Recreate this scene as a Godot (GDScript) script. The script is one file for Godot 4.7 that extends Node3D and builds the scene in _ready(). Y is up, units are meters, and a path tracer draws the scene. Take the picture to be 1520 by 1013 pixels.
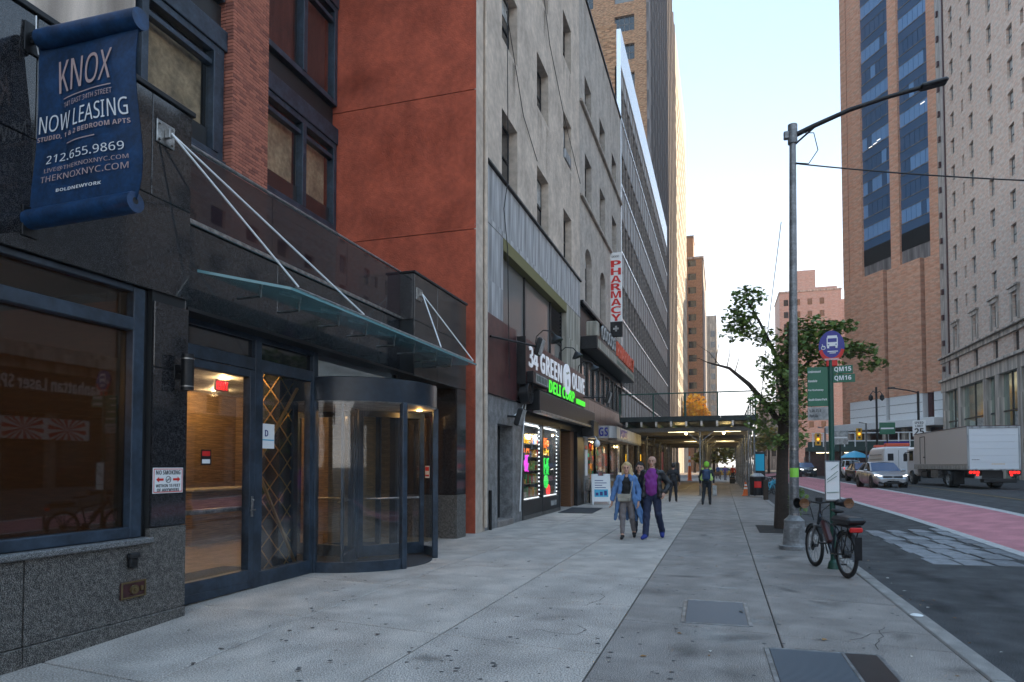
extends Node3D
# World: y up, the street runs towards -z, the left-hand building line is x = XF, the kerb x = 2.1.
const XF := -5.66
const XR := 24.8
const B00 := Vector3(4.2, 5.33, 0.1)
const B10 := Vector3(4.2, 5.3, 1.2)
const B01 := Vector3(4.22, 3.74, -0.02)
const B11 := Vector3(4.22, 3.76, 1.16)
var names := {}
var shifts := {}
var M := {}
var T := {}
var rng := RandomNumberGenerator.new()

class G:
	var v := PackedVector3Array()
	var n := PackedVector3Array()
	var c := PackedColorArray()
	var col := Color.WHITE
	func vert(p: Vector3, nn: Vector3):
		v.append(p); n.append(nn); c.append(col)
	func tri(a: Vector3, b: Vector3, d: Vector3):
		var nn := (b - a).cross(d - a)
		if nn.length_squared() < 1e-16: return
		nn = nn.normalized()
		vert(a, nn); vert(d, nn); vert(b, nn)
	func trin(a: Vector3, b: Vector3, d: Vector3, na: Vector3, nb: Vector3, nd: Vector3):
		if (b - a).cross(d - a).dot(na + nb + nd) < 0:
			vert(a, na); vert(b, nb); vert(d, nd)
		else:
			vert(a, na); vert(d, nd); vert(b, nb)
	func quad(a: Vector3, b: Vector3, d: Vector3, e: Vector3):
		tri(a, b, d); tri(a, d, e)
	func oq(a: Vector3, b: Vector3, d: Vector3, e: Vector3, mid: Vector3):
		if (b - a).cross(d - a).dot((a + d) * 0.5 - mid) < 0: quad(a, e, d, b)
		else: quad(a, b, d, e)
	func box(lo: Vector3, hi: Vector3, bev := 0.0, t := Transform3D()):
		var m := (lo + hi) * 0.5
		var h := ((hi - lo) * 0.5).abs()
		var b := minf(bev, minf(h.x, minf(h.y, h.z)) * 0.9)
		var tm := t * m
		if b <= 0.0:
			for ax in 3:
				for s in [-1.0, 1.0]:
					var p := []
					for k in [[-1, -1], [1, -1], [1, 1], [-1, 1]]:
						var q := Vector3.ZERO
						q[ax] = s * h[ax]; q[(ax + 1) % 3] = k[0] * h[(ax + 1) % 3]; q[(ax + 2) % 3] = k[1] * h[(ax + 2) % 3]
						p.append(t * (m + q))
					oq(p[0], p[1], p[2], p[3], tm)
			return
		var cv := func(sx: int, sy: int, sz: int, ax: int) -> Vector3:
			var q := Vector3(sx * (h.x - b), sy * (h.y - b), sz * (h.z - b))
			q[ax] += [sx, sy, sz][ax] * b
			return t * (m + q)
		for ax in 3:
			var a1 := (ax + 1) % 3
			var a2 := (ax + 2) % 3
			for s in [-1, 1]:
				var p := []
				for k in [[-1, -1], [1, -1], [1, 1], [-1, 1]]:
					var sg := [0, 0, 0]
					sg[ax] = s; sg[a1] = k[0]; sg[a2] = k[1]
					p.append(cv.call(sg[0], sg[1], sg[2], ax))
				oq(p[0], p[1], p[2], p[3], tm)
			for s1 in [-1, 1]:
				for s2 in [-1, 1]:
					var g0 := [0, 0, 0]
					g0[ax] = -1; g0[a1] = s1; g0[a2] = s2
					var g1 := g0.duplicate()
					g1[ax] = 1
					oq(cv.call(g0[0], g0[1], g0[2], a1), cv.call(g1[0], g1[1], g1[2], a1), cv.call(g1[0], g1[1], g1[2], a2), cv.call(g0[0], g0[1], g0[2], a2), tm)
		for sx in [-1, 1]:
			for sy in [-1, 1]:
				for sz in [-1, 1]:
					var a: Vector3 = cv.call(sx, sy, sz, 0)
					var d: Vector3 = cv.call(sx, sy, sz, 1)
					var e: Vector3 = cv.call(sx, sy, sz, 2)
					if (d - a).cross(e - a).dot(a - tm) < 0: tri(a, e, d)
					else: tri(a, d, e)
	func b6(x0: float, x1: float, y0: float, y1: float, z0: float, z1: float, bev := 0.0):
		box(Vector3(minf(x0, x1), minf(y0, y1), minf(z0, z1)), Vector3(maxf(x0, x1), maxf(y0, y1), maxf(z0, z1)), bev)
	func bar(a: Vector3, b: Vector3, w: float, d: float, bev := 0.0):
		var z := (b - a)
		var l := z.length()
		z /= l
		var x := Vector3.UP.cross(z)
		if x.length() < 0.05: x = Vector3.RIGHT
		x = x.normalized()
		box(Vector3(-w / 2, -d / 2, 0), Vector3(w / 2, d / 2, l), bev, Transform3D(Basis(x, z.cross(x), z), a))
	func tube(path: Array, rad, seg := 8, caps := true):
		var rings := []
		var up := Vector3.UP
		var d0: Vector3 = (path[1] - path[0]).normalized()
		if absf(d0.y) > 0.9: up = Vector3.RIGHT
		var x := (up - d0 * up.dot(d0)).normalized()
		for i in path.size():
			var d: Vector3 = (path[mini(i + 1, path.size() - 1)] - path[maxi(i - 1, 0)]).normalized()
			x = (x - d * x.dot(d)).normalized()
			var y := d.cross(x)
			var r: float = rad[i] if rad is Array else rad
			var ring := []
			for k in seg:
				var an := TAU * k / seg
				var nn := x * cos(an) + y * sin(an)
				ring.append([path[i] + nn * r, nn])
			rings.append(ring)
		for i in path.size() - 1:
			for k in seg:
				var a = rings[i][k]; var b = rings[i][(k + 1) % seg]; var e = rings[i + 1][(k + 1) % seg]; var f = rings[i + 1][k]
				trin(a[0], b[0], e[0], a[1], b[1], e[1]); trin(a[0], e[0], f[0], a[1], e[1], f[1])
		if caps:
			for s in [0, path.size() - 1]:
				var dd: Vector3 = (path[0] - path[1]).normalized() if s == 0 else (path[s] - path[s - 1]).normalized()
				for k in seg:
					trin(path[s], rings[s][k][0], rings[s][(k + 1) % seg][0], dd, dd, dd)
	func lathe(prof: Array, seg := 20, t := Transform3D(), a0 := 0.0, a1 := TAU):
		for i in prof.size() - 1:
			var p: Vector2 = prof[i]; var q: Vector2 = prof[i + 1]
			var dn := Vector2(q.y - p.y, p.x - q.x).normalized()
			for k in seg:
				var b0 := a0 + (a1 - a0) * k / seg
				var b1 := a0 + (a1 - a0) * (k + 1) / seg
				var e0 := Vector3(cos(b0), 0, sin(b0)); var e1 := Vector3(cos(b1), 0, sin(b1))
				var n0 := t.basis * (e0 * dn.x + Vector3.UP * dn.y); var n1 := t.basis * (e1 * dn.x + Vector3.UP * dn.y)
				var w := [t * (e0 * p.x + Vector3.UP * p.y), t * (e1 * p.x + Vector3.UP * p.y), t * (e1 * q.x + Vector3.UP * q.y), t * (e0 * q.x + Vector3.UP * q.y)]
				if p.x > 1e-5: trin(w[0], w[1], w[2], n0, n1, n1)
				if q.x > 1e-5: trin(w[0], w[2], w[3], n0, n1, n0)
	func cyl(a: Vector3, b: Vector3, r: float, seg := 14):
		tube([a, b], r, seg)
	func ball(p: Vector3, r: Vector3, seg := 12):
		for i in seg / 2:
			for k in seg:
				var w := []
				for q in [[i, k], [i, k + 1], [i + 1, k + 1], [i + 1, k]]:
					var th: float = PI * q[0] / (seg / 2); var ph: float = TAU * q[1] / seg
					w.append(Vector3(sin(th) * cos(ph), cos(th), sin(th) * sin(ph)))
				var m := []
				for e in w: m.append((e / r).normalized())
				trin(p + w[0] * r, p + w[1] * r, p + w[2] * r, m[0], m[1], m[2])
				trin(p + w[0] * r, p + w[2] * r, p + w[3] * r, m[0], m[2], m[3])
	func prism(poly: PackedVector2Array, z0: float, z1: float, t := Transform3D()):
		var idx := Geometry2D.triangulate_polygon(poly)
		var cen := Vector3.ZERO
		for i in range(0, idx.size(), 3):
			var a := poly[idx[i]]; var b := poly[idx[i + 1]]; var d := poly[idx[i + 2]]
			if (b - a).cross(d - a) < 0:
				var x := b; b = d; d = x
			tri(t * Vector3(a.x, a.y, z1), t * Vector3(b.x, b.y, z1), t * Vector3(d.x, d.y, z1))
			tri(t * Vector3(a.x, a.y, z0), t * Vector3(d.x, d.y, z0), t * Vector3(b.x, b.y, z0))
		var cw := Geometry2D.is_polygon_clockwise(poly)
		for i in poly.size():
			var a := poly[i]; var b := poly[(i + 1) % poly.size()]
			if cw:
				var x := a; a = b; b = x
			quad(t * Vector3(a.x, a.y, z0), t * Vector3(b.x, b.y, z0), t * Vector3(b.x, b.y, z1), t * Vector3(a.x, a.y, z1))
	# a wall in the local x/y plane that faces +z, with rectangular holes [x0, x1, y0, y1] and their reveals
	func wall(x0: float, x1: float, y0: float, y1: float, holes: Array, depth: float, z := 0.0):
		var xs := [x0, x1]; var ys := [y0, y1]
		for h in holes:
			for e in [h[0], h[1]]:
				if not xs.has(e) and e > x0 and e < x1: xs.append(e)
			for e in [h[2], h[3]]:
				if not ys.has(e) and e > y0 and e < y1: ys.append(e)
		xs.sort(); ys.sort()
		for j in ys.size() - 1:
			var run := -1.0
			for i in xs.size():
				var open := true
				if i < xs.size() - 1:
					open = false
					var mx: float = (xs[i] + xs[i + 1]) / 2; var my: float = (ys[j] + ys[j + 1]) / 2
					for h in holes:
						if mx > h[0] and mx < h[1] and my > h[2] and my < h[3]:
							open = true
							break
				if open and run >= 0.0:
					var a: float = xs[int(run)]
					quad(Vector3(a, ys[j], z), Vector3(xs[i], ys[j], z), Vector3(xs[i], ys[j + 1], z), Vector3(a, ys[j + 1], z))
					run = -1.0
				elif not open and run < 0.0: run = float(i)
		var w := z - depth
		for h in holes:
			quad(Vector3(h[0], h[2], w), Vector3(h[0], h[2], z), Vector3(h[0], h[3], z), Vector3(h[0], h[3], w))
			quad(Vector3(h[1], h[2], z), Vector3(h[1], h[2], w), Vector3(h[1], h[3], w), Vector3(h[1], h[3], z))
			quad(Vector3(h[0], h[3], z), Vector3(h[1], h[3], z), Vector3(h[1], h[3], w), Vector3(h[0], h[3], w))
			quad(Vector3(h[0], h[2], w), Vector3(h[1], h[2], w), Vector3(h[1], h[2], z), Vector3(h[0], h[2], z))
	func mesh() -> ArrayMesh:
		var a := []
		a.resize(Mesh.ARRAY_MAX)
		a[Mesh.ARRAY_VERTEX] = v; a[Mesh.ARRAY_NORMAL] = n; a[Mesh.ARRAY_COLOR] = c
		var m := ArrayMesh.new()
		if v.size(): m.add_surface_from_arrays(Mesh.PRIMITIVE_TRIANGLES, a)
		return m

func numbered(s: String) -> String:
	names[s] = names.get(s, -1) + 1
	return s if names[s] == 0 else "%s_%03d" % [s, names[s]]

func tag(o: Node, label := "", category := "", group := "", kind := ""):
	if label: o.set_meta("label", label)
	if category: o.set_meta("category", category)
	if group: o.set_meta("group", group)
	if kind: o.set_meta("kind", kind)
	return o

func thing(called: String, label: String, category: String, at := Vector3.ZERO, turn := 0.0, group := "", sh := Vector3.ZERO) -> Node3D:
	var o := Node3D.new()
	o.name = numbered(called)
	add_child(o)
	o.position = at; o.rotation.y = turn
	shifts[o] = sh
	return tag(o, label, category, group)

# on the left building line: local x runs up the street, y up, z out over the pavement
func lthing(called: String, label: String, category: String, u: float, group := "") -> Node3D:
	return thing(called, label, category, Vector3(XF, 0, -u), PI / 2, group, Vector3(-u, 0, 0))

# facing the street from the right: local x is world z, local z points to -x
func rthing(called: String, label: String, category: String, x: float, zb: float, group := "") -> Node3D:
	return thing(called, label, category, Vector3(x, 0, zb), -PI / 2, group, Vector3(-zb, 0, 0))

func inst(called: String, mesh: Mesh, m: Material, parent: Node = self, at := Vector3.ZERO, basis := Basis()) -> MeshInstance3D:
	var o := MeshInstance3D.new()
	o.mesh = mesh; o.material_override = m
	if parent == self:
		o.name = numbered(called); add_child(o)
	else:
		o.name = called; parent.add_child(o, true)
	o.transform = Transform3D(basis, at + shifts.get(parent, Vector3.ZERO))
	return o

func put(called: String, g: G, m: Material, parent: Node = self, kind := "") -> MeshInstance3D:
	var o := inst(called, g.mesh(), m, parent)
	if kind: o.set_meta("kind", kind)
	return o

func part6(called: String, parent: Node, m: Material, x0: float, x1: float, y0: float, y1: float, z0: float, z1: float, bev := 0.0) -> MeshInstance3D:
	var g := G.new()
	g.b6(x0, x1, y0, y1, z0, z1, bev)
	return put(called, g, m, parent)

func parttube(called: String, parent: Node, m: Material, path: Array, r, seg := 8) -> MeshInstance3D:
	var g := G.new()
	g.tube(path, r, seg)
	return put(called, g, m, parent)

func text(called: String, s: String, w: float, h: float, parent: Node, at: Vector3, m: Material, basis := Basis(), bold := true, depth := 0.01, serif := false) -> MeshInstance3D:
	var f := SystemFont.new()
	f.font_names = PackedStringArray(["Droid Serif" if serif else "Droid Sans"])
	f.font_weight = 700 if bold else 400
	var t := TextMesh.new()
	t.text = s; t.font = f; t.font_size = 48; t.pixel_size = 0.01; t.depth = 0.1; t.curve_step = 2.0
	var bb := t.get_aabb()
	var sc := Vector3(w / maxf(bb.size.x, 0.01), h / maxf(bb.size.y, 0.01), depth / 0.1)
	var mid := bb.position + bb.size / 2
	return inst(called, t, m, parent, at - basis * (mid * sc), basis * Basis.from_scale(sc))

func lin(r: float, g: float, b: float, a := 1.0) -> Color:
	var c := Color(r, g, b).linear_to_srgb()
	c.a = a
	return c

func pm(called: String, r: float, g: float, b: float, rough := 0.7, metal := 0.0, tex := "", size := 1.0, nm := "", nscale := 0.5, nsize := 0.0) -> StandardMaterial3D:
	var m := StandardMaterial3D.new()
	m.resource_name = called
	m.albedo_color = lin(r, g, b)
	m.roughness = rough; m.metallic = metal
	if tex:
		m.albedo_texture = T[tex]
	if nm:
		m.normal_enabled = true; m.normal_texture = T[nm]; m.normal_scale = nscale
	if tex or nm:
		m.uv1_triplanar = true; m.uv1_world_triplanar = true; m.uv1_triplanar_sharpness = 8.0
		m.uv1_scale = Vector3.ONE / size
	M[called] = m
	return m

func glass(called: String, r: float, g: float, b: float, a: float, rough := 0.02) -> StandardMaterial3D:
	var m := StandardMaterial3D.new()
	m.resource_name = called
	m.albedo_color = lin(r, g, b, a)
	m.transparency = BaseMaterial3D.TRANSPARENCY_ALPHA
	m.roughness = rough
	M[called] = m
	return m

func glow(called: String, r: float, g: float, b: float, e: float) -> StandardMaterial3D:
	var m := StandardMaterial3D.new()
	m.resource_name = called
	m.albedo_color = lin(r, g, b)
	m.emission_enabled = true; m.emission = lin(r, g, b); m.emission_energy_multiplier = e
	M[called] = m
	return m

func omni(at: Vector3, c: Color, e: float, rad := 0.06, parent: Node = self):
	var l := OmniLight3D.new()
	l.name = "lamp_light"
	l.light_color = c; l.light_energy = e; l.light_size = rad; l.omni_range = 14.0; l.omni_attenuation = 2.0; l.shadow_enabled = true
	parent.add_child(l, true)
	l.position = at + shifts.get(parent, Vector3.ZERO)

func noise(sd: int, f: float, oct: int, n := 512, type := FastNoiseLite.TYPE_SIMPLEX_SMOOTH) -> PackedByteArray:
	var q := FastNoiseLite.new()
	q.seed = sd; q.frequency = f; q.fractal_octaves = oct; q.noise_type = type
	if oct == 1: q.fractal_type = FastNoiseLite.FRACTAL_NONE
	var im := q.get_seamless_image(n, n)
	im.convert(Image.FORMAT_L8)
	return im.get_data()

# grey texture: base + blotches (a) + fine speckle (b); speckle is sharpened by k
func greytex(called: String, a: PackedByteArray, wa: float, b: PackedByteArray, wb: float, k: float, n := 512):
	var d := PackedByteArray()
	d.resize(n * n)
	for i in n * n:
		var s := clampf(((b[i] / 255.0) - 0.5) * k + 0.5, 0, 1)
		d[i] = int(255.0 * clampf(1.0 - wa * (1.0 - a[i] / 255.0) - wb * (1.0 - s), 0, 1))
	T[called] = ImageTexture.create_from_image(Image.create_from_data(n, n, false, Image.FORMAT_L8, d))

func normtex(called: String, a: PackedByteArray, strength: float, n := 512):
	var im := Image.create_from_data(n, n, false, Image.FORMAT_L8, a)
	im.convert(Image.FORMAT_RGBA8)
	im.bump_map_to_normal_map(strength)
	T[called] = ImageTexture.create_from_image(im)

func bricktex(called: String, rows: int, cols: int, vary: float, mortar: float, n := 512):
	var d := PackedByteArray()
	d.resize(n * n * 3)
	var fine := noise(91, 0.08, 2, n)
	var tone := {}
	for y in n:
		var r := y * rows / n
		var fy := fposmod(float(y) * rows / n, 1.0)
		for x in n:
			var fx0 := float(x) * cols / n + (0.5 if r % 2 else 0.0)
			var cidx := int(fx0) % cols
			var key := r * 100 + cidx
			if not tone.has(key): tone[key] = [1.0 - vary * rng.randf(), rng.randf_range(-0.05, 0.05)]
			var tn = tone[key]
			var e := 0.82 + 0.18 * fine[y * n + x] / 255.0
			var c := Vector3(tn[0], tn[0] * (0.97 + tn[1]), tn[0] * (0.95 + tn[1] * 1.5)) * e
			if fy < 0.14 or fposmod(fx0, 1.0) < 0.05: c = c.lerp(Vector3(0.78, 0.85, 0.92), mortar)
			var o := (y * n + x) * 3
			d[o] = int(255 * clampf(c.x, 0, 1)); d[o + 1] = int(255 * clampf(c.y, 0, 1)); d[o + 2] = int(255 * clampf(c.z, 0, 1))
	T[called] = ImageTexture.create_from_image(Image.create_from_data(n, n, false, Image.FORMAT_RGB8, d))

func sm(t: float) -> float:
	t = clampf(t, 0, 1)
	return t * t * (3 - 2 * t)

# the roadway climbs from the kerb to the crown and up the street; the pavement dips a little by the near wall
func road_y(x: float, z: float) -> float:
	return -0.12 + 0.54 * sm((x - 2.3) / 7.0) * sm((-z - 5.0) / 22.0)

func walk_y(x: float, z: float) -> float:
	return -0.13 * sm((z + 6.6) / 3.0) * sm((-x - 2.6) / 2.8)

func textures():
	var big := noise(1, 0.006, 4)
	var mid := noise(2, 0.03, 4)
	var spk := noise(3, 0.35, 2)
	var cell := noise(4, 0.16, 1, 512, FastNoiseLite.TYPE_VALUE)
	var fine := noise(5, 0.12, 3)
	greytex("conc", big, 0.16, spk, 0.3, 3.0)
	greytex("granite", cell, 0.25, spk, 0.6, 4.0)
	greytex("stucco", big, 0.16, mid, 0.12, 1.2)
	greytex("asph", big, 0.3, spk, 0.5, 3.0)
	greytex("soft", big, 0.3, mid, 0.18, 1.2)
	var st := noise(6, 0.01, 4)
	var stv := PackedByteArray()
	stv.resize(512 * 512)
	for y in 512:
		for x in 512: stv[y * 512 + x] = st[((y / 10) % 512) * 512 + x]
	greytex("streak", stv, 0.45, spk, 0.08, 1.5)
	var wd := PackedByteArray()
	wd.resize(512 * 512)
	var w0 := noise(8, 0.02, 4)
	for y in 512:
		for x in 512: wd[y * 512 + x] = w0[((y * 6) % 512) * 512 + (x / 3)]
	greytex("wood", wd, 0.5, spk, 0.05, 1.0)
	var gc := PackedByteArray()   # glass is never quite flat
	normtex("n_fine", fine, 6.0)
	normtex("n_spk", spk, 5.0)
	normtex("n_wave", noise(7, 0.008, 2), 9.0)
	bricktex("brick", 24, 8, 0.34, 0.55)
	bricktex("brick_far", 16, 6, 0.12, 0.18)

func materials():
	pm("pave_light", 0.79, 0.7, 0.62, 0.85, 0, "conc", 2.7, "n_spk", 0.5)
	pm("pave_mid", 0.73, 0.65, 0.58, 0.85, 0, "conc", 3.1, "n_spk", 0.5)
	pm("pave_dark", 0.48, 0.425, 0.385, 0.85, 0, "conc", 2.3, "n_spk", 0.6)
	pm("pave_dark2", 0.43, 0.38, 0.345, 0.85, 0, "conc", 2.9, "n_spk", 0.6)
	pm("kerb", 0.48, 0.45, 0.42, 0.85, 0, "conc", 1.3, "n_spk", 0.6)
	pm("dirt", 0.035, 0.03, 0.027, 0.95, 0, "conc", 0.8)
	pm("asphalt", 0.145, 0.146, 0.152, 0.85, 0, "asph", 2.2, "n_spk", 0.7)
	pm("road_paint", 0.8, 0.78, 0.76, 0.7, 0, "conc", 1.1)
	pm("road_red", 0.88, 0.34, 0.38, 0.8, 0, "conc", 3.1, "n_spk", 0.4)
	pm("road_yellow", 0.55, 0.36, 0.1, 0.7, 0, "asph", 1.1)
	pm("paver", 0.42, 0.43, 0.455, 0.8, 0, "conc", 0.9, "n_spk", 0.6)
	pm("paver2", 0.3, 0.31, 0.33, 0.8, 0, "conc", 0.7, "n_spk", 0.6)
	pm("gum", 0.05, 0.05, 0.052, 0.6)
	pm("black_granite", 0.075, 0.073, 0.078, 0.06, 0, "granite", 1.9)
	M.black_granite.metallic_specular = 0.6
	pm("grey_granite", 0.4, 0.37, 0.335, 0.75, 0, "granite", 2.1, "n_spk", 0.9)
	pm("sill_stone", 0.42, 0.42, 0.42, 0.7, 0, "granite", 1.6)
	pm("joint", 0.02, 0.02, 0.02, 0.9)
	pm("blue_metal", 0.052, 0.08, 0.118, 0.36, 0.15, "soft", 1.7)
	pm("dark_metal", 0.02, 0.021, 0.024, 0.4, 0.3, "soft", 0.9)
	pm("black", 0.012, 0.012, 0.013, 0.5)
	pm("void", 0.008, 0.008, 0.009, 0.9)
	pm("steel", 0.62, 0.61, 0.59, 0.3, 0.9, "soft", 0.6)
	pm("galv", 0.36, 0.37, 0.38, 0.45, 0.6, "soft", 0.8)
	pm("grey_paint", 0.36, 0.36, 0.36, 0.5, 0, "soft", 1.2)
	pm("white", 0.78, 0.78, 0.77, 0.5)
	pm("offwhite", 0.62, 0.62, 0.6, 0.6, 0, "soft", 1.4)
	pm("curtain", 0.6, 0.46, 0.28, 0.9, 0, "soft", 2.3)
	pm("curtain_dark", 0.09, 0.035, 0.03, 0.9, 0, "streak", 1.0)
	pm("red_stucco", 0.58, 0.12, 0.06, 0.92, 0, "stucco", 3.4, "n_fine", 0.2)
	pm("beige_stucco", 0.74, 0.62, 0.51, 0.92, 0, "stucco", 4.4, "n_fine", 0.12)
	pm("grey_stucco", 0.6, 0.53, 0.46, 0.92, 0, "stucco", 3.6, "n_fine", 0.15)
	pm("cream", 0.62, 0.58, 0.48, 0.8, 0, "streak", 2.2)
	pm("panel_grey", 0.62, 0.63, 0.64, 0.5, 0.0, "streak", 1.6)
	pm("olive", 0.17, 0.155, 0.06, 0.7)
	pm("maroon", 0.11, 0.03, 0.032, 0.35, 0, "soft", 1.5)
	pm("brown_wood", 0.3, 0.13, 0.05, 0.5, 0, "wood", 1.1)
	pm("gold_wood", 0.42, 0.27, 0.12, 0.45, 0, "wood", 1.8)
	pm("tan_floor", 0.5, 0.36, 0.22, 0.35, 0, "soft", 1.5)
	pm("mat", 0.03, 0.033, 0.04, 0.9)
	pm("brass", 0.7, 0.45, 0.16, 0.3, 0.8)
	pm("grate_steel", 0.12, 0.135, 0.155, 0.5, 0.4)
	pm("olive_print", 0.3, 0.33, 0.22, 0.5)
	pm("drum_metal", 0.03, 0.045, 0.066, 0.3, 0.1, "soft", 1.7)
	pm("bronze", 0.13, 0.09, 0.04, 0.45, 0.4)
	pm("brick_red", 0.42, 0.17, 0.115, 0.9)
	M.brick_red.vertex_color_use_as_albedo = true
	pm("brick_tan", 0.7, 0.41, 0.23, 0.9, 0, "brick", 1.9)
	pm("brick_orange", 0.9, 0.5, 0.33, 0.9, 0, "brick_far", 3.2)
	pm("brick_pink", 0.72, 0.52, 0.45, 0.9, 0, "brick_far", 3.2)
	pm("hotel_brick", 0.83, 0.68, 0.58, 0.9, 0, "brick_far", 2.4)
	pm("limestone", 0.86, 0.74, 0.63, 0.85, 0, "streak", 4.0)
	pm("pale_stone", 0.7, 0.64, 0.52, 0.85, 0, "streak", 5.0)
	pm("tower_grey", 0.34, 0.3, 0.285, 0.85, 0, "streak", 4.0)
	pm("spandrel", 0.62, 0.6, 0.58, 0.5, 0.0, "streak", 2.6)
	pm("fin", 0.36, 0.3, 0.26, 0.7, 0, "soft", 1.2)
	pm("bright_metal", 0.86, 0.88, 0.9, 0.25, 0.6)
	pm("marble", 0.24, 0.13, 0.1, 0.3, 0, "soft", 0.6)
	pm("dark_glass", 0.012, 0.014, 0.018, 0.04)
	pm("blind_glass", 0.2, 0.2, 0.19, 0.08)
	pm("sky_glass", 0.6, 0.68, 0.7, 0.06)
	pm("blue_glass", 0.06, 0.12, 0.22, 0.06)
	pm("blue_glass2", 0.18, 0.33, 0.56, 0.1)
	pm("green_glass", 0.42, 0.52, 0.45, 0.06)
	for k in ["sky_glass", "green_glass"]:
		M[k].metallic = 0.75
	for k in ["dark_glass", "blue_glass", "blue_glass2", "sky_glass", "blind_glass", "green_glass"]:
		M[k].metallic_specular = 0.75
	glass("pane", 0.02, 0.025, 0.03, 0.06)
	glass("tint_pane", 0.02, 0.012, 0.005, 0.45)
	glass("smoke_pane", 0.03, 0.016, 0.02, 0.72)
	glass("canopy_glass", 0.2, 0.42, 0.44, 0.6, 0.08)
	glass("windscreen", 0.02, 0.03, 0.04, 0.55)
	pm("banner", 0.016, 0.075, 0.2, 0.42, 0, "soft", 0.8)
	pm("print_rose", 0.5, 0.36, 0.34, 0.5)
	pm("print_white", 0.8, 0.8, 0.8, 0.5)
	pm("red", 0.6, 0.015, 0.012, 0.45)
	pm("red_orange", 0.68, 0.1, 0.045, 0.5)
	pm("navy", 0.015, 0.02, 0.16, 0.4)
	pm("sign_blue", 0.012, 0.018, 0.24, 0.35)
	pm("sign_green", 0.01, 0.13, 0.07, 0.4)
	pm("pole_green", 0.012, 0.07, 0.05, 0.45)
	pm("shed_green", 0.03, 0.06, 0.05, 0.6)
	pm("lime", 0.3, 0.72, 0.08, 0.5)
	pm("yellow", 0.72, 0.38, 0.02, 0.45)
	pm("cyan", 0.05, 0.4, 0.6, 0.4)
	pm("orange", 0.75, 0.16, 0.03, 0.55)
	pm("bark", 0.085, 0.06, 0.045, 0.95, 0, "stucco", 0.35, "n_fine", 1.5)
	pm("leaf", 0.11, 0.15, 0.05, 0.55)
	M.leaf.vertex_color_use_as_albedo = true
	M.leaf.backlight = Color(0.3, 0.36, 0.1)
	pm("plain_vertex", 1, 1, 1, 0.8)
	M.plain_vertex.vertex_color_use_as_albedo = true
	pm("leather", 0.012, 0.012, 0.014, 0.38)
	pm("skin", 0.5, 0.3, 0.22, 0.55)
	pm("tyre", 0.016, 0.016, 0.017, 0.8)
	pm("silver_paint", 0.36, 0.37, 0.39, 0.3, 0.55)
	M.silver_paint.clearcoat_enabled = true
	pm("white_paint", 0.72, 0.72, 0.73, 0.3)
	pm("dark_paint", 0.03, 0.035, 0.045, 0.25, 0.3)
	pm("truck_side", 0.66, 0.62, 0.6, 0.3, 0.0)
	pm("roll_door", 0.7, 0.71, 0.73, 0.45)
	pm("wood_beam", 0.3, 0.28, 0.25, 0.85, 0, "wood", 0.8)
	pm("deck_green", 0.02, 0.035, 0.032, 0.6, 0, "soft", 1.3)
	glow("tube", 1.0, 0.86, 0.55, 1.2)
	glow("downlight", 1.0, 0.75, 0.4, 8.0)
	glow("led", 0.9, 0.96, 1.0, 0.7)
	glow("office_light", 1, 0.95, 0.85, 0.35)
	glow("deli_green", 0.1, 0.9, 0.05, 0.2)
	glow("neon_pink", 0.9, 0.06, 0.75, 0.4)
	glow("neon_orange", 1.0, 0.22, 0.03, 0.4)
	glow("neon_yellow", 1.0, 0.55, 0.03, 0.35)
	glow("neon_green", 0.05, 0.9, 0.12, 0.3)
	glow("neon_red", 1.0, 0.04, 0.04, 0.5)
	glow("neon_blue", 0.05, 0.3, 0.9, 0.3)
	glow("letter_white", 0.85, 0.85, 0.87, 0.05)
	glow("tail_red", 1.0, 0.02, 0.015, 0.5)
	glow("head_white", 1.0, 0.97, 0.88, 1.2)
	glow("exit_red", 1.0, 0.03, 0.03, 0.6)
	glow("signal_amber", 1.0, 0.35, 0.02, 0.7)

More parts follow.
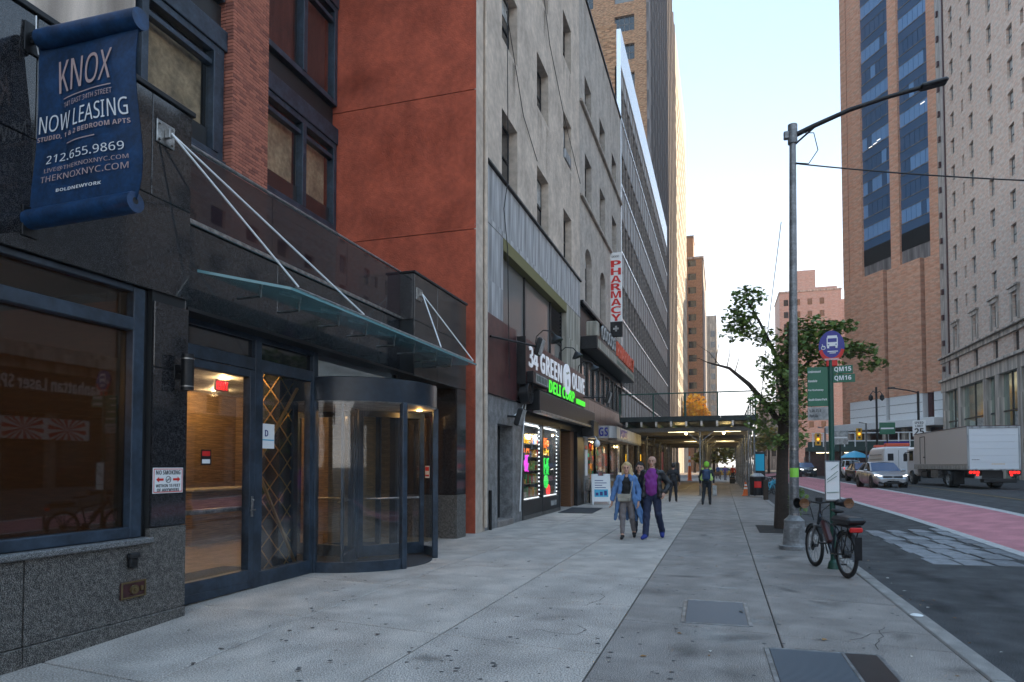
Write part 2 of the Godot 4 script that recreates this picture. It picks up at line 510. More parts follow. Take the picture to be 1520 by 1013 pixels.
func ground():
	# pavement: slabs laid on a dark bed, one mesh each
	var bed := G.new()
	bed.b6(-16, 2.1, -0.4, -0.2, 30, -400)
	tag(put("sidewalk_bed", bed, M.dirt), "", "", "", "structure")
	var side := thing("sidewalk", "", "")
	side.set_meta("kind", "structure")
	var cols := [-7.2, -4.3, -2.61, -1.02, 0.5, 1.92]
	var zs := []
	for i in 36: zs.append(6.6 - 2.05 * i)
	var ms := [[M.pave_light, M.pave_mid], [M.pave_light, M.pave_mid], [M.pave_light, M.pave_mid], [M.pave_dark, M.pave_dark2], [M.pave_dark, M.pave_dark2]]
	for i in 35:
		for j in 5:
			var g := G.new()
			var gap := 0.01 if j < 3 else 0.006
			var x0: float = cols[j] + gap; var x1: float = cols[j + 1] - gap
			var off := -0.13 if j < 3 else 0.55
			var k := 0.14
			var q := []
			for e in [[x0, zs[i] - gap], [x1, zs[i] - gap], [x1, zs[i + 1] + gap], [x0, zs[i + 1] + gap]]:
				var zz: float = e[1] + off + k * (e[0] + 1.02)
				q.append(Vector3(e[0], walk_y(e[0], zz), zz))
			var jit := rng.randf_range(-0.003, 0.0)
			var top := []; var sub := []; var low := []
			var cen: Vector3 = (q[0] + q[2]) / 2
			for p in q:
				var inn := Vector3(signf(cen.x - p.x), 0, signf(cen.z - p.z)) * 0.008
				top.append(p + inn + Vector3(0, jit, 0)); sub.append(p + Vector3(0, jit - 0.007, 0)); low.append(p - Vector3(0, 0.12, 0))
			g.oq(top[0], top[1], top[2], top[3], cen - Vector3.UP)
			for a in 4:
				var b := (a + 1) % 4
				g.oq(top[a], top[b], sub[b], sub[a], cen - Vector3.UP * 0.1)
				g.oq(sub[a], sub[b], low[b], low[a], cen - Vector3.UP * 0.05)
			put("slab", g, ms[j][rng.randi() % 2], side)
	var far := G.new()
	far.b6(-16, 1.92, -0.3, -0.002, zs[35] + 0.2, -330)
	put("far_pavement", far, M.pave_mid, side)
	var lobby := G.new()
	lobby.b6(-16, -7.25, -0.3, -0.01, 30, zs[35])
	put("building_footing", lobby, M.pave_dark, side)
	var kerb := thing("kerb", "", "")
	kerb.set_meta("kind", "structure")
	for i in 40:
		var g := G.new()
		var z0 := 6.0 - 2.4 * i
		g.b6(1.925, 2.1, -0.3, 0.004 + rng.randf_range(-0.006, 0.004), z0 - 0.006, z0 - 2.394, 0.014)
		put("kerb_stone", g, M.kerb, kerb)
	var kf := G.new()
	kf.b6(1.925, 2.1, -0.3, 0.0, 6.0 - 96.0, -330)
	put("far_kerb", kf, M.kerb, kerb)
	# roadway: one sheet that follows the crown, then painted sheets 4 mm apart
	var rd := G.new()
	sheet(rd, 2.08, 24.0, 26.0, -420.0, 0.0, 0.45, 1.25)
	tag(put("road", rd, M.asphalt), "", "", "", "structure")
	var wide := G.new()
	wide.b6(-900, 900, -1.2, -0.45, 700, -1300)
	tag(put("ground", wide, M.asphalt), "", "", "", "structure")
	var red := G.new()
	strip(red, [Vector2(5.35, 12), Vector2(5.3, -26), Vector2(5.42, -46), Vector2(5.9, -120)], [Vector2(7.72, 12), Vector2(7.72, -26), Vector2(8.1, -42), Vector2(8.55, -57), Vector2(9.2, -120)], 0.004)
	tag(put("bus_lane", red, M.road_red), "", "", "", "structure")
	var ln := G.new()
	line(ln, [Vector2(5.35, 12), Vector2(5.3, -26), Vector2(5.42, -46), Vector2(5.9, -120)], 0.2)
	line(ln, [Vector2(7.72, 12), Vector2(7.72, -26), Vector2(8.1, -42), Vector2(8.55, -57), Vector2(9.2, -120)], 0.22)
	line(ln, [Vector2(3.6, -20.5), Vector2(3.54, -14.6)], 0.1)
	line(ln, [Vector2(5.0, -13.5), Vector2(5.05, -10.8)], 0.14)
	tag(put("lane_line", ln, M.road_paint), "", "", "", "structure")
	var ye := G.new()
	line(ye, [Vector2(9.6, 12), Vector2(9.95, -27), Vector2(10.5, -36), Vector2(10.95, -47), Vector2(11.4, -100)], 0.14)
	tag(put("centre_line", ye, M.road_yellow), "", "", "", "structure")
	var pv := thing("paver_patch", "", "")
	pv.set_meta("kind", "structure")
	for i in 8:
		for j in 4:
			var g := G.new()
			var x := 3.72 + j * 0.47 + (0.07 if i % 2 else 0.0)
			var z := -13.9 - i * 0.78 + 0.12 * (x - 3.5)
			if x > 5.1 and i < 1: continue
			var y := road_y(x, z)
			g.box(Vector3(-0.225, -0.05, -0.378), Vector3(0.225, 0.006 + rng.randf() * 0.008, 0.378), 0.006, Transform3D(Basis(Vector3.UP, rng.randf_range(-0.02, 0.02)), Vector3(x, y, z)))
			put("paver", g, M.paver if rng.randf() < 0.6 else M.paver2, pv)
	# chewing-gum spots and litter
	var gum := G.new()
	for i in 480:
		var z := -4.0 - 14.0 * pow(rng.randf(), 1.4)
		var x := rng.randf_range(-5.4, 1.8)
		var r := rng.randf_range(0.008, 0.023)
		var y := walk_y(x, z) + 0.0016
		var pts := []
		for k in 7: pts.append(Vector3(x + cos(TAU * k / 7) * r * rng.randf_range(0.7, 1.4), y, z + sin(TAU * k / 7) * r * rng.randf_range(0.7, 1.3)))
		for k in 7: gum.tri(Vector3(x, y + 0.0015, z), pts[(k + 1) % 7], pts[k])
	tag(put("gum_spots", gum, M.gum), "dark flattened chewing gum spots scattered over the pale pavement", "gum", "", "stuff")
	var lf := G.new()
	for i in 130:
		var z := -5.0 - 24.0 * pow(rng.randf(), 1.3)
		var x := 2.16 + absf(rng.randfn(0, 0.35)) if rng.randf() < 0.75 else rng.randf_range(-0.9, 1.9)
		if i < 14:
			z = -17.6 - rng.randf() * 2.0; x = rng.randf_range(0.9, 1.6)
		var y := (road_y(x, z) if x > 2.1 else walk_y(x, z)) + 0.004
		var s := rng.randf_range(0.018, 0.045)
		var tone := rng.randf()
		lf.col = Color(0.32, 0.17, 0.06).lerp(Color(0.12, 0.06, 0.03), tone) if rng.randf() < 0.8 else Color(0.6, 0.58, 0.54)
		var an := rng.randf() * TAU
		var d := Vector3(cos(an), 0, sin(an)) * s; var e := Vector3(-sin(an), 0, cos(an)) * s * 0.55
		var p := Vector3(x, y, z)
		var lift := Vector3(0, rng.randf() * 0.014, 0)
		lf.tri(p - d, p + e + lift, p + d); lf.tri(p - d, p + d, p - e + lift * 0.4)
	tag(put("leaf_litter", lf, M.plain_vertex), "dry brown leaves and scraps strewn along the kerb and gutter", "leaf litter", "", "stuff")
	grate("sidewalk_grate", "small square steel hatch set in the pavement, farther of two", -0.42, 0.25, -7.24, -8.46, false)
	grate("sidewalk_grate", "large ribbed steel grate at the bottom edge with a darker right leaf", 0.37, 1.27, -5.2, -6.45, true)
	var wp := thing("paper_cup_lid", "flat white disc of litter lying on the kerb edge", "litter", Vector3(1.99, 0.008, -8.3))
	var wg := G.new()
	wg.lathe([Vector2(0, 0.012), Vector2(0.045, 0.012), Vector2(0.06, 0.004), Vector2(0.065, 0)], 14)
	put("lid", wg, M.white, wp)

func sheet(g: G, x0: float, x1: float, z0: float, z1: float, up: float, dx: float, dz: float):
	var nx := int(ceil((x1 - x0) / dx)); var nz := int(ceil((z0 - z1) / dz))
	for i in nx:
		for j in nz:
			var p := []
			for e in [[i, j], [i + 1, j], [i + 1, j + 1], [i, j + 1]]:
				var x: float = x0 + (x1 - x0) * e[0] / nx; var z: float = z0 + (z1 - z0) * e[1] / nz
				p.append(Vector3(x, road_y(x, z) + up, z))
			var nn := []
			for q in p:
				nn.append(Vector3(-(road_y(q.x + 0.1, q.z) - road_y(q.x - 0.1, q.z)) / 0.2, 1, -(road_y(q.x, q.z + 0.1) - road_y(q.x, q.z - 0.1)) / 0.2).normalized())
			g.trin(p[0], p[1], p[2], nn[0], nn[1], nn[2]); g.trin(p[0], p[2], p[3], nn[0], nn[2], nn[3])

func along(path: Array, z: float) -> float:
	for i in path.size() - 1:
		if z <= path[i].y and z >= path[i + 1].y: return lerpf(path[i].x, path[i + 1].x, (z - path[i].y) / (path[i + 1].y - path[i].y))
	return path[-1].x

func strip(g: G, l: Array, r: Array, up: float):
	var z: float = l[0].y
	var end: float = maxf(l[-1].y, r[-1].y)
	while z > end + 0.01:
		var zn := maxf(z - 1.25, end)
		for k in 5:
			var p := []
			for e in [[k, z], [k + 1, z], [k + 1, zn], [k, zn]]:
				var x := lerpf(along(l, e[1]), along(r, e[1]), e[0] / 5.0)
				p.append(Vector3(x, road_y(x, e[1]) + up + 0.003, e[1]))
			g.quad(p[0], p[1], p[2], p[3])
		z = zn

func line(g: G, path: Array, w: float):
	var l := []; var r := []
	for p in path:
		l.append(p - Vector2(w / 2, 0)); r.append(p + Vector2(w / 2, 0))
	strip(g, l, r, 0.009)

func grate(called: String, label: String, x0: float, x1: float, z0: float, z1: float, split: bool):
	var t := thing(called, label, "grate", Vector3((x0 + x1) / 2, 0, (z0 + z1) / 2), 0.02)
	var hx := (x1 - x0) / 2; var hz := absf(z1 - z0) / 2
	part6("base_plate", t, M.dark_metal, -hx, hx, -0.03, 0.003, -hz, hz)
	for s in [-1, 1]:
		part6("frame_bar", t, M.galv, s * hx - 0.02, s * hx + 0.02, -0.03, 0.008, -hz, hz, 0.003)
		part6("frame_bar", t, M.galv, -hx + 0.02, hx - 0.02, -0.03, 0.008, s * hz - 0.02, s * hz + 0.02, 0.003)
	var g := G.new()
	var n := int(hz * 2 / (0.032 if split else 0.05))
	for i in n:
		var z := -hz + 0.03 + i * (hz * 2 - 0.06) / n
		g.b6(-hx + 0.025, hx - 0.025, 0, 0.009 if split else 0.007, z, z + (0.014 if split else 0.036), 0.002)
	put("grate_bars", g, M.grate_steel, t, "stuff")
	if split:
		part6("dark_leaf", t, M.dark_metal, hx - 0.27, hx - 0.02, 0.004, 0.0105, -hz + 0.02, hz - 0.02, 0.003)
		part6("divider", t, M.galv, hx - 0.3, hx - 0.27, 0, 0.013, -hz + 0.02, hz - 0.02, 0.003)
	else:
		parttube("lift_ring", t, M.steel, [Vector3(hx - 0.05, 0.012, -0.1), Vector3(hx - 0.08, 0.018, -0.05), Vector3(hx - 0.05, 0.012, 0)], 0.006, 6)

func slab(t: Node, m: Material, u0: float, u1: float, v0: float, v1: float, w0: float, w1: float, called := "stone_slab"):
	part6(called, t, m, u0 + 0.004, u1 - 0.004, v0 + 0.004, v1 - 0.004, w0, w1, 0.006)

func rect_frame(g: G, u0: float, u1: float, v0: float, v1: float, f: float, w0: float, w1: float, bev := 0.006):
	g.b6(u0, u0 + f, v0, v1, w0, w1, bev); g.b6(u1 - f, u1, v0, v1, w0, w1, bev)
	g.b6(u0 + f, u1 - f, v0, v0 + f, w0 + 0.002, w1 - 0.002, bev); g.b6(u0 + f, u1 - f, v1 - f, v1, w0 + 0.002, w1 - 0.002, bev)

func knox():
	var t := lthing("apartment_building", "dark granite fronted apartment building with glass canopy, revolving door and brick upper floors", "building", 8.0)
	var bg: Material = M.black_granite
	# left block: rough plinth, sill, polished pier and bands round the shop window
	part6("core", t, M.joint, -12, 6.02, 3.47, 5.54, -0.5, -0.032)
	part6("core", t, M.joint, 5.57, 6.02, -0.3, 3.5, -0.5, -0.032)
	part6("core", t, M.joint, -12, 5.6, -0.3, 0.8, -0.5, -0.032)
	for e in [[-12.0, 1.2], [1.2, 4.25], [4.25, 6.05]]:
		slab(t, M.grey_granite, e[0], e[1], -0.32, 0.085, -0.06, 0.012)
	slab(t, M.grey_granite, -12, 1.2, 0.085, 0.82, -0.06, 0.0)
	slab(t, M.grey_granite, 1.2, 4.25, 0.085, 0.82, -0.06, 0.0)
	var lp := G.new()
	lp.prism(PackedVector2Array([Vector2(4.258, 0.09), Vector2(6.046, 0.09), Vector2(6.046, 0.97), Vector2(5.56, 0.97), Vector2(5.56, 0.82), Vector2(4.258, 0.82)]), -0.06, 0.0)
	put("stone_slab", lp, M.grey_granite, t)
	part6("window_sill", t, M.sill_stone, -12, 5.58, 0.824, 0.885, -0.2, 0.05, 0.012)
	slab(t, bg, 5.57, 6.05, 0.975, 2.66, -0.032, 0.0)
	slab(t, bg, 5.57, 6.05, 2.66, 3.36, -0.032, 0.0)
	var us := [-12.0, -7.0, -2.6, 0.4, 3.2, 6.05]
	for i in 5: slab(t, bg, us[i], us[i + 1], 3.46, 4.45, -0.032, 0.0)
	us = [-12.0, -7.0, -2.6, 1.9, 4.26, 5.5, 6.05]
	for i in 6: slab(t, bg, us[i], us[i + 1], 4.45, 5.54, -0.032, 0.0)
	part6("coping", t, M.dark_metal, -12, 6.08, 5.542, 5.6, -0.52, 0.03, 0.008)
	slab(t, bg, 6.02, 6.055, 0.975, 5.54, -0.5, -0.034, "return_slab")
	slab(t, M.grey_granite, 6.02, 6.055, -0.1, 0.97, -0.5, -0.062, "return_slab")
	# shop window
	var win := G.new()
	win.b6(5.36, 5.5, 0.89, 3.45, -0.22, -0.05, 0.008); win.b6(-12, 5.36, 0.89, 1.0, -0.22, -0.05, 0.008)
	win.b6(-12, 5.36, 3.0, 3.13, -0.22, -0.04, 0.008); win.b6(-12, 5.36, 3.4, 3.46, -0.22, -0.06, 0.006)
	var wf := put("shop_window_frame", win, M.blue_metal, t)
	part6("pane", wf, M.tint_pane, -12, 5.36, 1.0, 3.0, -0.152, -0.14)
	part6("pane", wf, M.pane, -12, 5.36, 1.0, 3.0, -0.182, -0.17)
	part6("pane", wf, M.tint_pane, -12, 5.36, 3.13, 3.4, -0.152, -0.14)
	part6("jamb_gap", t, M.black, 5.5, 5.57, 0.89, 3.46, -0.3, -0.09)
	# room behind it
	part6("shop_room_wall", t, M.gold_wood, -12, 5.9, 0.0, 3.6, -5.2, -5.0)
	part6("shop_room_wall", t, M.brown_wood, 5.6, 5.75, 0.0, 3.4, -5.0, -0.5)
	part6("shop_room_ceiling", t, M.maroon, -12, 5.9, 3.6, 3.75, -5.2, -0.5)
	part6("shop_room_floor", t, M.brown_wood, -12, 5.6, 0.0, 0.3, -5.0, -0.5)
	part6("shop_room_counter", t, M.brown_wood, 0.2, 4.3, 0.3, 1.3, -3.6, -3.0, 0.02)
	var pl := G.new()
	for k in 4:
		pl.ball(Vector3(2.5 + k * 0.16, 2.92 - (k % 2) * 0.12, -2.4 - k * 0.1), Vector3.ONE * 0.035, 8)
	put("pendant_lamps", pl, M.downlight, t)
	omni(Vector3(2.7, 2.72, -2.4), Color(1, 0.72, 0.4), 0.4, 0.05, t)
	# recess with doors
	var w := -0.3
	slab(t, bg, 6.06, 8.0, 3.4, 4.46, w - 0.05, w)
	slab(t, bg, 8.0, 10.0, 3.4, 4.46, w - 0.05, w)
	slab(t, bg, 10.0, 11.79, 3.4, 4.46, w - 0.05, w)
	part6("core", t, M.joint, 6.05, 14.5, 3.4, 4.5, -1.2, w - 0.04)
	part6("soffit", t, M.black, 6.05, 14.5, 3.36, 3.4, -1.2, -0.02)
	part6("balcony_rail_base", t, M.steel, 6.06, 11.79, 4.47, 4.53, w - 0.06, w + 0.03, 0.01)
	parttube("balcony_handrail", t, M.steel, [Vector3(6.05, 5.4, w), Vector3(11.79, 5.4, w)], 0.024, 10)
	var gs := [6.08, 7.86, 9.82, 11.78]
	for i in 3: part6("balustrade_glass", t, M.smoke_pane, gs[i] + 0.008, gs[i + 1] - 0.008, 4.54, 5.36, w - 0.008, w + 0.008)
	part6("terrace_floor", t, M.pave_mid, 6.05, 15.1, 4.4, 4.46, -4.1, w - 0.07)
	part6("terrace_floor", t, M.pave_mid, -12, 6.05, 5.3, 5.5, -4.1, -0.53)
	# entrance door, sidelight and transom lights
	var fr := G.new()
	fr.b6(6.06, 6.12, 0, 3.38, w - 0.12, w + 0.02, 0.006); fr.b6(7.53, 7.66, 0, 3.38, w - 0.12, w + 0.024, 0.006); fr.b6(8.86, 9.0, 0, 3.38, w - 0.12, w + 0.02, 0.006)
	fr.b6(6.12, 8.86, 3.3, 3.38, w - 0.12, w + 0.016, 0.006); fr.b6(6.12, 7.53, 2.9, 3.06, w - 0.12, w + 0.016, 0.006); fr.b6(7.66, 8.86, 2.9, 3.06, w - 0.12, w + 0.016, 0.006)
	fr.b6(7.66, 8.86, 0, 0.2, w - 0.12, w + 0.016, 0.006); fr.b6(7.66, 7.71, 0.2, 2.9, w - 0.1, w + 0.01, 0.004); fr.b6(8.81, 8.86, 0.2, 2.9, w - 0.1, w + 0.01, 0.004)
	var frame := put("entrance_frame", fr, M.blue_metal, t)
	part6("sidelight_pane", frame, M.pane, 7.71, 8.81, 0.2, 2.9, w - 0.05, w - 0.04)
	part6("sidelight_pane", frame, M.pane, 7.71, 8.81, 0.2, 2.9, w - 0.08, w - 0.07)
	part6("transom_pane", frame, M.dark_glass, 6.12, 7.53, 3.06, 3.3, w - 0.06, w - 0.04)
	part6("transom_pane", frame, M.dark_glass, 7.66, 8.86, 3.06, 3.3, w - 0.06, w - 0.04)
	var dr := G.new()
	rect_frame(dr, 6.125, 7.525, 0.012, 2.89, 0.1, w - 0.09, w + 0.03)
	dr.b6(6.225, 7.425, 0.11, 0.26, w - 0.09, w + 0.028, 0.005)
	var door := put("entrance_door", dr, M.blue_metal, t)
	part6("door_pane", door, M.pane, 6.225, 7.425, 0.26, 2.79, w - 0.04, w - 0.03)
	part6("door_pane", door, M.pane, 6.225, 7.425, 0.26, 2.79, w - 0.07, w - 0.06)
	var hd := G.new()
	hd.b6(7.455, 7.495, 0.95, 1.22, w + 0.03, w + 0.045, 0.004); hd.tube([Vector3(7.475, 1.04, w + 0.04), Vector3(7.475, 1.04, w + 0.09), Vector3(7.38, 1.04, w + 0.09)], 0.011, 8); hd.ball(Vector3(7.475, 1.17, w + 0.05), Vector3.ONE * 0.018, 8)
	put("door_handle", hd, M.steel, door)
	part6("push_bar", door, M.steel, 6.2, 7.46, 1.03, 1.09, w - 0.16, w - 0.1, 0.01)
	# revolving door
	var c := Vector3(10.3, 0, -0.39)
	var rad := 1.38
	var dg := G.new()
	var tf := Transform3D(Basis(), c)
	dg.lathe([Vector2(rad + 0.02, 2.62), Vector2(rad + 0.02, 2.98), Vector2(rad - 0.06, 3.0), Vector2(0, 3.0)], 64, tf)
	var drum := put("revolving_door_drum", dg, M.drum_metal, t)
	var cl := G.new()
	cl.lathe([Vector2(0, 2.6), Vector2(rad - 0.02, 2.6), Vector2(rad + 0.01, 2.62)], 48, tf)
	put("drum_ceiling", cl, M.offwhite, drum)
	var dl := G.new()
	dl.lathe([Vector2(0.05, 2.588), Vector2(0.0, 2.588)], 12, Transform3D(Basis(), c + Vector3(0.55, 0, 0.95)))
	put("drum_downlight", dl, M.downlight, drum)
	omni(c + Vector3(0.55, 2.55, 0.95), Color(1, 0.75, 0.42), 0.05, 0.04, t)
	var fl := G.new()
	fl.lathe([Vector2(rad - 0.05, 0.0), Vector2(rad - 0.05, 0.014), Vector2(0, 0.014)], 48, tf)
	put("drum_floor", fl, M.mat, t)
	# fixed curved glass: near wall part, then the opening, then the far part
	var arcs := [[deg_to_rad(176), deg_to_rad(117)], [deg_to_rad(60), deg_to_rad(4)], [deg_to_rad(-12), deg_to_rad(-62)], [deg_to_rad(-118), deg_to_rad(-168)]]
	for a in arcs:
		var lo: float = minf(a[0], a[1]); var hi: float = maxf(a[0], a[1])
		var gg := G.new()
		gg.lathe([Vector2(rad, 0.16), Vector2(rad, 2.62)], 16, tf, lo, hi)
		gg.lathe([Vector2(rad - 0.012, 0.16), Vector2(rad - 0.012, 2.62)], 16, tf, lo, hi)
		put("curved_pane", gg, M.pane, drum)
		var rg := G.new()
		rg.lathe([Vector2(rad + 0.02, 0.0), Vector2(rad + 0.02, 0.16), Vector2(rad - 0.04, 0.16), Vector2(rad - 0.04, 0.0)], 18, tf, lo, hi)
		put("curved_rail", rg, M.blue_metal, drum)
		for k in [lo, hi]:
			var p := c + Vector3(cos(k), 0, sin(k)) * rad
			var pg := G.new()
			pg.box(Vector3(-0.05, 0, -0.045), Vector3(0.05, 2.62, 0.045), 0.008, Transform3D(Basis(Vector3.UP, -k), p))
			put("drum_post", pg, M.blue_metal, drum)
	for k in 3:
		var an := deg_to_rad(38 + 120 * k)
		var bs := Basis(Vector3.UP, -an)
		var wg := G.new()
		var tw := Transform3D(bs, c)
		for b in [[0.05, 0.14, 0.04, 2.58], [rad - 0.15, rad - 0.06, 0.04, 2.58], [0.14, rad - 0.15, 0.04, 0.24], [0.14, rad - 0.15, 2.48, 2.58]]:
			wg.box(Vector3(b[0], b[2], -0.022), Vector3(b[1], b[3], 0.022), 0.004, tw)
		var wing := put("door_wing", wg, M.blue_metal, t)
		var wp := G.new()
		wp.box(Vector3(0.14, 0.24, -0.004), Vector3(rad - 0.15, 2.48, 0.004), 0, tw)
		put("wing_pane", wp, M.pane, wing)
		var pb := G.new()
		pb.tube([tw * Vector3(0.2, 1.05, 0.022), tw * Vector3(0.2, 1.05, 0.08), tw * Vector3(rad - 0.2, 1.05, 0.08), tw * Vector3(rad - 0.2, 1.05, 0.022)], 0.016, 8)
		put("push_bar", pb, M.steel, wing)
	var cp := G.new()
	cp.cyl(c, c + Vector3(0, 2.6, 0), 0.06, 12)
	put("centre_shaft", cp, M.blue_metal, t)
	part6("door_side_panel", t, M.dark_metal, 11.62, 11.8, 0, 3.37, w - 0.12, w)
	part6("upper_light_pane", t, M.sky_glass, 9.0, 11.79, 3.0, 3.37, w - 0.06, w - 0.045)
	# wall that closes the lobby to the right of the drum
	part6("lobby_screen", t, M.gold_wood, 11.75, 13.98, 0, 3.36, -1.95, -1.85)
	# right block and its column
	var rb := [11.79, 12.9, 14.56]
	for i in 2:
		slab(t, bg, rb[i], rb[i + 1], 3.37, 4.45, -0.032, 0.0)
		slab(t, bg, rb[i], rb[i + 1], 4.45, 5.36, -0.032, 0.0)
	part6("core", t, M.joint, 11.8, 14.55, 3.4, 5.35, -1.2, -0.03)
	slab(t, bg, 11.77, 11.8, 4.46, 5.36, -1.2, -0.034, "return_slab")
	slab(t, bg, 14.55, 14.585, 0.0, 5.36, -1.2, -0.034, "return_slab")
	part6("coping", t, M.dark_metal, 11.76, 14.6, 5.362, 5.41, -1.22, 0.03, 0.008)
	part6("core", t, M.joint, 14.03, 14.55, -0.1, 3.4, -3.4, -0.032)
	slab(t, bg, 14.0, 14.56, 0.97, 3.37, -0.032, 0.0)
	slab(t, M.grey_granite, 14.0, 14.56, -0.1, 0.97, -0.032, 0.004)
	slab(t, bg, 14.0, 14.03, 0.97, 3.37, -3.4, -0.034, "return_slab")
	slab(t, M.grey_granite, 13.99, 14.03, -0.1, 0.97, -3.4, -0.034, "return_slab")
	var cam := G.new()
	cam.ball(Vector3(13.3, 3.3, -0.25), Vector3(0.06, 0.06, 0.06), 10)
	put("dome_camera", cam, M.white, t)
	# lobby
	part6("lobby_floor", t, M.tan_floor, 6.06, 14.0, -0.05, 0.008, -7.4, w - 0.1)
	part6("entrance_mat", t, M.mat, 6.2, 9.0, 0.008, 0.016, -2.0, -0.5)
	part6("lobby_wall", t, M.gold_wood, 5.95, 14.0, 0, 3.4, -5.9, -5.7)
	part6("lobby_wall", t, M.gold_wood, 5.76, 5.95, 0, 3.4, -7.3, -0.5)
	part6("lobby_wall", t, M.gold_wood, 13.7, 13.9, 0, 3.4, -7.3, -1.5)
	part6("lobby_ceiling", t, M.offwhite, 5.76, 13.9, 3.3, 3.4, -7.3, -1.2)
	for k in 4: part6("wall_panel_joint", t, M.brown_wood, 5.95, 5.955, 0, 3.3, -1.4 - k * 1.4, -1.36 - k * 1.4)
	var ds := part6("reception_desk", t, M.gold_wood, 11.0, 13.4, 0, 1.1, -5.2, -4.5, 0.02)
	part6("desk_top", ds, M.pale_stone, 10.95, 13.45, 1.1, 1.15, -5.25, -4.4, 0.01)
	var col := part6("lattice_column", t, M.black, 8.62, 9.0, 0, 3.3, -1.0, -0.7)
	var la := G.new()
	for k in 9:
		for s in [-1.0, 1.0]:
			var y := k * 0.37
			la.bar(Vector3(8.81 - 0.19 * s, y, -0.69), Vector3(8.81 + 0.19 * s, y + 0.37, -0.69), 0.015, 0.012)
			la.bar(Vector3(8.61, y, -0.85 - 0.15 * s), Vector3(8.61, y + 0.37, -0.85 + 0.15 * s), 0.012, 0.015)
	put("lattice", la, M.brass, col)
	var br := G.new()
	br.bar(Vector3(7.75, 1.8, -0.52), Vector3(8.8, 0.1, -0.5), 0.04, 0.03); br.bar(Vector3(7.7, 1.35, -0.55), Vector3(8.8, 2.8, -0.52), 0.04, 0.03)
	put("brass_brace", br, M.brass, t)
	for p in [Vector3(7.0, 3.28, -2.6), Vector3(8.6, 3.28, -3.8), Vector3(10.6, 3.28, -3.4), Vector3(7.2, 3.28, -5.6), Vector3(12.2, 3.28, -5.0)]:
		var g := G.new()
		g.lathe([Vector2(0.09, 0.015), Vector2(0.09, 0.0), Vector2(0.0, 0.0)], 14, Transform3D(Basis(), p))
		put("ceiling_downlight", g, M.downlight, t)
		omni(p - Vector3(0, 0.06, 0), Color(1, 0.82, 0.58), 0.34, 0.08, t)
	part6("exit_sign_box", t, M.white, 9.4, 9.72, 2.9, 3.1, -2.6, -2.56, 0.006)
	text("exit_sign_letters", "EXIT", 0.27, 0.14, t, Vector3(9.56, 3.0, -2.55), M.exit_red, Basis(), true, 0.01)
	# set-back upper facade
	var b := -3.94
	part6("upper_core", t, M.joint, -12, 15.18, 4.4, 21.4, -12, b - 0.55)
	for k in 6:
		part6("upper_panel", t, M.limestone, -12, 5.6, 5.5 + k * 2.6, 8.08 + k * 2.6, b - 0.5, b - 0.02, 0.01)
		part6("upper_panel", t, M.limestone, 5.62, 8.95, 5.5 + k * 2.6, 8.08 + k * 2.6, b - 0.5, b - 0.02, 0.01)
	# brick pier, laid brick by brick
	part6("pier_core", t, M.dirt, 11.06, 12.16, 4.46, 21, b - 0.5, b + 0.24)
	var mmg := G.new()
	mmg.box(Vector3(-0.096, -0.0295, -0.04), Vector3(0.096, 0.0295, 0.006), 0.004)
	var spots := []
	for r in int(9.2 / 0.07):
		var y := 4.9 + r * 0.07
		var off := 0.1 if r % 2 else 0.0
		for k in 5:
			spots.append([Vector3(11.16 + k * 0.2 + off, y, b + 0.25), Basis()])
			if k < 3: spots.append([Vector3(11.055, y, b + 0.15 - k * 0.2), Basis(Vector3.UP, -PI / 2)])
		spots.append([Vector3(11.108 if off else 12.112, y, b + 0.25), Basis.from_scale(Vector3(0.47, 1, 1))])
	var mm := MultiMesh.new()
	mm.transform_format = MultiMesh.TRANSFORM_3D
	mm.use_colors = true
	mm.mesh = mmg.mesh()
	mm.instance_count = spots.size()
	for i in spots.size():
		mm.set_instance_transform(i, Transform3D(spots[i][1], spots[i][0]))
		var k := rng.randf()
		mm.set_instance_color(i, Color(1.0, 0.9, 0.88).lerp(Color(0.5, 0.46, 0.5), k * k))
	var mi := MultiMeshInstance3D.new()
	mi.multimesh = mm; mi.material_override = M.brick_red; mi.name = "pier_bricks"
	t.add_child(mi, true)
	mi.position = shifts[t]
	mi.set_meta("kind", "stuff")
	# window bays of the upper floors
	for fl_ in 4:
		var v0: float = [4.5, 7.7, 11.0, 14.3][fl_] + (0.0)
		var v1: float = [7.3, 9.98, 13.6, 16.9][fl_]
		var dark := fl_ >= 2
		bay(t, 9.0, 11.0, v0, v1, b, M.curtain if fl_ < 2 else M.curtain_dark, 10.78)
		bay(t, 12.2, 15.16, v0, v1, b, M.curtain if fl_ < 2 else M.curtain_dark, 13.73)
		part6("spandrel_beam", t, M.blue_metal, 12.19, 15.17, v1 + 0.002, v1 + 0.42, b - 0.1, b + 0.12, 0.01)
		part6("spandrel_beam", t, M.blue_metal, 8.98, 11.05, v1 + 0.002, v1 + 0.42, b - 0.1, b + 0.12, 0.01)
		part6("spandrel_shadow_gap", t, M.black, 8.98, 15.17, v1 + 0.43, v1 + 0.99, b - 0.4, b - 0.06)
	# glass canopy hung on rods
	var fr0 := [Vector3(6.12, 3.82, 0.03), Vector3(13.5, 3.82, 0.03)]
	var fo := [Vector3(6.7, 3.7, 0.86), Vector3(12.95, 3.7, 0.86)]
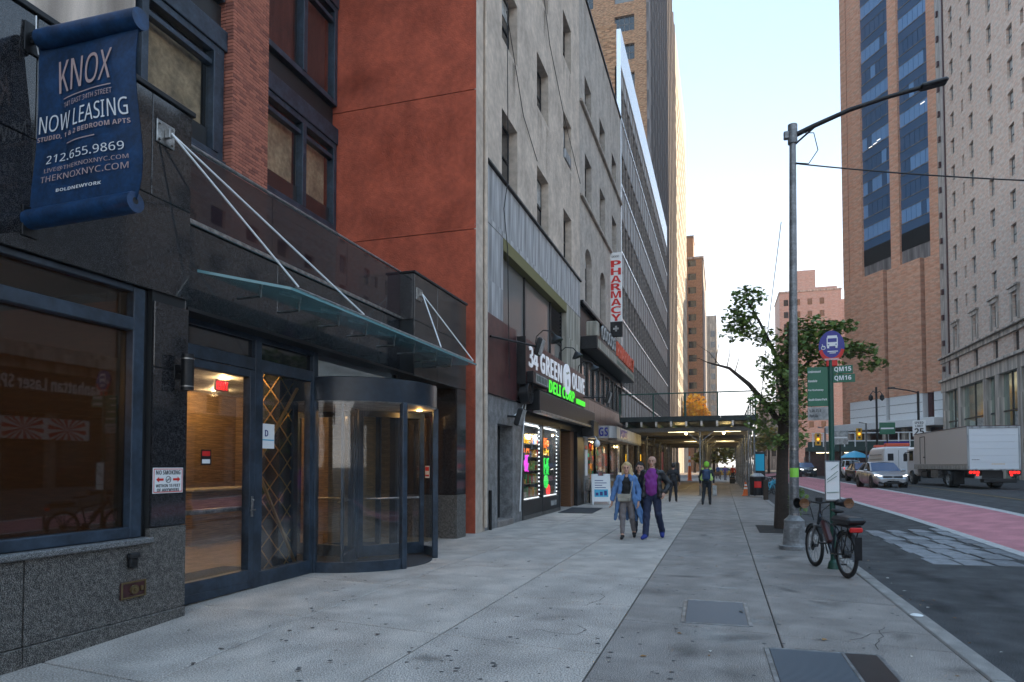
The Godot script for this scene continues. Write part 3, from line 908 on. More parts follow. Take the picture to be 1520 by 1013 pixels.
	for i in 4:
		var a0: Vector3 = fr0[0].lerp(fr0[1], i / 4.0 + 0.001); var a1: Vector3 = fr0[0].lerp(fr0[1], (i + 1) / 4.0 - 0.001)
		var o0: Vector3 = fo[0].lerp(fo[1], i / 4.0 + 0.001); var o1: Vector3 = fo[0].lerp(fo[1], (i + 1) / 4.0 - 0.001)
		var g := G.new()
		var h := Vector3(0, 0.016, 0)
		var md := (a0 + o1) / 2
		g.oq(a0 + h, a1 + h, o1 + h, o0 + h, md); g.oq(a0 - h, a1 - h, o1 - h, o0 - h, md)
		g.oq(a0 + h, a0 - h, o0 - h, o0 + h, md); g.oq(a1 + h, a1 - h, o1 - h, o1 + h, md); g.oq(o0 + h, o0 - h, o1 - h, o1 + h, md)
		put("canopy_glass", g, M.canopy_glass, t)
		var mid := a0.lerp(a1, 0.5); var mo := o0.lerp(o1, 0.5)
		for s in [0.25, 0.6]:
			var q: Vector3 = a0.lerp(a1, 0.3 if s < 0.5 else 0.75).lerp(o0.lerp(o1, 0.3 if s < 0.5 else 0.75), 0.35)
			var sp := G.new()
			sp.tube([q + Vector3(0, 0.03, 0), q - Vector3(0, 0.1, 0)], 0.012, 8); sp.tube([q - Vector3(0, 0.1, 0), Vector3(q.x, q.y - 0.1, -0.02)], 0.016, 8)
			sp.lathe([Vector2(0.035, -0.01), Vector2(0.035, 0.004), Vector2(0, 0.008)], 12, Transform3D(Basis(), q + Vector3(0, 0.016, 0)))
			put("glass_clamp", sp, M.steel, t)
	parttube("canopy_edge_tube", t, M.steel, [fo[0] + Vector3(0.15, 0.05, -0.05), fo[1] + Vector3(-0.1, 0.05, -0.05)], 0.018, 8)
	for e in [[Vector3(5.66, 5.16, 0.03), [6.9, 8.45]], [Vector3(11.97, 4.98, 0.03), [11.2, 12.85]]]:
		var pg := G.new()
		pg.b6(e[0].x - 0.12, e[0].x + 0.12, e[0].y - 0.12, e[0].y + 0.12, 0.002, 0.022, 0.004)
		for s in [[-1, -1], [1, -1], [1, 1], [-1, 1]]: pg.cyl(e[0] + Vector3(s[0] * 0.085, s[1] * 0.085, -0.01), e[0] + Vector3(s[0] * 0.085, s[1] * 0.085, 0.012), 0.016, 8)
		pg.b6(e[0].x - 0.02, e[0].x + 0.02, e[0].y - 0.05, e[0].y + 0.05, 0.022, 0.09, 0.005)
		put("anchor_plate", pg, M.steel, t)
		for x in e[1]:
			parttube("canopy_rod", t, M.white, [e[0] + Vector3(0, 0, 0.06), Vector3(x, 3.77, 0.82)], 0.012, 8)

func bay(t: Node, u0: float, u1: float, v0: float, v1: float, b: float, cur: Material, mull: float):
	var g := G.new()
	rect_frame(g, u0, u1, v0, v1, 0.14, b - 0.12, b + 0.08)
	g.b6(mull - 0.08, mull + 0.08, v0 + 0.14, v1 - 0.14, b - 0.1, b + 0.1, 0.008)
	g.b6(u0 + 0.14, mull - 0.08, v1 - 0.42, v1 - 0.32, b - 0.1, b + 0.05, 0.006)
	g.b6(mull + 0.08, u1 - 0.14, v1 - 0.42, v1 - 0.32, b - 0.1, b + 0.05, 0.006)
	var f := put("upper_window", g, M.blue_metal, t)
	for e in [[u0 + 0.14, mull - 0.08], [mull + 0.08, u1 - 0.14]]:
		part6("pane", f, M.pane, e[0], e[1], v0 + 0.14, v1 - 0.42, b - 0.04, b - 0.03)
		part6("pane", f, M.pane, e[0], e[1], v1 - 0.32, v1 - 0.14, b - 0.04, b - 0.03)
		part6("roller_blind", f, cur, e[0] + 0.01, e[1] - 0.02, v0 + 0.2, v1 - 0.15, b - 0.22, b - 0.2)
	part6("room_dark", f, M.void, u0, u1, v0, v1, b - 0.5, b - 0.48)

func knox_things():
	# banner on two brackets, hung across the wall
	var t := lthing("hanging_banner", "navy blue leasing banner with white lettering, sagging from two rods on the granite wall", "banner", 4.0)
	# corners from the wall outwards: it hangs square to the wall and is blown a little up the street
	var gx := 20; var gy := 30
	var pts := []
	for j in gy + 1:
		var row := []
		for i in gx + 1:
			row.append(banner_pt(float(i) / gx, float(j) / gy))
		pts.append(row)
	var g := G.new()
	for j in gy:
		for i in gx:
			var p := [pts[j][i], pts[j][i + 1], pts[j + 1][i + 1], pts[j + 1][i]]
			var nn := []
			for e in [[j, i], [j, i + 1], [j + 1, i + 1], [j + 1, i]]:
				var dx: Vector3 = pts[e[0]][mini(e[1] + 1, gx)] - pts[e[0]][maxi(e[1] - 1, 0)]
				var dy: Vector3 = pts[mini(e[0] + 1, gy)][e[1]] - pts[maxi(e[0] - 1, 0)][e[1]]
				nn.append(dy.cross(dx).normalized())
			g.trin(p[0], p[3], p[2], nn[0], nn[3], nn[2]); g.trin(p[0], p[2], p[1], nn[0], nn[2], nn[1])
			var o := 0.006
			g.trin(p[0] - nn[0] * o, p[2] - nn[2] * o, p[3] - nn[3] * o, -nn[0], -nn[2], -nn[3]); g.trin(p[0] - nn[0] * o, p[1] - nn[1] * o, p[2] - nn[2] * o, -nn[0], -nn[1], -nn[2])
	put("cloth", g, M.banner, t)
	var lines := [["KNOX", 0.2, 0.78, 0.17, 0.335, false, "print_rose"], ["141 EAST 34TH STREET", 0.26, 0.8, 0.39, 0.418, false, "print_rose"], ["NOW LEASING", 0.03, 0.93, 0.448, 0.54, false, "print_white"], ["STUDIO, 1 & 2 BEDROOM APTS", 0.02, 0.94, 0.56, 0.59, true, "print_rose"], ["212.655.9869", 0.14, 0.87, 0.675, 0.72, false, "print_white"], ["LIVE@THEKNOXNYC.COM", 0.13, 0.9, 0.745, 0.77, false, "print_rose"], ["THEKNOXNYC.COM", 0.1, 0.9, 0.787, 0.82, false, "print_rose"], ["BOLDNEWYORK", 0.27, 0.68, 0.868, 0.885, true, "print_white"]]
	for l in lines:
		banner_text(t, l[0], l[1], l[2], l[3], l[4], l[5], M[l[6]])
	for e in [[0.25, 0.79, 0.366], [0.33, 0.63, 0.622]]:
		var lg := G.new()
		for k in 8:
			var a := lerpf(e[0], e[1], k / 8.0); var b := lerpf(e[0], e[1], (k + 1) / 8.0)
			lg.quad(banner_pt(a, e[2] + 0.006) + Vector3(-0.012, 0, 0), banner_pt(b, e[2] + 0.006) + Vector3(-0.012, 0, 0), banner_pt(b, e[2]) + Vector3(-0.012, 0, 0), banner_pt(a, e[2]) + Vector3(-0.012, 0, 0))
		put("printed_rule", lg, M.print_rose, t)
	for j in [0, 1]:
		var a := banner_pt(0.0, j); var b := banner_pt(1.0, j)
		var tg := G.new()
		var off := Vector3(0, -0.035 if j == 0 else 0.0, 0)
		tg.tube([Vector3(a.x, a.y, 0.0) + off, a + off, b + off], 0.028, 12)
		put("banner_rod", tg, M.dark_metal, t)
		var sl := G.new()
		var up := Vector3(0, -0.06 if j == 0 else -0.01, 0)
		sl.tube([a.lerp(b, 0.02) + up, a.lerp(b, 1.0) + up], 0.085, 16)
		put("rod_sleeve", sl, M.banner, t)
		var pg := G.new()
		pg.b6(a.x - 0.07, a.x + 0.07, a.y - 0.16, a.y + 0.1, 0.001, 0.02, 0.004); pg.b6(a.x - 0.02, a.x + 0.02, a.y - 0.07, a.y + 0.02, 0.02, 0.1)
		put("wall_bracket", pg, M.dark_metal, t)
	parttube("tie_cord", t, M.white, [banner_pt(0.0, 0.0) + Vector3(-0.02, 0.15, -0.02), banner_pt(0.0, 0.04) + Vector3(-0.03, 0, 0), banner_pt(0.02, 0.12) + Vector3(-0.02, 0, 0)], 0.006, 6)
	# wall sconce
	var s := lthing("wall_sconce", "cylindrical grey up-and-down wall lamp on the black pier", "lamp", 5.85)
	var sg := G.new()
	sg.lathe([Vector2(0.0, 2.44), Vector2(0.065, 2.44), Vector2(0.065, 2.83), Vector2(0, 2.83)], 20, Transform3D(Basis(), Vector3(5.9, 0, 0.13)))
	put("lamp_body", sg, M.dark_metal, s)
	for y in [2.48, 2.78]:
		var rg := G.new()
		rg.lathe([Vector2(0.064, y - 0.006), Vector2(0.069, y - 0.006), Vector2(0.069, y + 0.006), Vector2(0.064, y + 0.006)], 20, Transform3D(Basis(), Vector3(5.9, 0, 0.13)))
		put("trim_ring", rg, M.steel, s)
	part6("wall_plate", s, M.dark_metal, 5.83, 5.95, 2.56, 2.72, 0.001, 0.02, 0.004)
	part6("arm", s, M.dark_metal, 5.87, 5.92, 2.62, 2.66, 0.02, 0.08)
	# no smoking sign
	var ns := lthing("no_smoking_sign", "white no smoking sign with two red arrows on the black pier", "sign", 5.8)
	part6("plate", ns, M.white, 5.58, 5.99, 1.33, 1.6, 0.001, 0.006, 0.002)
	var bd := G.new()
	rect_frame(bd, 5.59, 5.98, 1.34, 1.59, 0.008, 0.006, 0.0075, 0)
	for e in [[5.62, 5.72, 1], [5.95, 5.85, -1]]:
		var x0: float = e[0]; var x1: float = e[1]; var d: int = e[2]
		bd.tri(Vector3(x0, 1.475, 0.008), Vector3(x0 + d * 0.04, 1.475 - 0.03 * d, 0.008), Vector3(x0 + d * 0.04, 1.475 + 0.03 * d, 0.008))
		bd.b6(minf(x0 + d * 0.04, x1), maxf(x0 + d * 0.04, x1), 1.463, 1.487, 0.006, 0.008)
	put("red_print", bd, M.red, ns)
	text("sign_letters", "NO SMOKING", 0.33, 0.045, ns, Vector3(5.785, 1.55, 0.007), M.black, Basis(), true, 0.002)
	text("sign_letters", "WITHIN 15 FEET", 0.33, 0.032, ns, Vector3(5.785, 1.41, 0.007), M.black, Basis(), true, 0.002)
	text("sign_letters", "OF ANYWHERE", 0.3, 0.032, ns, Vector3(5.785, 1.365, 0.007), M.black, Basis(), true, 0.002)
	var ci := G.new()
	ci.tube(ring(Vector3(5.785, 1.475, 0.008), 0.034, 16), 0.003, 5, false); ci.bar(Vector3(5.76, 1.452, 0.008), Vector3(5.81, 1.498, 0.008), 0.004, 0.004); ci.bar(Vector3(5.76, 1.472, 0.008), Vector3(5.81, 1.472, 0.008), 0.008, 0.004)
	put("cigarette_symbol", ci, M.black, ns)
	# plates on the plinth
	var op := lthing("outlet_cover", "small dark covered outlet box on the granite plinth under the window", "outlet cover", 5.35)
	part6("cover", op, M.dark_metal, 5.28, 5.38, 0.6, 0.74, 0.001, 0.05, 0.012)
	part6("cap", op, M.black, 5.27, 5.39, 0.7, 0.75, 0.001, 0.07, 0.01)
	var sp := lthing("standpipe_plate", "rectangular bronze plate with a round valve cap low on the granite plinth", "wall plate", 5.35)
	part6("plate", sp, M.maroon, 5.2, 5.5, 0.3, 0.47, 0.001, 0.02, 0.006)
	var kg := G.new()
	rect_frame(kg, 5.2, 5.5, 0.3, 0.47, 0.02, 0.02, 0.032, 0.004)
	kg.cyl(Vector3(5.35, 0.385, 0.01), Vector3(5.35, 0.385, 0.045), 0.045, 16); kg.cyl(Vector3(5.35, 0.385, 0.03), Vector3(5.35, 0.385, 0.06), 0.018, 10)
	kg.b6(5.43, 5.46, 0.36, 0.41, 0.015, 0.04, 0.004)
	put("valve_cap", kg, M.bronze, sp)
	# notices on the doors
	var w := -0.3
	var n1 := lthing("door_notice", "pale paper permit with a large D taped to the sidelight glass", "notice", 7.9)
	part6("paper", n1, M.white, 7.75, 8.02, 1.86, 2.2, w - 0.039, w - 0.037)
	text("notice_letter", "D", 0.07, 0.09, n1, Vector3(7.85, 2.07, w - 0.036), M.navy, Basis(), true, 0.002)
	part6("blue_band", n1, M.cyan, 7.76, 8.01, 1.97, 1.985, w - 0.037, w - 0.035)
	var n2 := lthing("door_notice", "small dark notice with red and white print on the entrance door glass", "notice", 6.7)
	part6("paper", n2, M.dark_metal, 6.62, 6.79, 1.63, 1.82, w - 0.029, w - 0.027)
	part6("red_patch", n2, M.red, 6.64, 6.77, 1.74, 1.8, w - 0.027, w - 0.025)
	part6("white_patch", n2, M.white, 6.64, 6.77, 1.65, 1.7, w - 0.027, w - 0.025)
	var n3 := lthing("door_notice", "small white and red notice on the curved glass of the revolving door", "notice", 11.4)
	var bs := Basis(Vector3.UP, deg_to_rad(49))
	var g3 := G.new()
	g3.box(Vector3(-0.09, 1.4, -0.002), Vector3(0.09, 1.62, 0.002), 0, Transform3D(bs, Vector3(11.24, 0, 0.54)))
	put("paper", g3, M.white, n3)
	for s2 in [1, -1]:
		var g4 := G.new()
		g4.box(Vector3(-0.08, 1.53, 0.003 * s2 - 0.001), Vector3(0.08, 1.6, 0.003 * s2 + 0.001), 0, Transform3D(bs, Vector3(11.24, 0, 0.54)))
		g4.box(Vector3(-0.08, 1.43, 0.003 * s2 - 0.001), Vector3(0.08, 1.46, 0.003 * s2 + 0.001), 0, Transform3D(bs, Vector3(11.24, 0, 0.54)))
		put("red_band", g4, M.red, n3)

func ring(c: Vector3, r: float, n: int, bx := Vector3.RIGHT, by := Vector3.UP) -> Array:
	var a := []
	for k in n + 1: a.append(c + bx * cos(TAU * k / n) * r + by * sin(TAU * k / n) * r)
	return a

# a (0 wall edge .. 1 free edge), b (0 top .. 1 bottom), in facade coordinates
func banner_pt(a: float, b: float) -> Vector3:
	var u := lerpf(B00.x, B10.x, a) * (1 - b) + lerpf(B01.x, B11.x, a) * b
	var v := lerpf(B00.y, B10.y, a) * (1 - b) + lerpf(B01.y, B11.y, a) * b
	var w := lerpf(B00.z, B10.z, a) * (1 - b) + lerpf(B01.z, B11.z, a) * b
	var fold := sin(b * PI)
	u += 0.035 * fold * sin(a * 5.0 + b * 2.6) + 0.02 * exp(-pow((a - 0.12 - b * 0.3) / 0.09, 2)) * fold
	w -= 0.05 * fold * smoothstep(0.5, 1.0, a) * (1.0 - b) - 0.1 * pow(b, 3) * a * fold * 1.6
	return Vector3(u, v, w)

func banner_text(t: Node, s: String, a0: float, a1: float, b0: float, b1: float, bold: bool, m: Material):
	var f := SystemFont.new()
	f.font_names = PackedStringArray(["Droid Sans"]); f.font_weight = 700 if bold else 400
	var tm := TextMesh.new()
	tm.text = s; tm.font = f; tm.font_size = 48; tm.pixel_size = 0.01; tm.depth = 0.0; tm.curve_step = 2.0
	var bb := tm.get_aabb()
	var arr := tm.get_mesh_arrays()
	var vs: PackedVector3Array = arr[Mesh.ARRAY_VERTEX]
	var ix: PackedInt32Array = arr[Mesh.ARRAY_INDEX] if arr[Mesh.ARRAY_INDEX] != null else PackedInt32Array(range(vs.size()))
	var g := G.new()
	for i in range(0, ix.size(), 3):
		var p := []
		for k in 3:
			var q := vs[ix[i + k]]
			p.append(banner_pt(lerpf(a0, a1, (q.x - bb.position.x) / bb.size.x), lerpf(b1, b0, (q.y - bb.position.y) / bb.size.y)) + Vector3(-0.012, 0, 0))
		g.trin(p[0], p[1], p[2], Vector3.LEFT, Vector3.LEFT, Vector3.LEFT)
	put("banner_letters", g, m, t)

# a sash window built once per size and placed in holes
func sash(t: Node, cache: Dictionary, x: float, y: float, w: float, h: float, z: float, fm: Material, pm_: Material, sill: Material, blind := -1.0, ac := false):
	var key := "%.2f_%.2f" % [w, h]
	if not cache.has(key):
		var g := G.new()
		rect_frame(g, 0, w, 0, h, 0.06, -0.05, 0.0, 0)
		g.b6(0.06, w - 0.06, h * 0.5 - 0.03, h * 0.5 + 0.03, -0.045, 0.01)
		var p := G.new()
		p.b6(0.06, w - 0.06, 0.06, h - 0.06, -0.03, -0.02)
		var s := G.new()
		s.b6(-0.08, w + 0.08, -0.12, -0.004, -0.02, 0.24, 0.01)
		cache[key] = [g.mesh(), p.mesh(), s.mesh()]
	var f := inst("window", cache[key][0], fm, t, Vector3(x, y, z))
	inst("pane", cache[key][1], pm_, f)
	if sill: inst("window_sill", cache[key][2], sill, f)
	if blind > 0.0: part6("blind", f, M.offwhite, 0.07, w - 0.07, h * (1 - blind), h - 0.07, -0.018, -0.012)
	if ac:
		var g := G.new()
		g.b6(w * 0.15, w * 0.85, 0.06, 0.42, -0.02, 0.3, 0.02)
		for k in 5: g.b6(w * 0.2, w * 0.8, 0.1 + k * 0.06, 0.12 + k * 0.06, 0.3, 0.306)
		put("air_conditioner", g, M.panel_grey, f)

func beige_building():
	var t := lthing("stucco_building", "beige stucco building with a red side wall and a deli on the ground floor", "building", 21.0)
	# red party wall, three bays of render between joints
	var ys := [-0.2, 7.38, 10.84, 14.6, 22.3]
	for i in 4:
		part6("side_wall_render", t, M.red_stucco, 15.2, 15.24, ys[i] + (0.02 if i else 0.0), ys[i + 1], -14, -0.004)
	part6("core", t, M.maroon, 15.23, 27.8, 3.5, 22.3, -14, -0.5)
	part6("core", t, M.maroon, 15.23, 15.9, -0.2, 22.2, -14, -0.06)
	part6("corner_pilaster", t, M.beige_stucco, 15.2, 15.86, -0.2, 22.4, -0.05, 0.0, 0.01)
	part6("parapet_cap", t, M.dark_metal, 15.15, 27.85, 22.4, 22.52, -0.6, 0.06, 0.01)
	var holes := []
	var c := {}
	var cols := [[17.21, 18.68], [20.88, 22.4], [24.7, 26.14]]
	var rows := [[9.55, 11.42], [13.4, 15.2], [17.35, 19.15]]
	for e in cols:
		for r in rows: holes.append([e[0], e[1], r[0], r[1]])
	var g := G.new()
	g.wall(15.862, 27.8, 9.42, 22.4, holes, 0.3)
	put("wall", g, M.beige_stucco, t)
	var k := 0
	for e in cols:
		for r in rows:
			k += 1
			sash(t, c, e[0], r[0], e[1] - e[0], r[1] - r[0], -0.26, M.dark_metal, M.dark_glass, M.grey_stucco, [-1.0, 0.3, -1.0, 0.45, -1.0, 0.2, -1.0, 0.6, -1.0][k - 1], k == 8)
	part6("ledge", t, M.dark_metal, 15.86, 27.75, 9.36, 9.43, 0.001, 0.1, 0.01)
	# metal facing over the shop
	for i in 6:
		part6("facing_panel", t, M.panel_grey, 15.87 + i * 1.1, 16.96 + i * 1.1, 7.85, 9.355, -0.1, 0.02, 0.006)
	for i in 16:
		part6("facing_panel", t, M.panel_grey, 22.48 + i * 0.324, 22.795 + i * 0.324, 7.85, 9.355, -0.1, 0.03 if i % 2 else 0.02, 0.006)
	part6("facing_panel", t, M.panel_grey, 15.87, 17.3, 5.5, 7.845, -0.1, 0.01, 0.006)
	part6("window_head_strip", t, M.olive, 17.31, 25.1, 7.5, 7.845, -0.3, 0.03, 0.006)
	part6("pier_facing", t, M.cream, 25.1, 27.66, 4.2, 7.845, -0.3, 0.02, 0.01)
	var og := G.new()
	for x in [17.31, 20.0, 23.3, 25.0]: og.b6(x - 0.0, x + 0.09, 3.6, 7.5, -0.3, -0.16, 0.008)
	og.b6(17.4, 25.0, 3.6, 3.7, -0.3, -0.17); og.b6(23.39, 25.0, 6.2, 6.28, -0.3, -0.17)
	var fw := put("upper_shop_window", og, M.dark_metal, t)
	for e in [[17.4, 20.0], [20.09, 23.3]]: part6("pane", fw, M.blind_glass, e[0], e[1], 3.7, 7.5, -0.24, -0.22)
	part6("pane", fw, M.blind_glass, 23.39, 25.0, 3.7, 6.2, -0.24, -0.22)
	var lv := G.new()
	for i in 8: lv.box(Vector3(23.42, -0.05, -0.02), Vector3(24.9, 0.05, 0.02), 0, Transform3D(Basis(Vector3.RIGHT, 0.6), Vector3(0, 6.36 + i * 0.14, -0.2)))
	put("louvre", lv, M.dark_metal, fw)
	part6("room_dark", t, M.void, 17.3, 25.1, 3.6, 7.5, -0.5, -0.45)
	# ground floor left: grey wall with a recessed door
	var lw := G.new()
	lw.wall(15.862, 19.12, -0.1, 3.46, [[16.85, 18.2, -0.1, 2.75]], 0.45)
	put("ground_floor_wall", lw, M.grey_paint, t)
	var dr := G.new()
	dr.b6(16.85, 18.2, 0.16, 2.75, -0.5, -0.38, 0.006); dr.b6(17.0, 18.05, 0.5, 1.2, -0.38, -0.37, 0.006); dr.b6(17.0, 18.05, 1.4, 2.5, -0.38, -0.37, 0.006)
	var d := put("side_door", dr, M.black, t)
	part6("door_plate", d, M.brown_wood, 17.05, 17.5, 1.35, 1.85, -0.369, -0.36, 0.004)
	part6("letter_slot", d, M.steel, 17.2, 17.6, 1.1, 1.26, -0.369, -0.355, 0.004)
	part6("intercom", d, M.steel, 17.62, 17.78, 1.75, 1.9, -0.369, -0.35, 0.004)
	part6("door_step", t, M.pave_dark, 16.86, 18.19, -0.1, 0.155, -0.45, 0.04, 0.012)
	part6("maroon_board", t, M.maroon, 15.8, 18.36, 3.46, 5.5, 0.002, 0.07, 0.008)
	part6("board_edge", t, M.dark_metal, 15.76, 15.8, 3.44, 5.52, 0.002, 0.08)
	# drainpipe and cables
	parttube("drainpipe", t, M.beige_stucco, [Vector3(15.75, 22.0, 0.06), Vector3(15.75, 0.1, 0.06)], 0.05, 10)
	parttube("drainpipe", t, M.dark_metal, [Vector3(16.15, 1.0, 0.05), Vector3(16.15, 0.0, 0.05)], 0.04, 8)
	parttube("wall_cable", t, M.dark_metal, [Vector3(17.35, 22.3, 0.03), Vector3(17.5, 16, 0.05), Vector3(17.4, 9.5, 0.12), Vector3(17.2, 8.6, 0.06), Vector3(17.55, 7.6, 0.06), Vector3(17.5, 4, 0.12)], 0.013, 5)
	parttube("wall_cable", t, M.dark_metal, [Vector3(17.5, 14.3, 0.04), Vector3(19.2, 12.2, 0.03), Vector3(20.8, 11.5, 0.03)], 0.012, 5)
	parttube("wall_cable", t, M.dark_metal, [Vector3(20.0, 20, 0.03), Vector3(22.5, 16.4, 0.03), Vector3(25.0, 14.8, 0.03), Vector3(27.8, 13.6, 0.03)], 0.012, 5)
	parttube("wall_cable", t, M.white, [Vector3(18.1, 3.0, 0.03), Vector3(18.7, 3.25, 0.12), Vector3(19.05, 3.7, 0.16), Vector3(18.9, 2.6, 0.1), Vector3(18.75, 0.3, 0.05)], 0.02, 6)
	# deli front
	part6("shutter_box", t, M.dark_metal, 19.3, 28.4, 3.28, 3.88, 0.0, 0.5, 0.02)
	part6("shutter_lip", t, M.steel, 19.3, 28.4, 3.2, 3.28, 0.3, 0.54, 0.01)
	part6("front_header", t, M.dark_metal, 19.12, 28.3, 3.0, 3.5, -0.5, 0.0)
	part6("shop_core", t, M.void, 15.9, 27.8, -0.1, 3.6, -6, -2.6)
	var fg := G.new()
	for x in [19.12, 21.45, 23.9]: fg.b6(x, x + 0.14, 0.0, 3.05, -0.14, 0.02, 0.008)
	fg.b6(19.26, 23.9, 0.12, 0.58, -0.14, 0.012, 0.008); fg.b6(19.26, 23.9, 2.95, 3.05, -0.14, 0.012, 0.006)
	var sf := put("shop_window_frame", fg, M.dark_metal, t)
	part6("shop_plinth", t, M.grey_granite, 19.26, 23.9, -0.1, 0.115, -0.14, 0.02, 0.006)
	part6("vent_plate", t, M.offwhite, 22.6, 23.4, 0.25, 0.42, 0.012, 0.02, 0.003)
	part6("pane", sf, M.pane, 19.26, 21.45, 0.58, 2.95, -0.06, -0.05)
	part6("pane", sf, M.pane, 21.59, 23.9, 0.58, 2.95, -0.06, -0.05)
	part6("display_back", t, M.black, 19.2, 24.0, 0.1, 3.2, -1.0, -0.95)
	part6("display_floor", t, M.black, 19.2, 24.0, 0.3, 0.56, -0.95, -0.14)
	for x in [18.9, 24.04]: part6("display_side", t, M.black, x, x + 0.2, 0, 3.2, -1.0, -0.14)
	# goods on shelves
	var goods := G.new()
	for sh in 5:
		var y := 0.58 + sh * 0.45
		goods.col = Color(0.2, 0.16, 0.1)
		goods.b6(19.3, 23.85, y - 0.02, y, -0.94, -0.5)
		var x := 19.35
		while x < 23.7:
			var wv := rng.randf_range(0.08, 0.22); var hv := rng.randf_range(0.12, 0.34)
			goods.col = [Color(0.6, 0.3, 0.03), Color(0.5, 0.05, 0.04), Color(0.06, 0.12, 0.4), Color(0.55, 0.45, 0.2), Color(0.08, 0.3, 0.1), Color(0.5, 0.5, 0.48), Color(0.3, 0.12, 0.05)][rng.randi() % 7]
			goods.b6(x, x + wv, y, y + hv, -0.85, -0.6)
			x += wv + rng.randf_range(0.01, 0.12)
	put("shelf_goods", goods, M.plain_vertex, t, "stuff")
	# strings of white LEDs round the two panes
	var led := G.new()
	for e in [[19.32, 21.39], [21.65, 23.84]]:
		for i in 17:
			var y := 0.68 + i * 0.135
			for x in [e[0], e[1]]: led.b6(x - 0.025, x + 0.025, y, y + 0.045, -0.1, -0.07)
		for i in 14:
			led.b6(lerpf(e[0], e[1], (i + 0.2) / 14.0), lerpf(e[0], e[1], (i + 0.8) / 14.0), 2.88, 2.93, -0.12, -0.09)
			led.b6(lerpf(e[0], e[1], (i + 0.3) / 14.0), lerpf(e[0], e[1], (i + 0.7) / 14.0), 0.59, 0.62, -0.1, -0.07)
	put("led_string", led, M.led, t)
	omni(Vector3(20.4, 2.7, -0.4), Color(0.9, 0.96, 1), 0.5, 0.1, t)
	omni(Vector3(22.7, 2.7, -0.4), Color(0.9, 0.96, 1), 0.5, 0.1, t)
	# neon and lit signs in the panes
	neon(t, Vector3(20.1, 2.45, -0.16), 0.9, 0.26, "neon_yellow", 3)
	neon(t, Vector3(20.1, 2.1, -0.16), 0.8, 0.14, "neon_orange", 2)
	neon(t, Vector3(20.0, 1.7, -0.16), 0.8, 0.5, "neon_pink", 4)
	neon(t, Vector3(22.5, 2.4, -0.16), 1.0, 0.34, "neon_orange", 4)
	neon(t, Vector3(22.5, 2.08, -0.16), 1.0, 0.2, "neon_yellow", 2)
	neon(t, Vector3(22.6, 1.6, -0.16), 0.8, 0.55, "neon_green", 5)
	neon(t, Vector3(22.0, 1.55, -0.16), 0.4, 0.3, "neon_blue", 2)
	for e in [[Vector3(22.6, 1.08, -0.16), 0.2, "neon_green"], [Vector3(22.9, 0.78, -0.16), 0.17, "neon_red"]]:
		var rg := G.new()
		rg.tube(ring(e[0], e[1], 18), 0.035, 6, false); rg.tube(ring(e[0], e[1] * 0.5, 12), 0.03, 6, false)
		put("neon_sign", rg, M[e[2]], t)
	# doorway
	part6("doorway_jamb", t, M.brown_wood, 26.3, 26.9, 0.0, 3.0, -1.6, -0.1, 0.01)
	part6("doorway_strip", t, M.yellow, 25.9, 25.98, 0.3, 2.5, -1.5, -1.4)
	part6("doorway_back", t, M.void, 24.0, 26.9, 0.0, 3.0, -2.5, -2.4)
	part6("end_post", t, M.dark_metal, 26.95, 28.3, 0.0, 3.0, -0.5, 0.04, 0.01)
	part6("end_box", t, M.black, 27.5, 28.6, 2.85, 3.5, 0.1, 0.62, 0.02)
	var fan := G.new()
	fan.cyl(Vector3(18.8, 3.75, 0.1), Vector3(18.8, 3.75, 0.34), 0.33, 20)
	fan.tube(ring(Vector3(18.8, 3.75, 0.35), 0.31, 20), 0.02, 6, false)
	for i in 6: fan.bar(Vector3(18.8, 3.75, 0.36), Vector3(18.8 + cos(i * PI / 3) * 0.3, 3.75 + sin(i * PI / 3) * 0.3, 0.36), 0.015, 0.015)
	put("vent_fan", fan, M.black, t)
	# things fixed to the front
	var s := lthing("deli_sign", "maroon deli sign with white letters, a round olive emblem and green lit letters below", "shop sign", 22.8)
	part6("sign_box", s, M.maroon, 18.45, 27.25, 3.98, 5.32, 0.08, 0.3, 0.012)
	part6("sign_end", s, M.dark_metal, 18.41, 18.45, 3.96, 5.34, 0.06, 0.32)
	text("sign_letters", "34 GREEN", 4.2, 0.62, s, Vector3(20.9, 4.83, 0.315), M.letter_white, Basis(), true, 0.02)
	text("sign_letters", "OLIVE", 2.3, 0.62, s, Vector3(25.9, 4.83, 0.315), M.letter_white, Basis(), true, 0.02)
	var og2 := G.new()
	og2.lathe([Vector2(0.55, -0.05), Vector2(0.55, 0.02), Vector2(0, 0.03)], 28, Transform3D(Basis(Vector3.RIGHT, PI / 2) * Basis.from_scale(Vector3(0.92, 1, 1)), Vector3(23.75, 4.75, 0.34)))
	var disc := put("olive_disc", og2, M.letter_white, s)
	var ol := G.new()
	ol.ball(Vector3(23.75, 4.62, 0.366), Vector3(0.1, 0.15, 0.012), 14)
	ol.ball(Vector3(23.62, 4.95, 0.366), Vector3(0.12, 0.045, 0.02), 10); ol.ball(Vector3(23.88, 5.0, 0.366), Vector3(0.1, 0.04, 0.02), 10)
	put("olive_emblem", ol, M.olive_print, disc)
	part6("green_back", s, M.shed_green, 21.0, 25.1, 4.0, 4.42, 0.3, 0.33)
	text("deli_letters", "DELI CORP", 3.9, 0.4, s, Vector3(23.05, 4.21, 0.34), M.deli_green, Basis(), true, 0.015)
	part6("small_sign", s, M.dark_metal, 18.6, 20.4, 4.02, 4.36, 0.3, 0.5, 0.01)
	part6("small_sign_face", s, M.offwhite, 18.9, 20.35, 4.06, 4.32, 0.5, 0.506)
	for i in 7: part6("small_sign_stroke", s, M.pole_green, 19.0 + i * 0.18, 19.1 + i * 0.18, 4.1, 4.28, 0.506, 0.51)
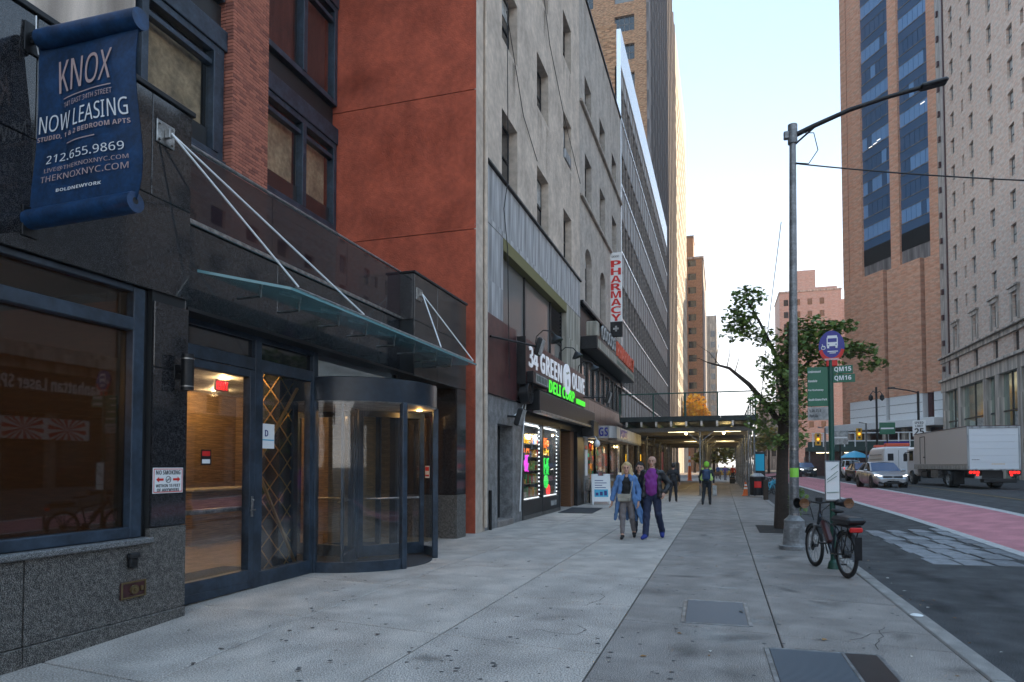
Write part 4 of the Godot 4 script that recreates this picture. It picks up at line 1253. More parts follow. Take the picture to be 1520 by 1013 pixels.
	part6("small_lit_sign", s, M.deli_green, 25.5, 27.1, 4.03, 4.22, 0.3, 0.34, 0.005)
	for i in 3:
		var u: float = [19.9, 23.0, 26.3][i]
		var l := lthing("gooseneck_lamp", ["nearest of the three black gooseneck lamps above the maroon deli sign", "middle of the three black gooseneck lamps above the maroon deli sign", "farthest of the three black gooseneck lamps above the maroon deli sign"][i], "lamp", u, "gooseneck lamps over the deli sign")
		parttube("arm", l, M.black, [Vector3(u, 5.32, 0.2), Vector3(u, 5.6, 0.24), Vector3(u, 5.78, 0.45), Vector3(u, 5.74, 0.72), Vector3(u, 5.6, 0.85)], 0.018, 8)
		var sh := G.new()
		sh.lathe([Vector2(0.03, 0.16), Vector2(0.07, 0.12), Vector2(0.19, -0.02), Vector2(0.2, -0.05), Vector2(0.17, -0.03), Vector2(0.0, 0.05)], 18, Transform3D(Basis(Vector3.RIGHT, -0.35), Vector3(u, 5.46, 0.87)))
		put("shade", sh, M.black, l)
	for e in [[Vector3(16.0, 4.9, 0.1), Vector3(18.5, 5.02, 0.7), "black flood lamp on a long bracket left of the deli sign"], [Vector3(26.9, 4.4, 0.3), Vector3(28.2, 4.5, 1.1), "black flood lamp on a grey arm at the far end of the deli sign"], [Vector3(17.7, 3.0, 0.0), Vector3(17.9, 2.98, 0.3), "small black flood lamp over the dark side door"]]:
		var l := lthing("flood_lamp", e[2], "lamp", e[1].x)
		parttube("arm", l, M.dark_metal, [e[0], Vector3(lerpf(e[0].x, e[1].x, 0.7), lerpf(e[0].y, e[1].y, 0.7), e[1].z * 0.7), e[1]], 0.03, 8)
		var hg := G.new()
		var big: float = 1.0 if e[1].z == 0.7 else 0.7
		hg.box(Vector3(-0.28, -0.36, -0.1) * big, Vector3(0.28, 0.36, 0.12) * big, 0.04, Transform3D(Basis(Vector3.RIGHT, 0.3), e[1]))
		put("lamp_head", hg, M.black, l)
		var lg := G.new()
		lg.box(Vector3(-0.24, -0.32, 0.121) * big, Vector3(0.24, 0.32, 0.13) * big, 0.0, Transform3D(Basis(Vector3.RIGHT, 0.3), e[1]))
		put("lens", lg, M.offwhite, l)
	var cctv := lthing("security_camera", "white dome security camera at the corner of the deli front", "camera", 28.4)
	parttube("arm", cctv, M.white, [Vector3(27.9, 2.85, 0.1), Vector3(27.9, 2.85, 0.6), Vector3(28.0, 2.7, 0.66)], 0.03, 8)
	var cg := G.new()
	cg.ball(Vector3(28.0, 2.55, 0.66), Vector3(0.13, 0.16, 0.13), 14)
	put("dome", cg, M.white, cctv)
	var mat_ := thing("door_mat", "dark flat mat on the pavement before the deli door", "mat", Vector3(-4.9, 0.0, -24.2), 0.05)
	part6("mat_sheet", mat_, M.mat, -0.6, 0.6, 0.002, 0.014, -1.5, 1.5, 0.005)

func neon(t: Node, at: Vector3, w: float, h: float, m: String, n: int):
	# a lit sign of bent tube: loops and strokes, no words
	var g := G.new()
	for i in n:
		var x := at.x - w / 2 + w * (i + 0.5) / n
		var hw := w / n * 0.36
		var path := []
		match (i + int(at.x * 10)) % 3:
			0: path = ring(Vector3(x, at.y, at.z), minf(hw, h * 0.45), 10)
			1: path = [Vector3(x - hw, at.y - h / 2, at.z), Vector3(x - hw * 0.5, at.y + h / 2, at.z), Vector3(x + hw * 0.2, at.y, at.z), Vector3(x + hw, at.y + h / 2, at.z), Vector3(x + hw, at.y - h / 2, at.z)]
			2: path = [Vector3(x + hw, at.y + h / 2, at.z), Vector3(x - hw, at.y + h * 0.4, at.z), Vector3(x - hw, at.y, at.z), Vector3(x + hw * 0.8, at.y, at.z), Vector3(x - hw, at.y - h * 0.4, at.z), Vector3(x + hw, at.y - h / 2, at.z)]
		g.tube(path, minf(0.022, h * 0.08), 6)
	put("neon_sign", g, M[m], t)

func pharmacy_building():
	var t := lthing("stucco_building", "grey stucco building with narrow arched windows above the pharmacy", "building", 34.0)
	var c := {}
	var holes := []
	var cols := [[28.95, 30.55], [32.75, 34.4], [36.6, 38.3]]
	var rows := [[8.85, 11.35], [13.3, 15.45], [17.4, 18.95]]
	for e in cols:
		for r in rows: holes.append([e[0], e[1], r[0], r[1]])
	var g := G.new()
	g.wall(27.82, 40.0, 8.62, 22.5, holes, 0.3)
	put("wall", g, M.grey_stucco, t)
	part6("core", t, M.dirt, 27.82, 40.0, 4.9, 22.4, -14, -0.4)
	part6("core", t, M.dirt, 33.4, 40.0, -0.1, 4.9, -14, -2.5)
	part6("parapet_cap", t, M.dark_metal, 27.86, 40.0, 22.5, 22.6, -0.6, 0.08, 0.01)
	for y in [8.5, 13.1, 17.2]: part6("string_course", t, M.grey_stucco if y > 9 else M.dark_metal, 27.83, 39.98, y, y + 0.14, 0.001, 0.14, 0.02)
	for e in cols:
		for r in rows:
			sash(t, c, e[0], r[0], e[1] - e[0], r[1] - r[0], -0.26, M.dark_metal, M.dark_glass, null, 0.25 if (int(e[0]) + int(r[0])) % 3 == 0 else -1.0)
			if r[0] > 10: continue
			var ag := G.new()   # arched head: two spandrels
			var w2: float = (e[1] - e[0]) / 2
			for s in [-1, 1]:
				var poly := PackedVector2Array()
				var cx: float = (e[0] + e[1]) / 2
				poly.append(Vector2(cx + s * w2, r[1]))
				for k in 7: poly.append(Vector2(cx + s * w2 * cos(PI / 2 * k / 6.0), r[1] - w2 * 0.7 + w2 * 0.7 * sin(PI / 2 * k / 6.0)))
				ag.prism(poly, -0.29, -0.002)
			put("arch_head", ag, M.grey_stucco, t)
	# first floor windows over marble panels
	part6("floor_band", t, M.dark_metal, 27.82, 40, 6.3, 8.5, -0.5, -0.06)
	for i in 8:
		var u := 28.1 + i * 1.48
		var f := G.new()
		rect_frame(f, u, u + 1.45, 4.6, 6.3, 0.09, -0.2, 0.0, 0.006)
		var fw := put("first_floor_window", f, M.dark_metal, t)
		part6("pane", fw, M.blind_glass if i % 2 else M.sky_glass, u + 0.09, u + 1.36, 4.69, 6.21, -0.12, -0.1)
	for i in 8: part6("marble_panel", t, M.marble, 28.0 + i * 1.5 + 0.006, 29.5 + i * 1.5 - 0.006, 3.45, 4.58, -0.4, 0.02, 0.006)
	# shop at street level with the corner cut back
	part6("corner_pillar", t, M.grey_paint, 28.32, 29.2, -0.05, 3.45, -0.6, 0.05, 0.02)
	part6("pillar_poster", t, M.white, 28.5, 29.0, 1.2, 2.3, 0.051, 0.06)
	part6("pillar_poster", t, M.red, 28.5, 29.0, 2.35, 2.5, 0.051, 0.06)
	part6("call_box", t, M.steel, 28.6, 28.95, 0.55, 1.05, 0.05, 0.2, 0.02)
	part6("hydrant_pipe", t, M.black, 28.9, 29.1, -0.02, 0.8, 0.1, 0.3, 0.05)
	var sg := G.new()
	for e in [[29.4, 31.9, -1.7, -0.15], [31.9, 36.0, -0.15, -0.15], [36.0, 39.6, -0.15, -0.15]]:
		var a := Vector3(e[0], 0, e[2]); var b := Vector3(e[1], 0, e[3])
		for p in [a, b]: sg.box(p + Vector3(-0.06, 0, -0.06), p + Vector3(0.06, 2.9, 0.06), 0.006)
		sg.bar(a + Vector3(0, 0.35, 0), b + Vector3(0, 0.35, 0), 0.08, 0.1); sg.bar(a + Vector3(0, 2.85, 0), b + Vector3(0, 2.85, 0), 0.08, 0.1)
	var sf := put("shop_window_frame", sg, M.steel, t)
	for e in [[29.4, 31.9, -1.7, -0.15], [31.9, 36.0, -0.15, -0.15], [36.0, 39.6, -0.15, -0.15]]:
		var pg := G.new()
		pg.bar(Vector3(e[0], 1.6, e[2]), Vector3(e[1], 1.6, e[3]), 0.012, 2.4)
		put("pane", pg, M.pane, sf)
	var dg := G.new()
	for i in 90:
		var u := rng.randf_range(30.2, 39.4)
		dg.col = [Color(0.6, 0.05, 0.03), Color(0.02, 0.25, 0.2), Color(0.5, 0.45, 0.1), Color(0.1, 0.3, 0.5), Color(0.6, 0.6, 0.58), Color(0.05, 0.2, 0.08), Color(0.5, 0.2, 0.05)][rng.randi() % 7]
		var y := rng.randf_range(0.4, 2.5)
		var w := -0.5 - rng.randf() * 0.6 - maxf(0, 31.9 - u) * 0.65
		dg.b6(u, u + rng.randf_range(0.15, 0.5), y, y + rng.randf_range(0.12, 0.4), w - 0.1, w)
	put("shop_display", dg, M.plain_vertex, t, "stuff")
	for e in [["neon_red", 30.0, 2.1, 0.5], ["neon_blue", 30.0, 2.45, 0.22], ["neon_red", 30.1, 1.75, 0.22], ["neon_blue", 30.0, 1.5, 0.2]]:
		var ng := G.new()
		ng.box(Vector3(0.05, e[2] - e[3] / 2, 0.03), Vector3(1.0, e[2] + e[3] / 2, 0.06), 0.02, Transform3D(Basis(Vector3.UP, -0.56), Vector3(29.65, 0, -1.62)))
		put("lit_window_sign", ng, M[e[0]], t)
	part6("shop_back", t, M.maroon, 29.2, 39.8, -0.05, 3.4, -2.5, -2.3)
	part6("shop_ceiling", t, M.offwhite, 29.2, 39.8, 3.0, 3.45, -2.4, -0.05)
	part6("shop_floor", t, M.pave_mid, 29.2, 39.8, -0.05, 0.01, -2.4, 0.0)
	var tb := G.new()
	for u in [31.5, 34.5, 37.5]: tb.b6(u, u + 1.6, 2.94, 2.98, -1.4, -1.28)
	put("shop_tube_lights", tb, M.tube, t)
	omni(Vector3(33, 2.8, -1.2), Color(1, 0.9, 0.7), 0.9, 0.15, t)
	omni(Vector3(37, 2.8, -1.2), Color(1, 0.9, 0.7), 0.9, 0.15, t)
	var d := lthing("drugs_sign", "grey box sign with navy letters wrapped round the corner shop", "shop sign", 31.5)
	var bx := PackedVector2Array([Vector2(31.0, -0.6), Vector2(31.0, 0.68), Vector2(31.6, 0.95), Vector2(41.5, 0.95), Vector2(41.5, -0.6)])
	var dgx := G.new()
	dgx.prism(bx, 2.92, 3.48, Transform3D(Basis(Vector3(1, 0, 0), Vector3(0, 0, 1), Vector3(0, 1, 0)), Vector3.ZERO))
	put("sign_box", dgx, M.spandrel, d)
	text("sign_letters", "DRUGS", 1.15, 0.4, d, Vector3(30.985, 3.2, 0.06), M.sign_blue, Basis(Vector3.UP, -PI / 2), true, 0.02)
	text("sign_letters", "DRUGS", 2.4, 0.4, d, Vector3(34.0, 3.2, 0.965), M.sign_blue, Basis(), true, 0.02)
	part6("lit_edge", d, M.cream, 31.9, 41.4, 2.84, 2.915, 0.5, 0.94)
	var p := lthing("pharmacy_sign", "long pharmacy signboard with orange letters over a pale green strip", "shop sign", 34.0)
	part6("board", p, M.dark_metal, 27.9, 40.3, 6.55, 7.1, 0.0, 0.7, 0.02)
	part6("pale_strip", p, M.cream, 28.1, 40.25, 6.62, 7.0, 0.701, 0.72)
	part6("green_strokes", p, M.pole_green, 33.5, 36.5, 6.72, 6.9, 0.721, 0.725)
	part6("green_strokes", p, M.pole_green, 37.2, 39.6, 6.72, 6.9, 0.721, 0.725)
	text("sign_letters", "PHARMACY", 6.6, 0.72, p, Vector3(36.8, 7.48, 0.7), M.red_orange, Basis(), true, 0.08)
	var sc := G.new()   # the unreadable script at the start of the board
	for i in 6: sc.tube(ring(Vector3(29.3 + i * 0.66, 7.46 + 0.05 * (i % 2), 0.7), 0.28, 12), 0.05, 6, false)
	put("script_letters", sc, M.offwhite, p)
	part6("camera_box", p, M.cream, 28.0, 28.5, 7.1, 7.75, 0.2, 0.7, 0.04)
	var bl := lthing("blade_sign", "tall white blade sign with red PHARMACY letters one above another", "shop sign", 36.0)
	part6("box", bl, M.white, 35.9, 36.1, 9.35, 13.1, 0.0, 0.62, 0.015)
	part6("base_box", bl, M.dark_metal, 35.88, 36.12, 8.55, 9.35, -0.03, 0.64, 0.02)
	var rb := Basis(Vector3.UP, -PI / 2)
	for i in 8:
		text("red_letter", "PHARMACY"[i], 0.54, 0.37, bl, Vector3(35.89, 12.48 - i * 0.415, 0.31), M.red, rb, true, 0.016)
	var cr := G.new()
	cr.b6(35.87, 35.88, 8.82, 9.12, 0.25, 0.35); cr.b6(35.869, 35.88, 8.92, 9.02, 0.15, 0.45)
	put("cross_symbol", cr, M.offwhite, bl)
	var sq := G.new()
	for i in 4: sq.tube(ring(Vector3(35.89, 12.88, 0.14 + i * 0.1), 0.045, 8, Vector3.BACK), 0.009, 5, false)
	put("script_letters", sq, M.dark_metal, bl)
	parttube("hanger", bl, M.dark_metal, [Vector3(36, 12.8, 0.0), Vector3(36, 12.8, -0.15)], 0.03)

func white_building():
	var t := lthing("office_building", "long pale modern office building with ribbon windows, fins and a bright top band", "building", 58.0)
	part6("core", t, M.black, 40.05, 75.6, 3.4, 27.9, -14, -0.32)
	part6("near_end_wall", t, M.brick_tan, 40.0, 40.08, 22.4, 28.4, -14, -0.2)
	part6("roof_band", t, M.bright_metal, 40.02, 75.7, 25.8, 28.08, -0.3, 0.06, 0.02)
	part6("edge_strip", t, M.bright_metal, 40.0, 40.12, 8.0, 25.79, -0.3, 0.05)
	var pitch := 1.483
	var fin := G.new()
	fin.b6(-0.1, 0.1, 0, 22.0, -0.3, 0.0, 0.01)
	var fm := fin.mesh()
	for i in 25:
		inst("fin", fm, M.fin, t, Vector3(40.2 + i * pitch, 3.8, 0))
	var sp := G.new()
	sp.b6(0.1, pitch - 0.1, 0, 1.95, -0.25, -0.02, 0.01)
	var spm := sp.mesh()
	var wn := G.new()
	rect_frame(wn, 0.1, pitch - 0.1, 0, 2.12, 0.06, -0.3, -0.07, 0)
	var wm := wn.mesh()
	var gl := G.new()
	gl.b6(0.16, pitch - 0.16, 0.06, 2.06, -0.28, -0.09)
	var gm := gl.mesh()
	var sl := G.new()
	sl.b6(0.1, pitch - 0.1, -0.06, 0.06, -0.2, 0.04, 0.01)
	var sm_ := sl.mesh()
	for r in 6:
		var v := 4.15 + r * 4.1
		for i in 24:
			var u := 40.2 + i * pitch
			inst("spandrel_panel", spm, M.spandrel, t, Vector3(u, v + 0.2 if r else v, 0))
			if r < 5:
				inst("sill_strip", sm_, M.bright_metal, t, Vector3(u, v + 2.16, 0))
				var f := inst("window", wm, M.fin, t, Vector3(u, v + 2.18, 0))
				inst("pane", gm, M.dark_glass if rng.randf() < 0.7 else M.blind_glass, f)
	# street floor under the shed: dark shopfronts with warm light
	for i in 9:
		var u := 42.0 + i * 3.7
		var g := G.new()
		rect_frame(g, u, u + 3.5, 0.0, 3.3, 0.16, -0.5, -0.3, 0.01)
		g.b6(u + 1.7, u + 1.8, 0.16, 3.14, -0.45, -0.32)
		var f := put("shopfront", g, M.dark_metal, t)
		part6("pane", f, M.pane, u + 0.16, u + 3.34, 0.16, 3.14, -0.4, -0.38)
		part6("shop_interior", f, [M.brown_wood, M.gold_wood, M.maroon][i % 3], u + 0.1, u + 3.4, 0.0, 3.2, -1.8, -1.7)
		part6("pier", t, M.fin, u + 3.5, u + 3.7, 0, 3.5, -0.6, 0.0, 0.01)
	part6("fascia", t, M.dark_metal, 40.1, 75.6, 3.3, 4.1, -0.5, -0.05)
	part6("red_shopfront", t, M.red, 66, 70, 0, 3.0, -0.1, 0.02)
	for e in [[44.5, 1.9], [52.0, 2.0], [58.5, 1.8]]:
		part6("window_sign", t, M.neon_yellow, e[0], e[0] + 0.5, e[1], e[1] + 0.5, -0.34, -0.3, 0.02)

func towers():
	# brick tower that rises behind the office building; its street side is stone
	var t := lthing("brick_tower", "tall tan brick tower rising behind the pale office building", "building", 110.0)
	var d := -3.49    # its street face lies behind the building line (x = -9.15)
	part6("core", t, M.void, 90.4, 144, 0, 95, -16, d - 0.5)
	# face towards the camera, in its own plane
	var holes := []
	var g := G.new()
	for i in 2:
		for r in 16:
			holes.append([-7.78 - i * 5.6, -5.08 - i * 5.6, 28.6 + r * 4.0, 30.8 + r * 4.0])
	var hx := holes
	g.wall(-16, d, 0, 95, hx, 0.35)
	var bs := Basis(Vector3.UP, -PI / 2)
	var m := inst("camera_side_wall", g.mesh(), M.brick_tan, t, Vector3(90, 0, 0), bs)
	var cache := {}
	var wv := G.new()
	rect_frame(wv, 0, 2.7, 0, 2.2, 0.08, -0.06, 0, 0)
	for k in 3: wv.b6(0.65 * (k + 1), 0.65 * (k + 1) + 0.06, 0.08, 2.12, -0.05, -0.01)
	wv.b6(0.08, 2.62, 1.06, 1.12, -0.05, -0.01)
	var wm := wv.mesh()
	var pv := G.new()
	pv.b6(0.08, 2.62, 0.08, 2.12, -0.04, -0.03)
	var pmesh := pv.mesh()
	for h in hx:
		var w := inst("window", wm, M.fin, t, Vector3(90, 0, 0) + bs * Vector3(h[0], h[2], -0.28), bs)
		inst("pane", pmesh, M.dark_glass if rng.randf() < 0.6 else M.blind_glass, w)
	# street face: stone piers with dark window strips
	var sh := []
	for i in 13:
		for r in 20: sh.append([91.2 + i * 4.1, 93.4 + i * 4.1, 18.0 + r * 3.95, 20.3 + r * 3.95])
	var sg := G.new()
	sg.wall(90.0, 144, 0, 95, sh, 0.5, d)
	put("street_side_wall", sg, M.tower_grey, t)
	for i in 14: part6("pier", t, M.tower_grey, 89.98 + i * 4.1, 90.7 + i * 4.1, 0, 95, d, d + 0.5)
	var dk := G.new()
	dk.b6(90.1, 143.9, 1, 94, d - 0.5, d - 0.44)
	put("window_glass", dk, M.dark_glass, t)
	# pale facade farther on that catches the sun
	var s := lthing("pale_building", "sunlit cream stone building beyond the brick tower", "building", 170.0)
	var ph := []
	for i in 9:
		for r in 20: ph.append([147.0 + i * 5.0, 149.0 + i * 5.0, 8.0 + r * 4.0, 10.6 + r * 4.0])
	var pg := G.new()
	pg.wall(144.2, 191, 0, 96, ph, 0.4, d + 0.3)
	put("wall", pg, M.pale_stone, s)
	part6("core", s, M.fin, 144.2, 191, 0, 96, -24, d - 0.11)
	part6("near_wall", s, M.pale_stone, 144.05, 144.2, 0, 96, -24, d + 0.3)
	# the far building that closes the view
	var f := thing("apartment_building", "far tan brick apartment building with a small rooftop tank house, beyond the cream building", "building", Vector3(-7, 0, -200))
	var fh := []
	for c in 3:
		for r in 14: fh.append([-1.9 - 1.2 - c * 3.6 + 1.2, -1.9 + 1.2 - c * 3.6 + 1.0, 8.0 + r * 3.95, 9.9 + r * 3.95])
	var fg := G.new()
	fg.wall(-14, 1.95, 0, 61.5, fh, 0.3, 0.0)
	put("wall", fg, M.brick_tan, f)
	part6("core", f, M.void, -14, 1.9, 0, 61.2, -38, -0.31)
	for h in fh: part6("window", f, M.dark_glass, h[0], h[1], h[2], h[3], -0.3, -0.2)
	part6("side_wall", f, M.tower_grey, 1.95, 2.3, 0, 61.0, -38, -0.02)
	part6("cornice", f, M.limestone, -14, 2.5, 61.5, 62.1, -38, 0.3)
	part6("tank_house", f, M.brick_tan, -6, -0.4, 62.1, 68.0, -8, -0.6)
	part6("tank_house_cap", f, M.fin, -6.2, -0.2, 68.0, 68.6, -8.2, -0.4)
	var f2 := thing("apartment_building", "slim far stone building just right of the far tan apartment building", "building", Vector3(-2.5, 0, -262))
	part6("wall", f2, M.pale_stone, -6, 1.0, 0, 58, -30, 0)
	for r in 12: part6("window", f2, M.dark_glass, -1.2, 0.4, 6 + r * 4.0, 8.2 + r * 4.0, -0.1, 0.03)

func right_side():
	# stone and brick hotel; the bands and columns are the ones in view, the wall goes on towards the camera
	var t := rthing("hotel_building", "tall grey brick hotel with small sash windows over a glazed stone ground floor", "building", XR, -75.0)
	var c := {}
	var holes := []
	var cols := [-85.6, -79.9, -74.7, -70.0, -65.2, -60.4]
	var narrow := [-82.0, -67.0]
	var rows := []
	for r in 15: rows.append(18.3 + r * 2.98)
	for x in cols:
		for y in rows: holes.append([x, x + 1.25, y, y + 1.75])
		holes.append([x, x + 1.2, 14.75, 16.75]); holes.append([x, x + 1.2, 11.75, 13.5])
	for x in narrow:
		for y in rows: holes.append([x, x + 0.6, y + 0.2, y + 1.5])
	var g := G.new()
	g.wall(-90.2, -56, 10.9, 64, holes, 0.32)
	put("wall", g, M.hotel_brick, t)
	part6("core", t, M.void, -90.15, -56, 0, 63.9, -18, -0.45)
	part6("parapet", t, M.limestone, -90.3, -56, 64, 65, -18, 0.3)
	for x in cols:
		for i in rows.size():
			sash(t, c, x, rows[i], 1.25, 1.75, -0.22, M.dark_metal, M.sky_glass, M.hotel_brick, 0.5 if rng.randf() < 0.25 else -1.0)
		sash(t, c, x, 14.75, 1.2, 2.0, -0.22, M.dark_metal, M.sky_glass, null)
		sash(t, c, x, 11.75, 1.2, 1.75, -0.22, M.dark_metal, M.dark_glass, null)
		var su := G.new()
		su.b6(x - 0.3, x, 14.5, 17.0, 0.002, 0.14, 0.01); su.b6(x + 1.2, x + 1.5, 14.5, 17.0, 0.002, 0.14, 0.01)
		su.b6(x - 0.35, x + 1.55, 17.0, 17.4, 0.002, 0.2, 0.01); su.b6(x - 0.5, x + 1.7, 17.4, 17.6, 0.002, 0.34, 0.02)
		put("window_surround", su, M.limestone, t)
	for x in narrow:
		for y in rows: sash(t, c, x, y + 0.2, 0.6, 1.3, -0.22, M.dark_metal, M.dark_glass, null)
	part6("corner_quoin", t, M.spandrel, -90.2, -87.4, 10.9, 64, 0.002, 0.06)
	parttube("corner_pipe", t, M.maroon, [Vector3(-87.3, 63, 0.1), Vector3(-87.3, 12, 0.1)], 0.09, 6)
	var ph := G.new()
	for i in 17: ph.b6(-89.2, -88.8, 12.5 + i * 3.0, 13.1 + i * 3.0, 0.062, 0.3)
	put("wall_fixings", ph, M.maroon, t, "stuff")
	var band := G.new()
	band.b6(-90.3, -56, 14.0, 14.2, 0.002, 0.5, 0.04); band.b6(-90.3, -56, 13.5, 14.0, 0.002, 0.2, 0.02)
	put("string_course", band, M.limestone, t)
	var b2 := G.new()
	b2.b6(-90.3, -56, 11.3, 11.6, 0.002, 0.45, 0.04); b2.b6(-90.3, -56, 10.15, 11.3, -0.4, 0.16, 0.02)
	put("frieze", b2, M.limestone, t)
	var ps := [-89.4, -84.2, -76.7, -73.6, -68.6, -56.5]
	for i in 6:
		part6("pilaster", t, M.limestone, ps[i] - 0.45, ps[i] + 0.45, 0, 10.15, -0.4, 0.15, 0.03)
		if i < 5:
			part6("shop_glass", t, M.green_glass, ps[i] + 0.45, ps[i + 1] - 0.45, 0.4, 10.15, -0.32, -0.28)
			var mg := G.new()
			for y in [3.6, 6.6]: mg.b6(ps[i] + 0.45, ps[i + 1] - 0.45, y, y + 0.12, -0.28, -0.2)
			var mid: float = (ps[i] + ps[i + 1]) / 2
			mg.b6(mid - 0.06, mid + 0.06, 0.4, 10.15, -0.28, -0.2)
			put("glazing_bars", mg, M.dark_metal, t)
			part6("lower_blind", t, M.offwhite, mid + 0.3, ps[i + 1] - 0.6, 4.0, 6.5, -0.28, -0.27)
	# the two buildings across the street from the camera: they shade the pavement and stand in the shop glass
	opposite()
	# office tower turned to the street, over its brick podium
	var a := deg_to_rad(28.6)
	# local x runs from the far left end (negative) to the near right end, local z faces the street
	var bs := Basis(Vector3(sin(a), 0, cos(a)), Vector3.UP, Vector3(-cos(a), 0, sin(a)))
	var o := thing("office_tower", "orange brick office tower with two tall blue glass strips over a blind brick podium", "building", Vector3(27, 0, -95))
	o.basis = bs
	var W := 19.1
	part6("core", o, M.brick_orange, -(0), -(W - 1.3), 28.4, 128, -32, -0.6)
	part6("corner_pier", o, M.brick_orange, -(17.85), -(W), 28.4, 128, -32, 0.0)
	part6("pier", o, M.brick_orange, -(15.0), -(17.65), 28.4, 128, -0.6, 0.0)
	part6("corner_slot", o, M.fin, -(17.65), -(17.85), 28.4, 128, -0.6, -0.25)
	part6("pier", o, M.brick_orange, -(7.8), -(9.4), 28.4, 128, -0.6, 0.0)
	part6("pier", o, M.brick_orange, -(1.2), -(2.7), 28.4, 128, -0.6, 0.0)
	part6("end_pier", o, M.fin, -(-0.6), -(1.2), 28.4, 128, -3, -0.8)
	for s in [[9.4, 15.0], [2.7, 7.8]]:
		var u0: float = s[0]; var u1: float = s[1]
		part6("louvre_band", o, M.tower_grey, -(u0), -(u1), 28.4, 30.6, -0.6, -0.35)
		part6("dark_band", o, M.dark_metal, -(u0), -(u1), 30.6, 33.0, -0.6, -0.3)
		var n := 6
		for r in 18:
			var v := 33.0 + r * 3.3
			part6("spandrel_glass", o, M.blue_glass, -(u0), -(u1), v, v + 1.25, -0.6, -0.33)
			part6("glass_joint", o, M.tower_grey, -(u0), -(u1), v + 1.25, v + 1.36, -0.6, -0.26)
			var lit := r % 2 == 0
			for k in n:
				var x0 := lerpf(u0, u1, float(k) / n); var x1 := lerpf(u0, u1, float(k + 1) / n)
				var q := rng.randf()
				part6("window_pane", o, M.blue_glass2 if (lit and q < 0.9) or q < 0.12 else M.blue_glass, -(x0 + 0.03), -(x1 - 0.03), v + 1.37, v + 3.24, -0.6, -0.36)
			part6("glass_joint", o, M.tower_grey, -(u0), -(u1), v + 3.25, v + 3.3, -0.6, -0.3)
	for e in [[11.4, 47.9], [12.1, 47.7], [13.0, 47.6], [5.0, 43.3], [6.1, 43.4], [4.2, 43.2], [3.5, 49.0], [13.8, 40.4]]:
		part6("ceiling_light", o, M.office_light, -(e[0]), -(e[0] + 0.7), e[1], e[1] + 0.12, -0.36, -0.345)
	# podium: brick slabs between dark slots
	var pd := [[-2.0, 3.2, 28.3], [3.9, 9.7, 28.6], [10.4, 18.4, 28.9]]
	for p in pd: part6("podium_wall", o, M.brick_orange, -(p[0]), -(p[1]), 11.0, p[2], -30, 0.5, 0.03)
	for x in [3.2, 9.7]: part6("podium_slot", o, M.maroon, -(x), -(x + 0.7), 5, 27.5, -4, -0.3)
	part6("podium_core", o, M.brick_orange, -(-2), -(18.4), 0, 11.0, -30, -0.6)
	for e in [[10.4, 17.6], [4.0, 9.7], [-1.5, 2.2]]:
		part6("white_panel", o, M.white, -(e[0]), -(e[1]), 7.5, 11.0, -0.55, 0.4, 0.02)
		for k in 2: part6("panel_joint", o, M.spandrel, -(e[0] + 0.05), -(e[1] - 0.05), 8.6 + k * 1.2, 8.68 + k * 1.2, 0.401, 0.43)
	part6("marquee", o, M.white, -(-1.5), -(18.6), 6.5, 7.5, -1, 4.0, 0.05)
	for i in 6: part6("marquee_column", o, M.limestone, -(0.5 + i * 3.4), -(1.1 + i * 3.4), 0, 6.5, 2.6, 3.2, 0.03)
	part6("ground_floor", o, M.maroon, -(-1.5), -(18.4), 0, 6.4, -0.55, -0.3)
	part6("left_return", o, M.brick_orange, -(18.4), -(22.0), 0, 20, -20, -1.5, 0.3)
	# tall neighbour behind it
	var nb := thing("office_tower", "plain office block hidden behind the brick tower", "building", Vector3(45, 0, -150))
	part6("wall", nb, M.brick_orange, -16, 16, 0, 112, -25, 25)
	# stepped pink building far down the street
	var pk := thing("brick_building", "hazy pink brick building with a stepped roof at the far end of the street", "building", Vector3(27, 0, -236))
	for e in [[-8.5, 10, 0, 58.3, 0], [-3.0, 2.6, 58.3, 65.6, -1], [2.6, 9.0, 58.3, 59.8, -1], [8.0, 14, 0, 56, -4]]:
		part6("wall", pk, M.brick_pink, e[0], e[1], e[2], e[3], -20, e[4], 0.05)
	for i in 4:
		for r in 11: part6("window", pk, M.dark_glass, -7.2 + i * 3.6, -5.8 + i * 3.6, 14 + r * 4, 16 + r * 4, -0.2, 0.04)
	part6("ledge", pk, M.limestone, -8.7, 10.2, 58.3, 58.8, -20, 0.2)
	var lb := thing("brick_building", "low tan brick building at the left of the pink building", "building", Vector3(16.5, 0, -250))
	part6("wall", lb, M.limestone, -4, 6, 0, 24, -20, 0)
	for i in 3:
		for r in 5: part6("window", lb, M.dark_glass, -3 + i * 3, -1.6 + i * 3, 5 + r * 3.8, 7 + r * 3.8, -0.2, 0.04)

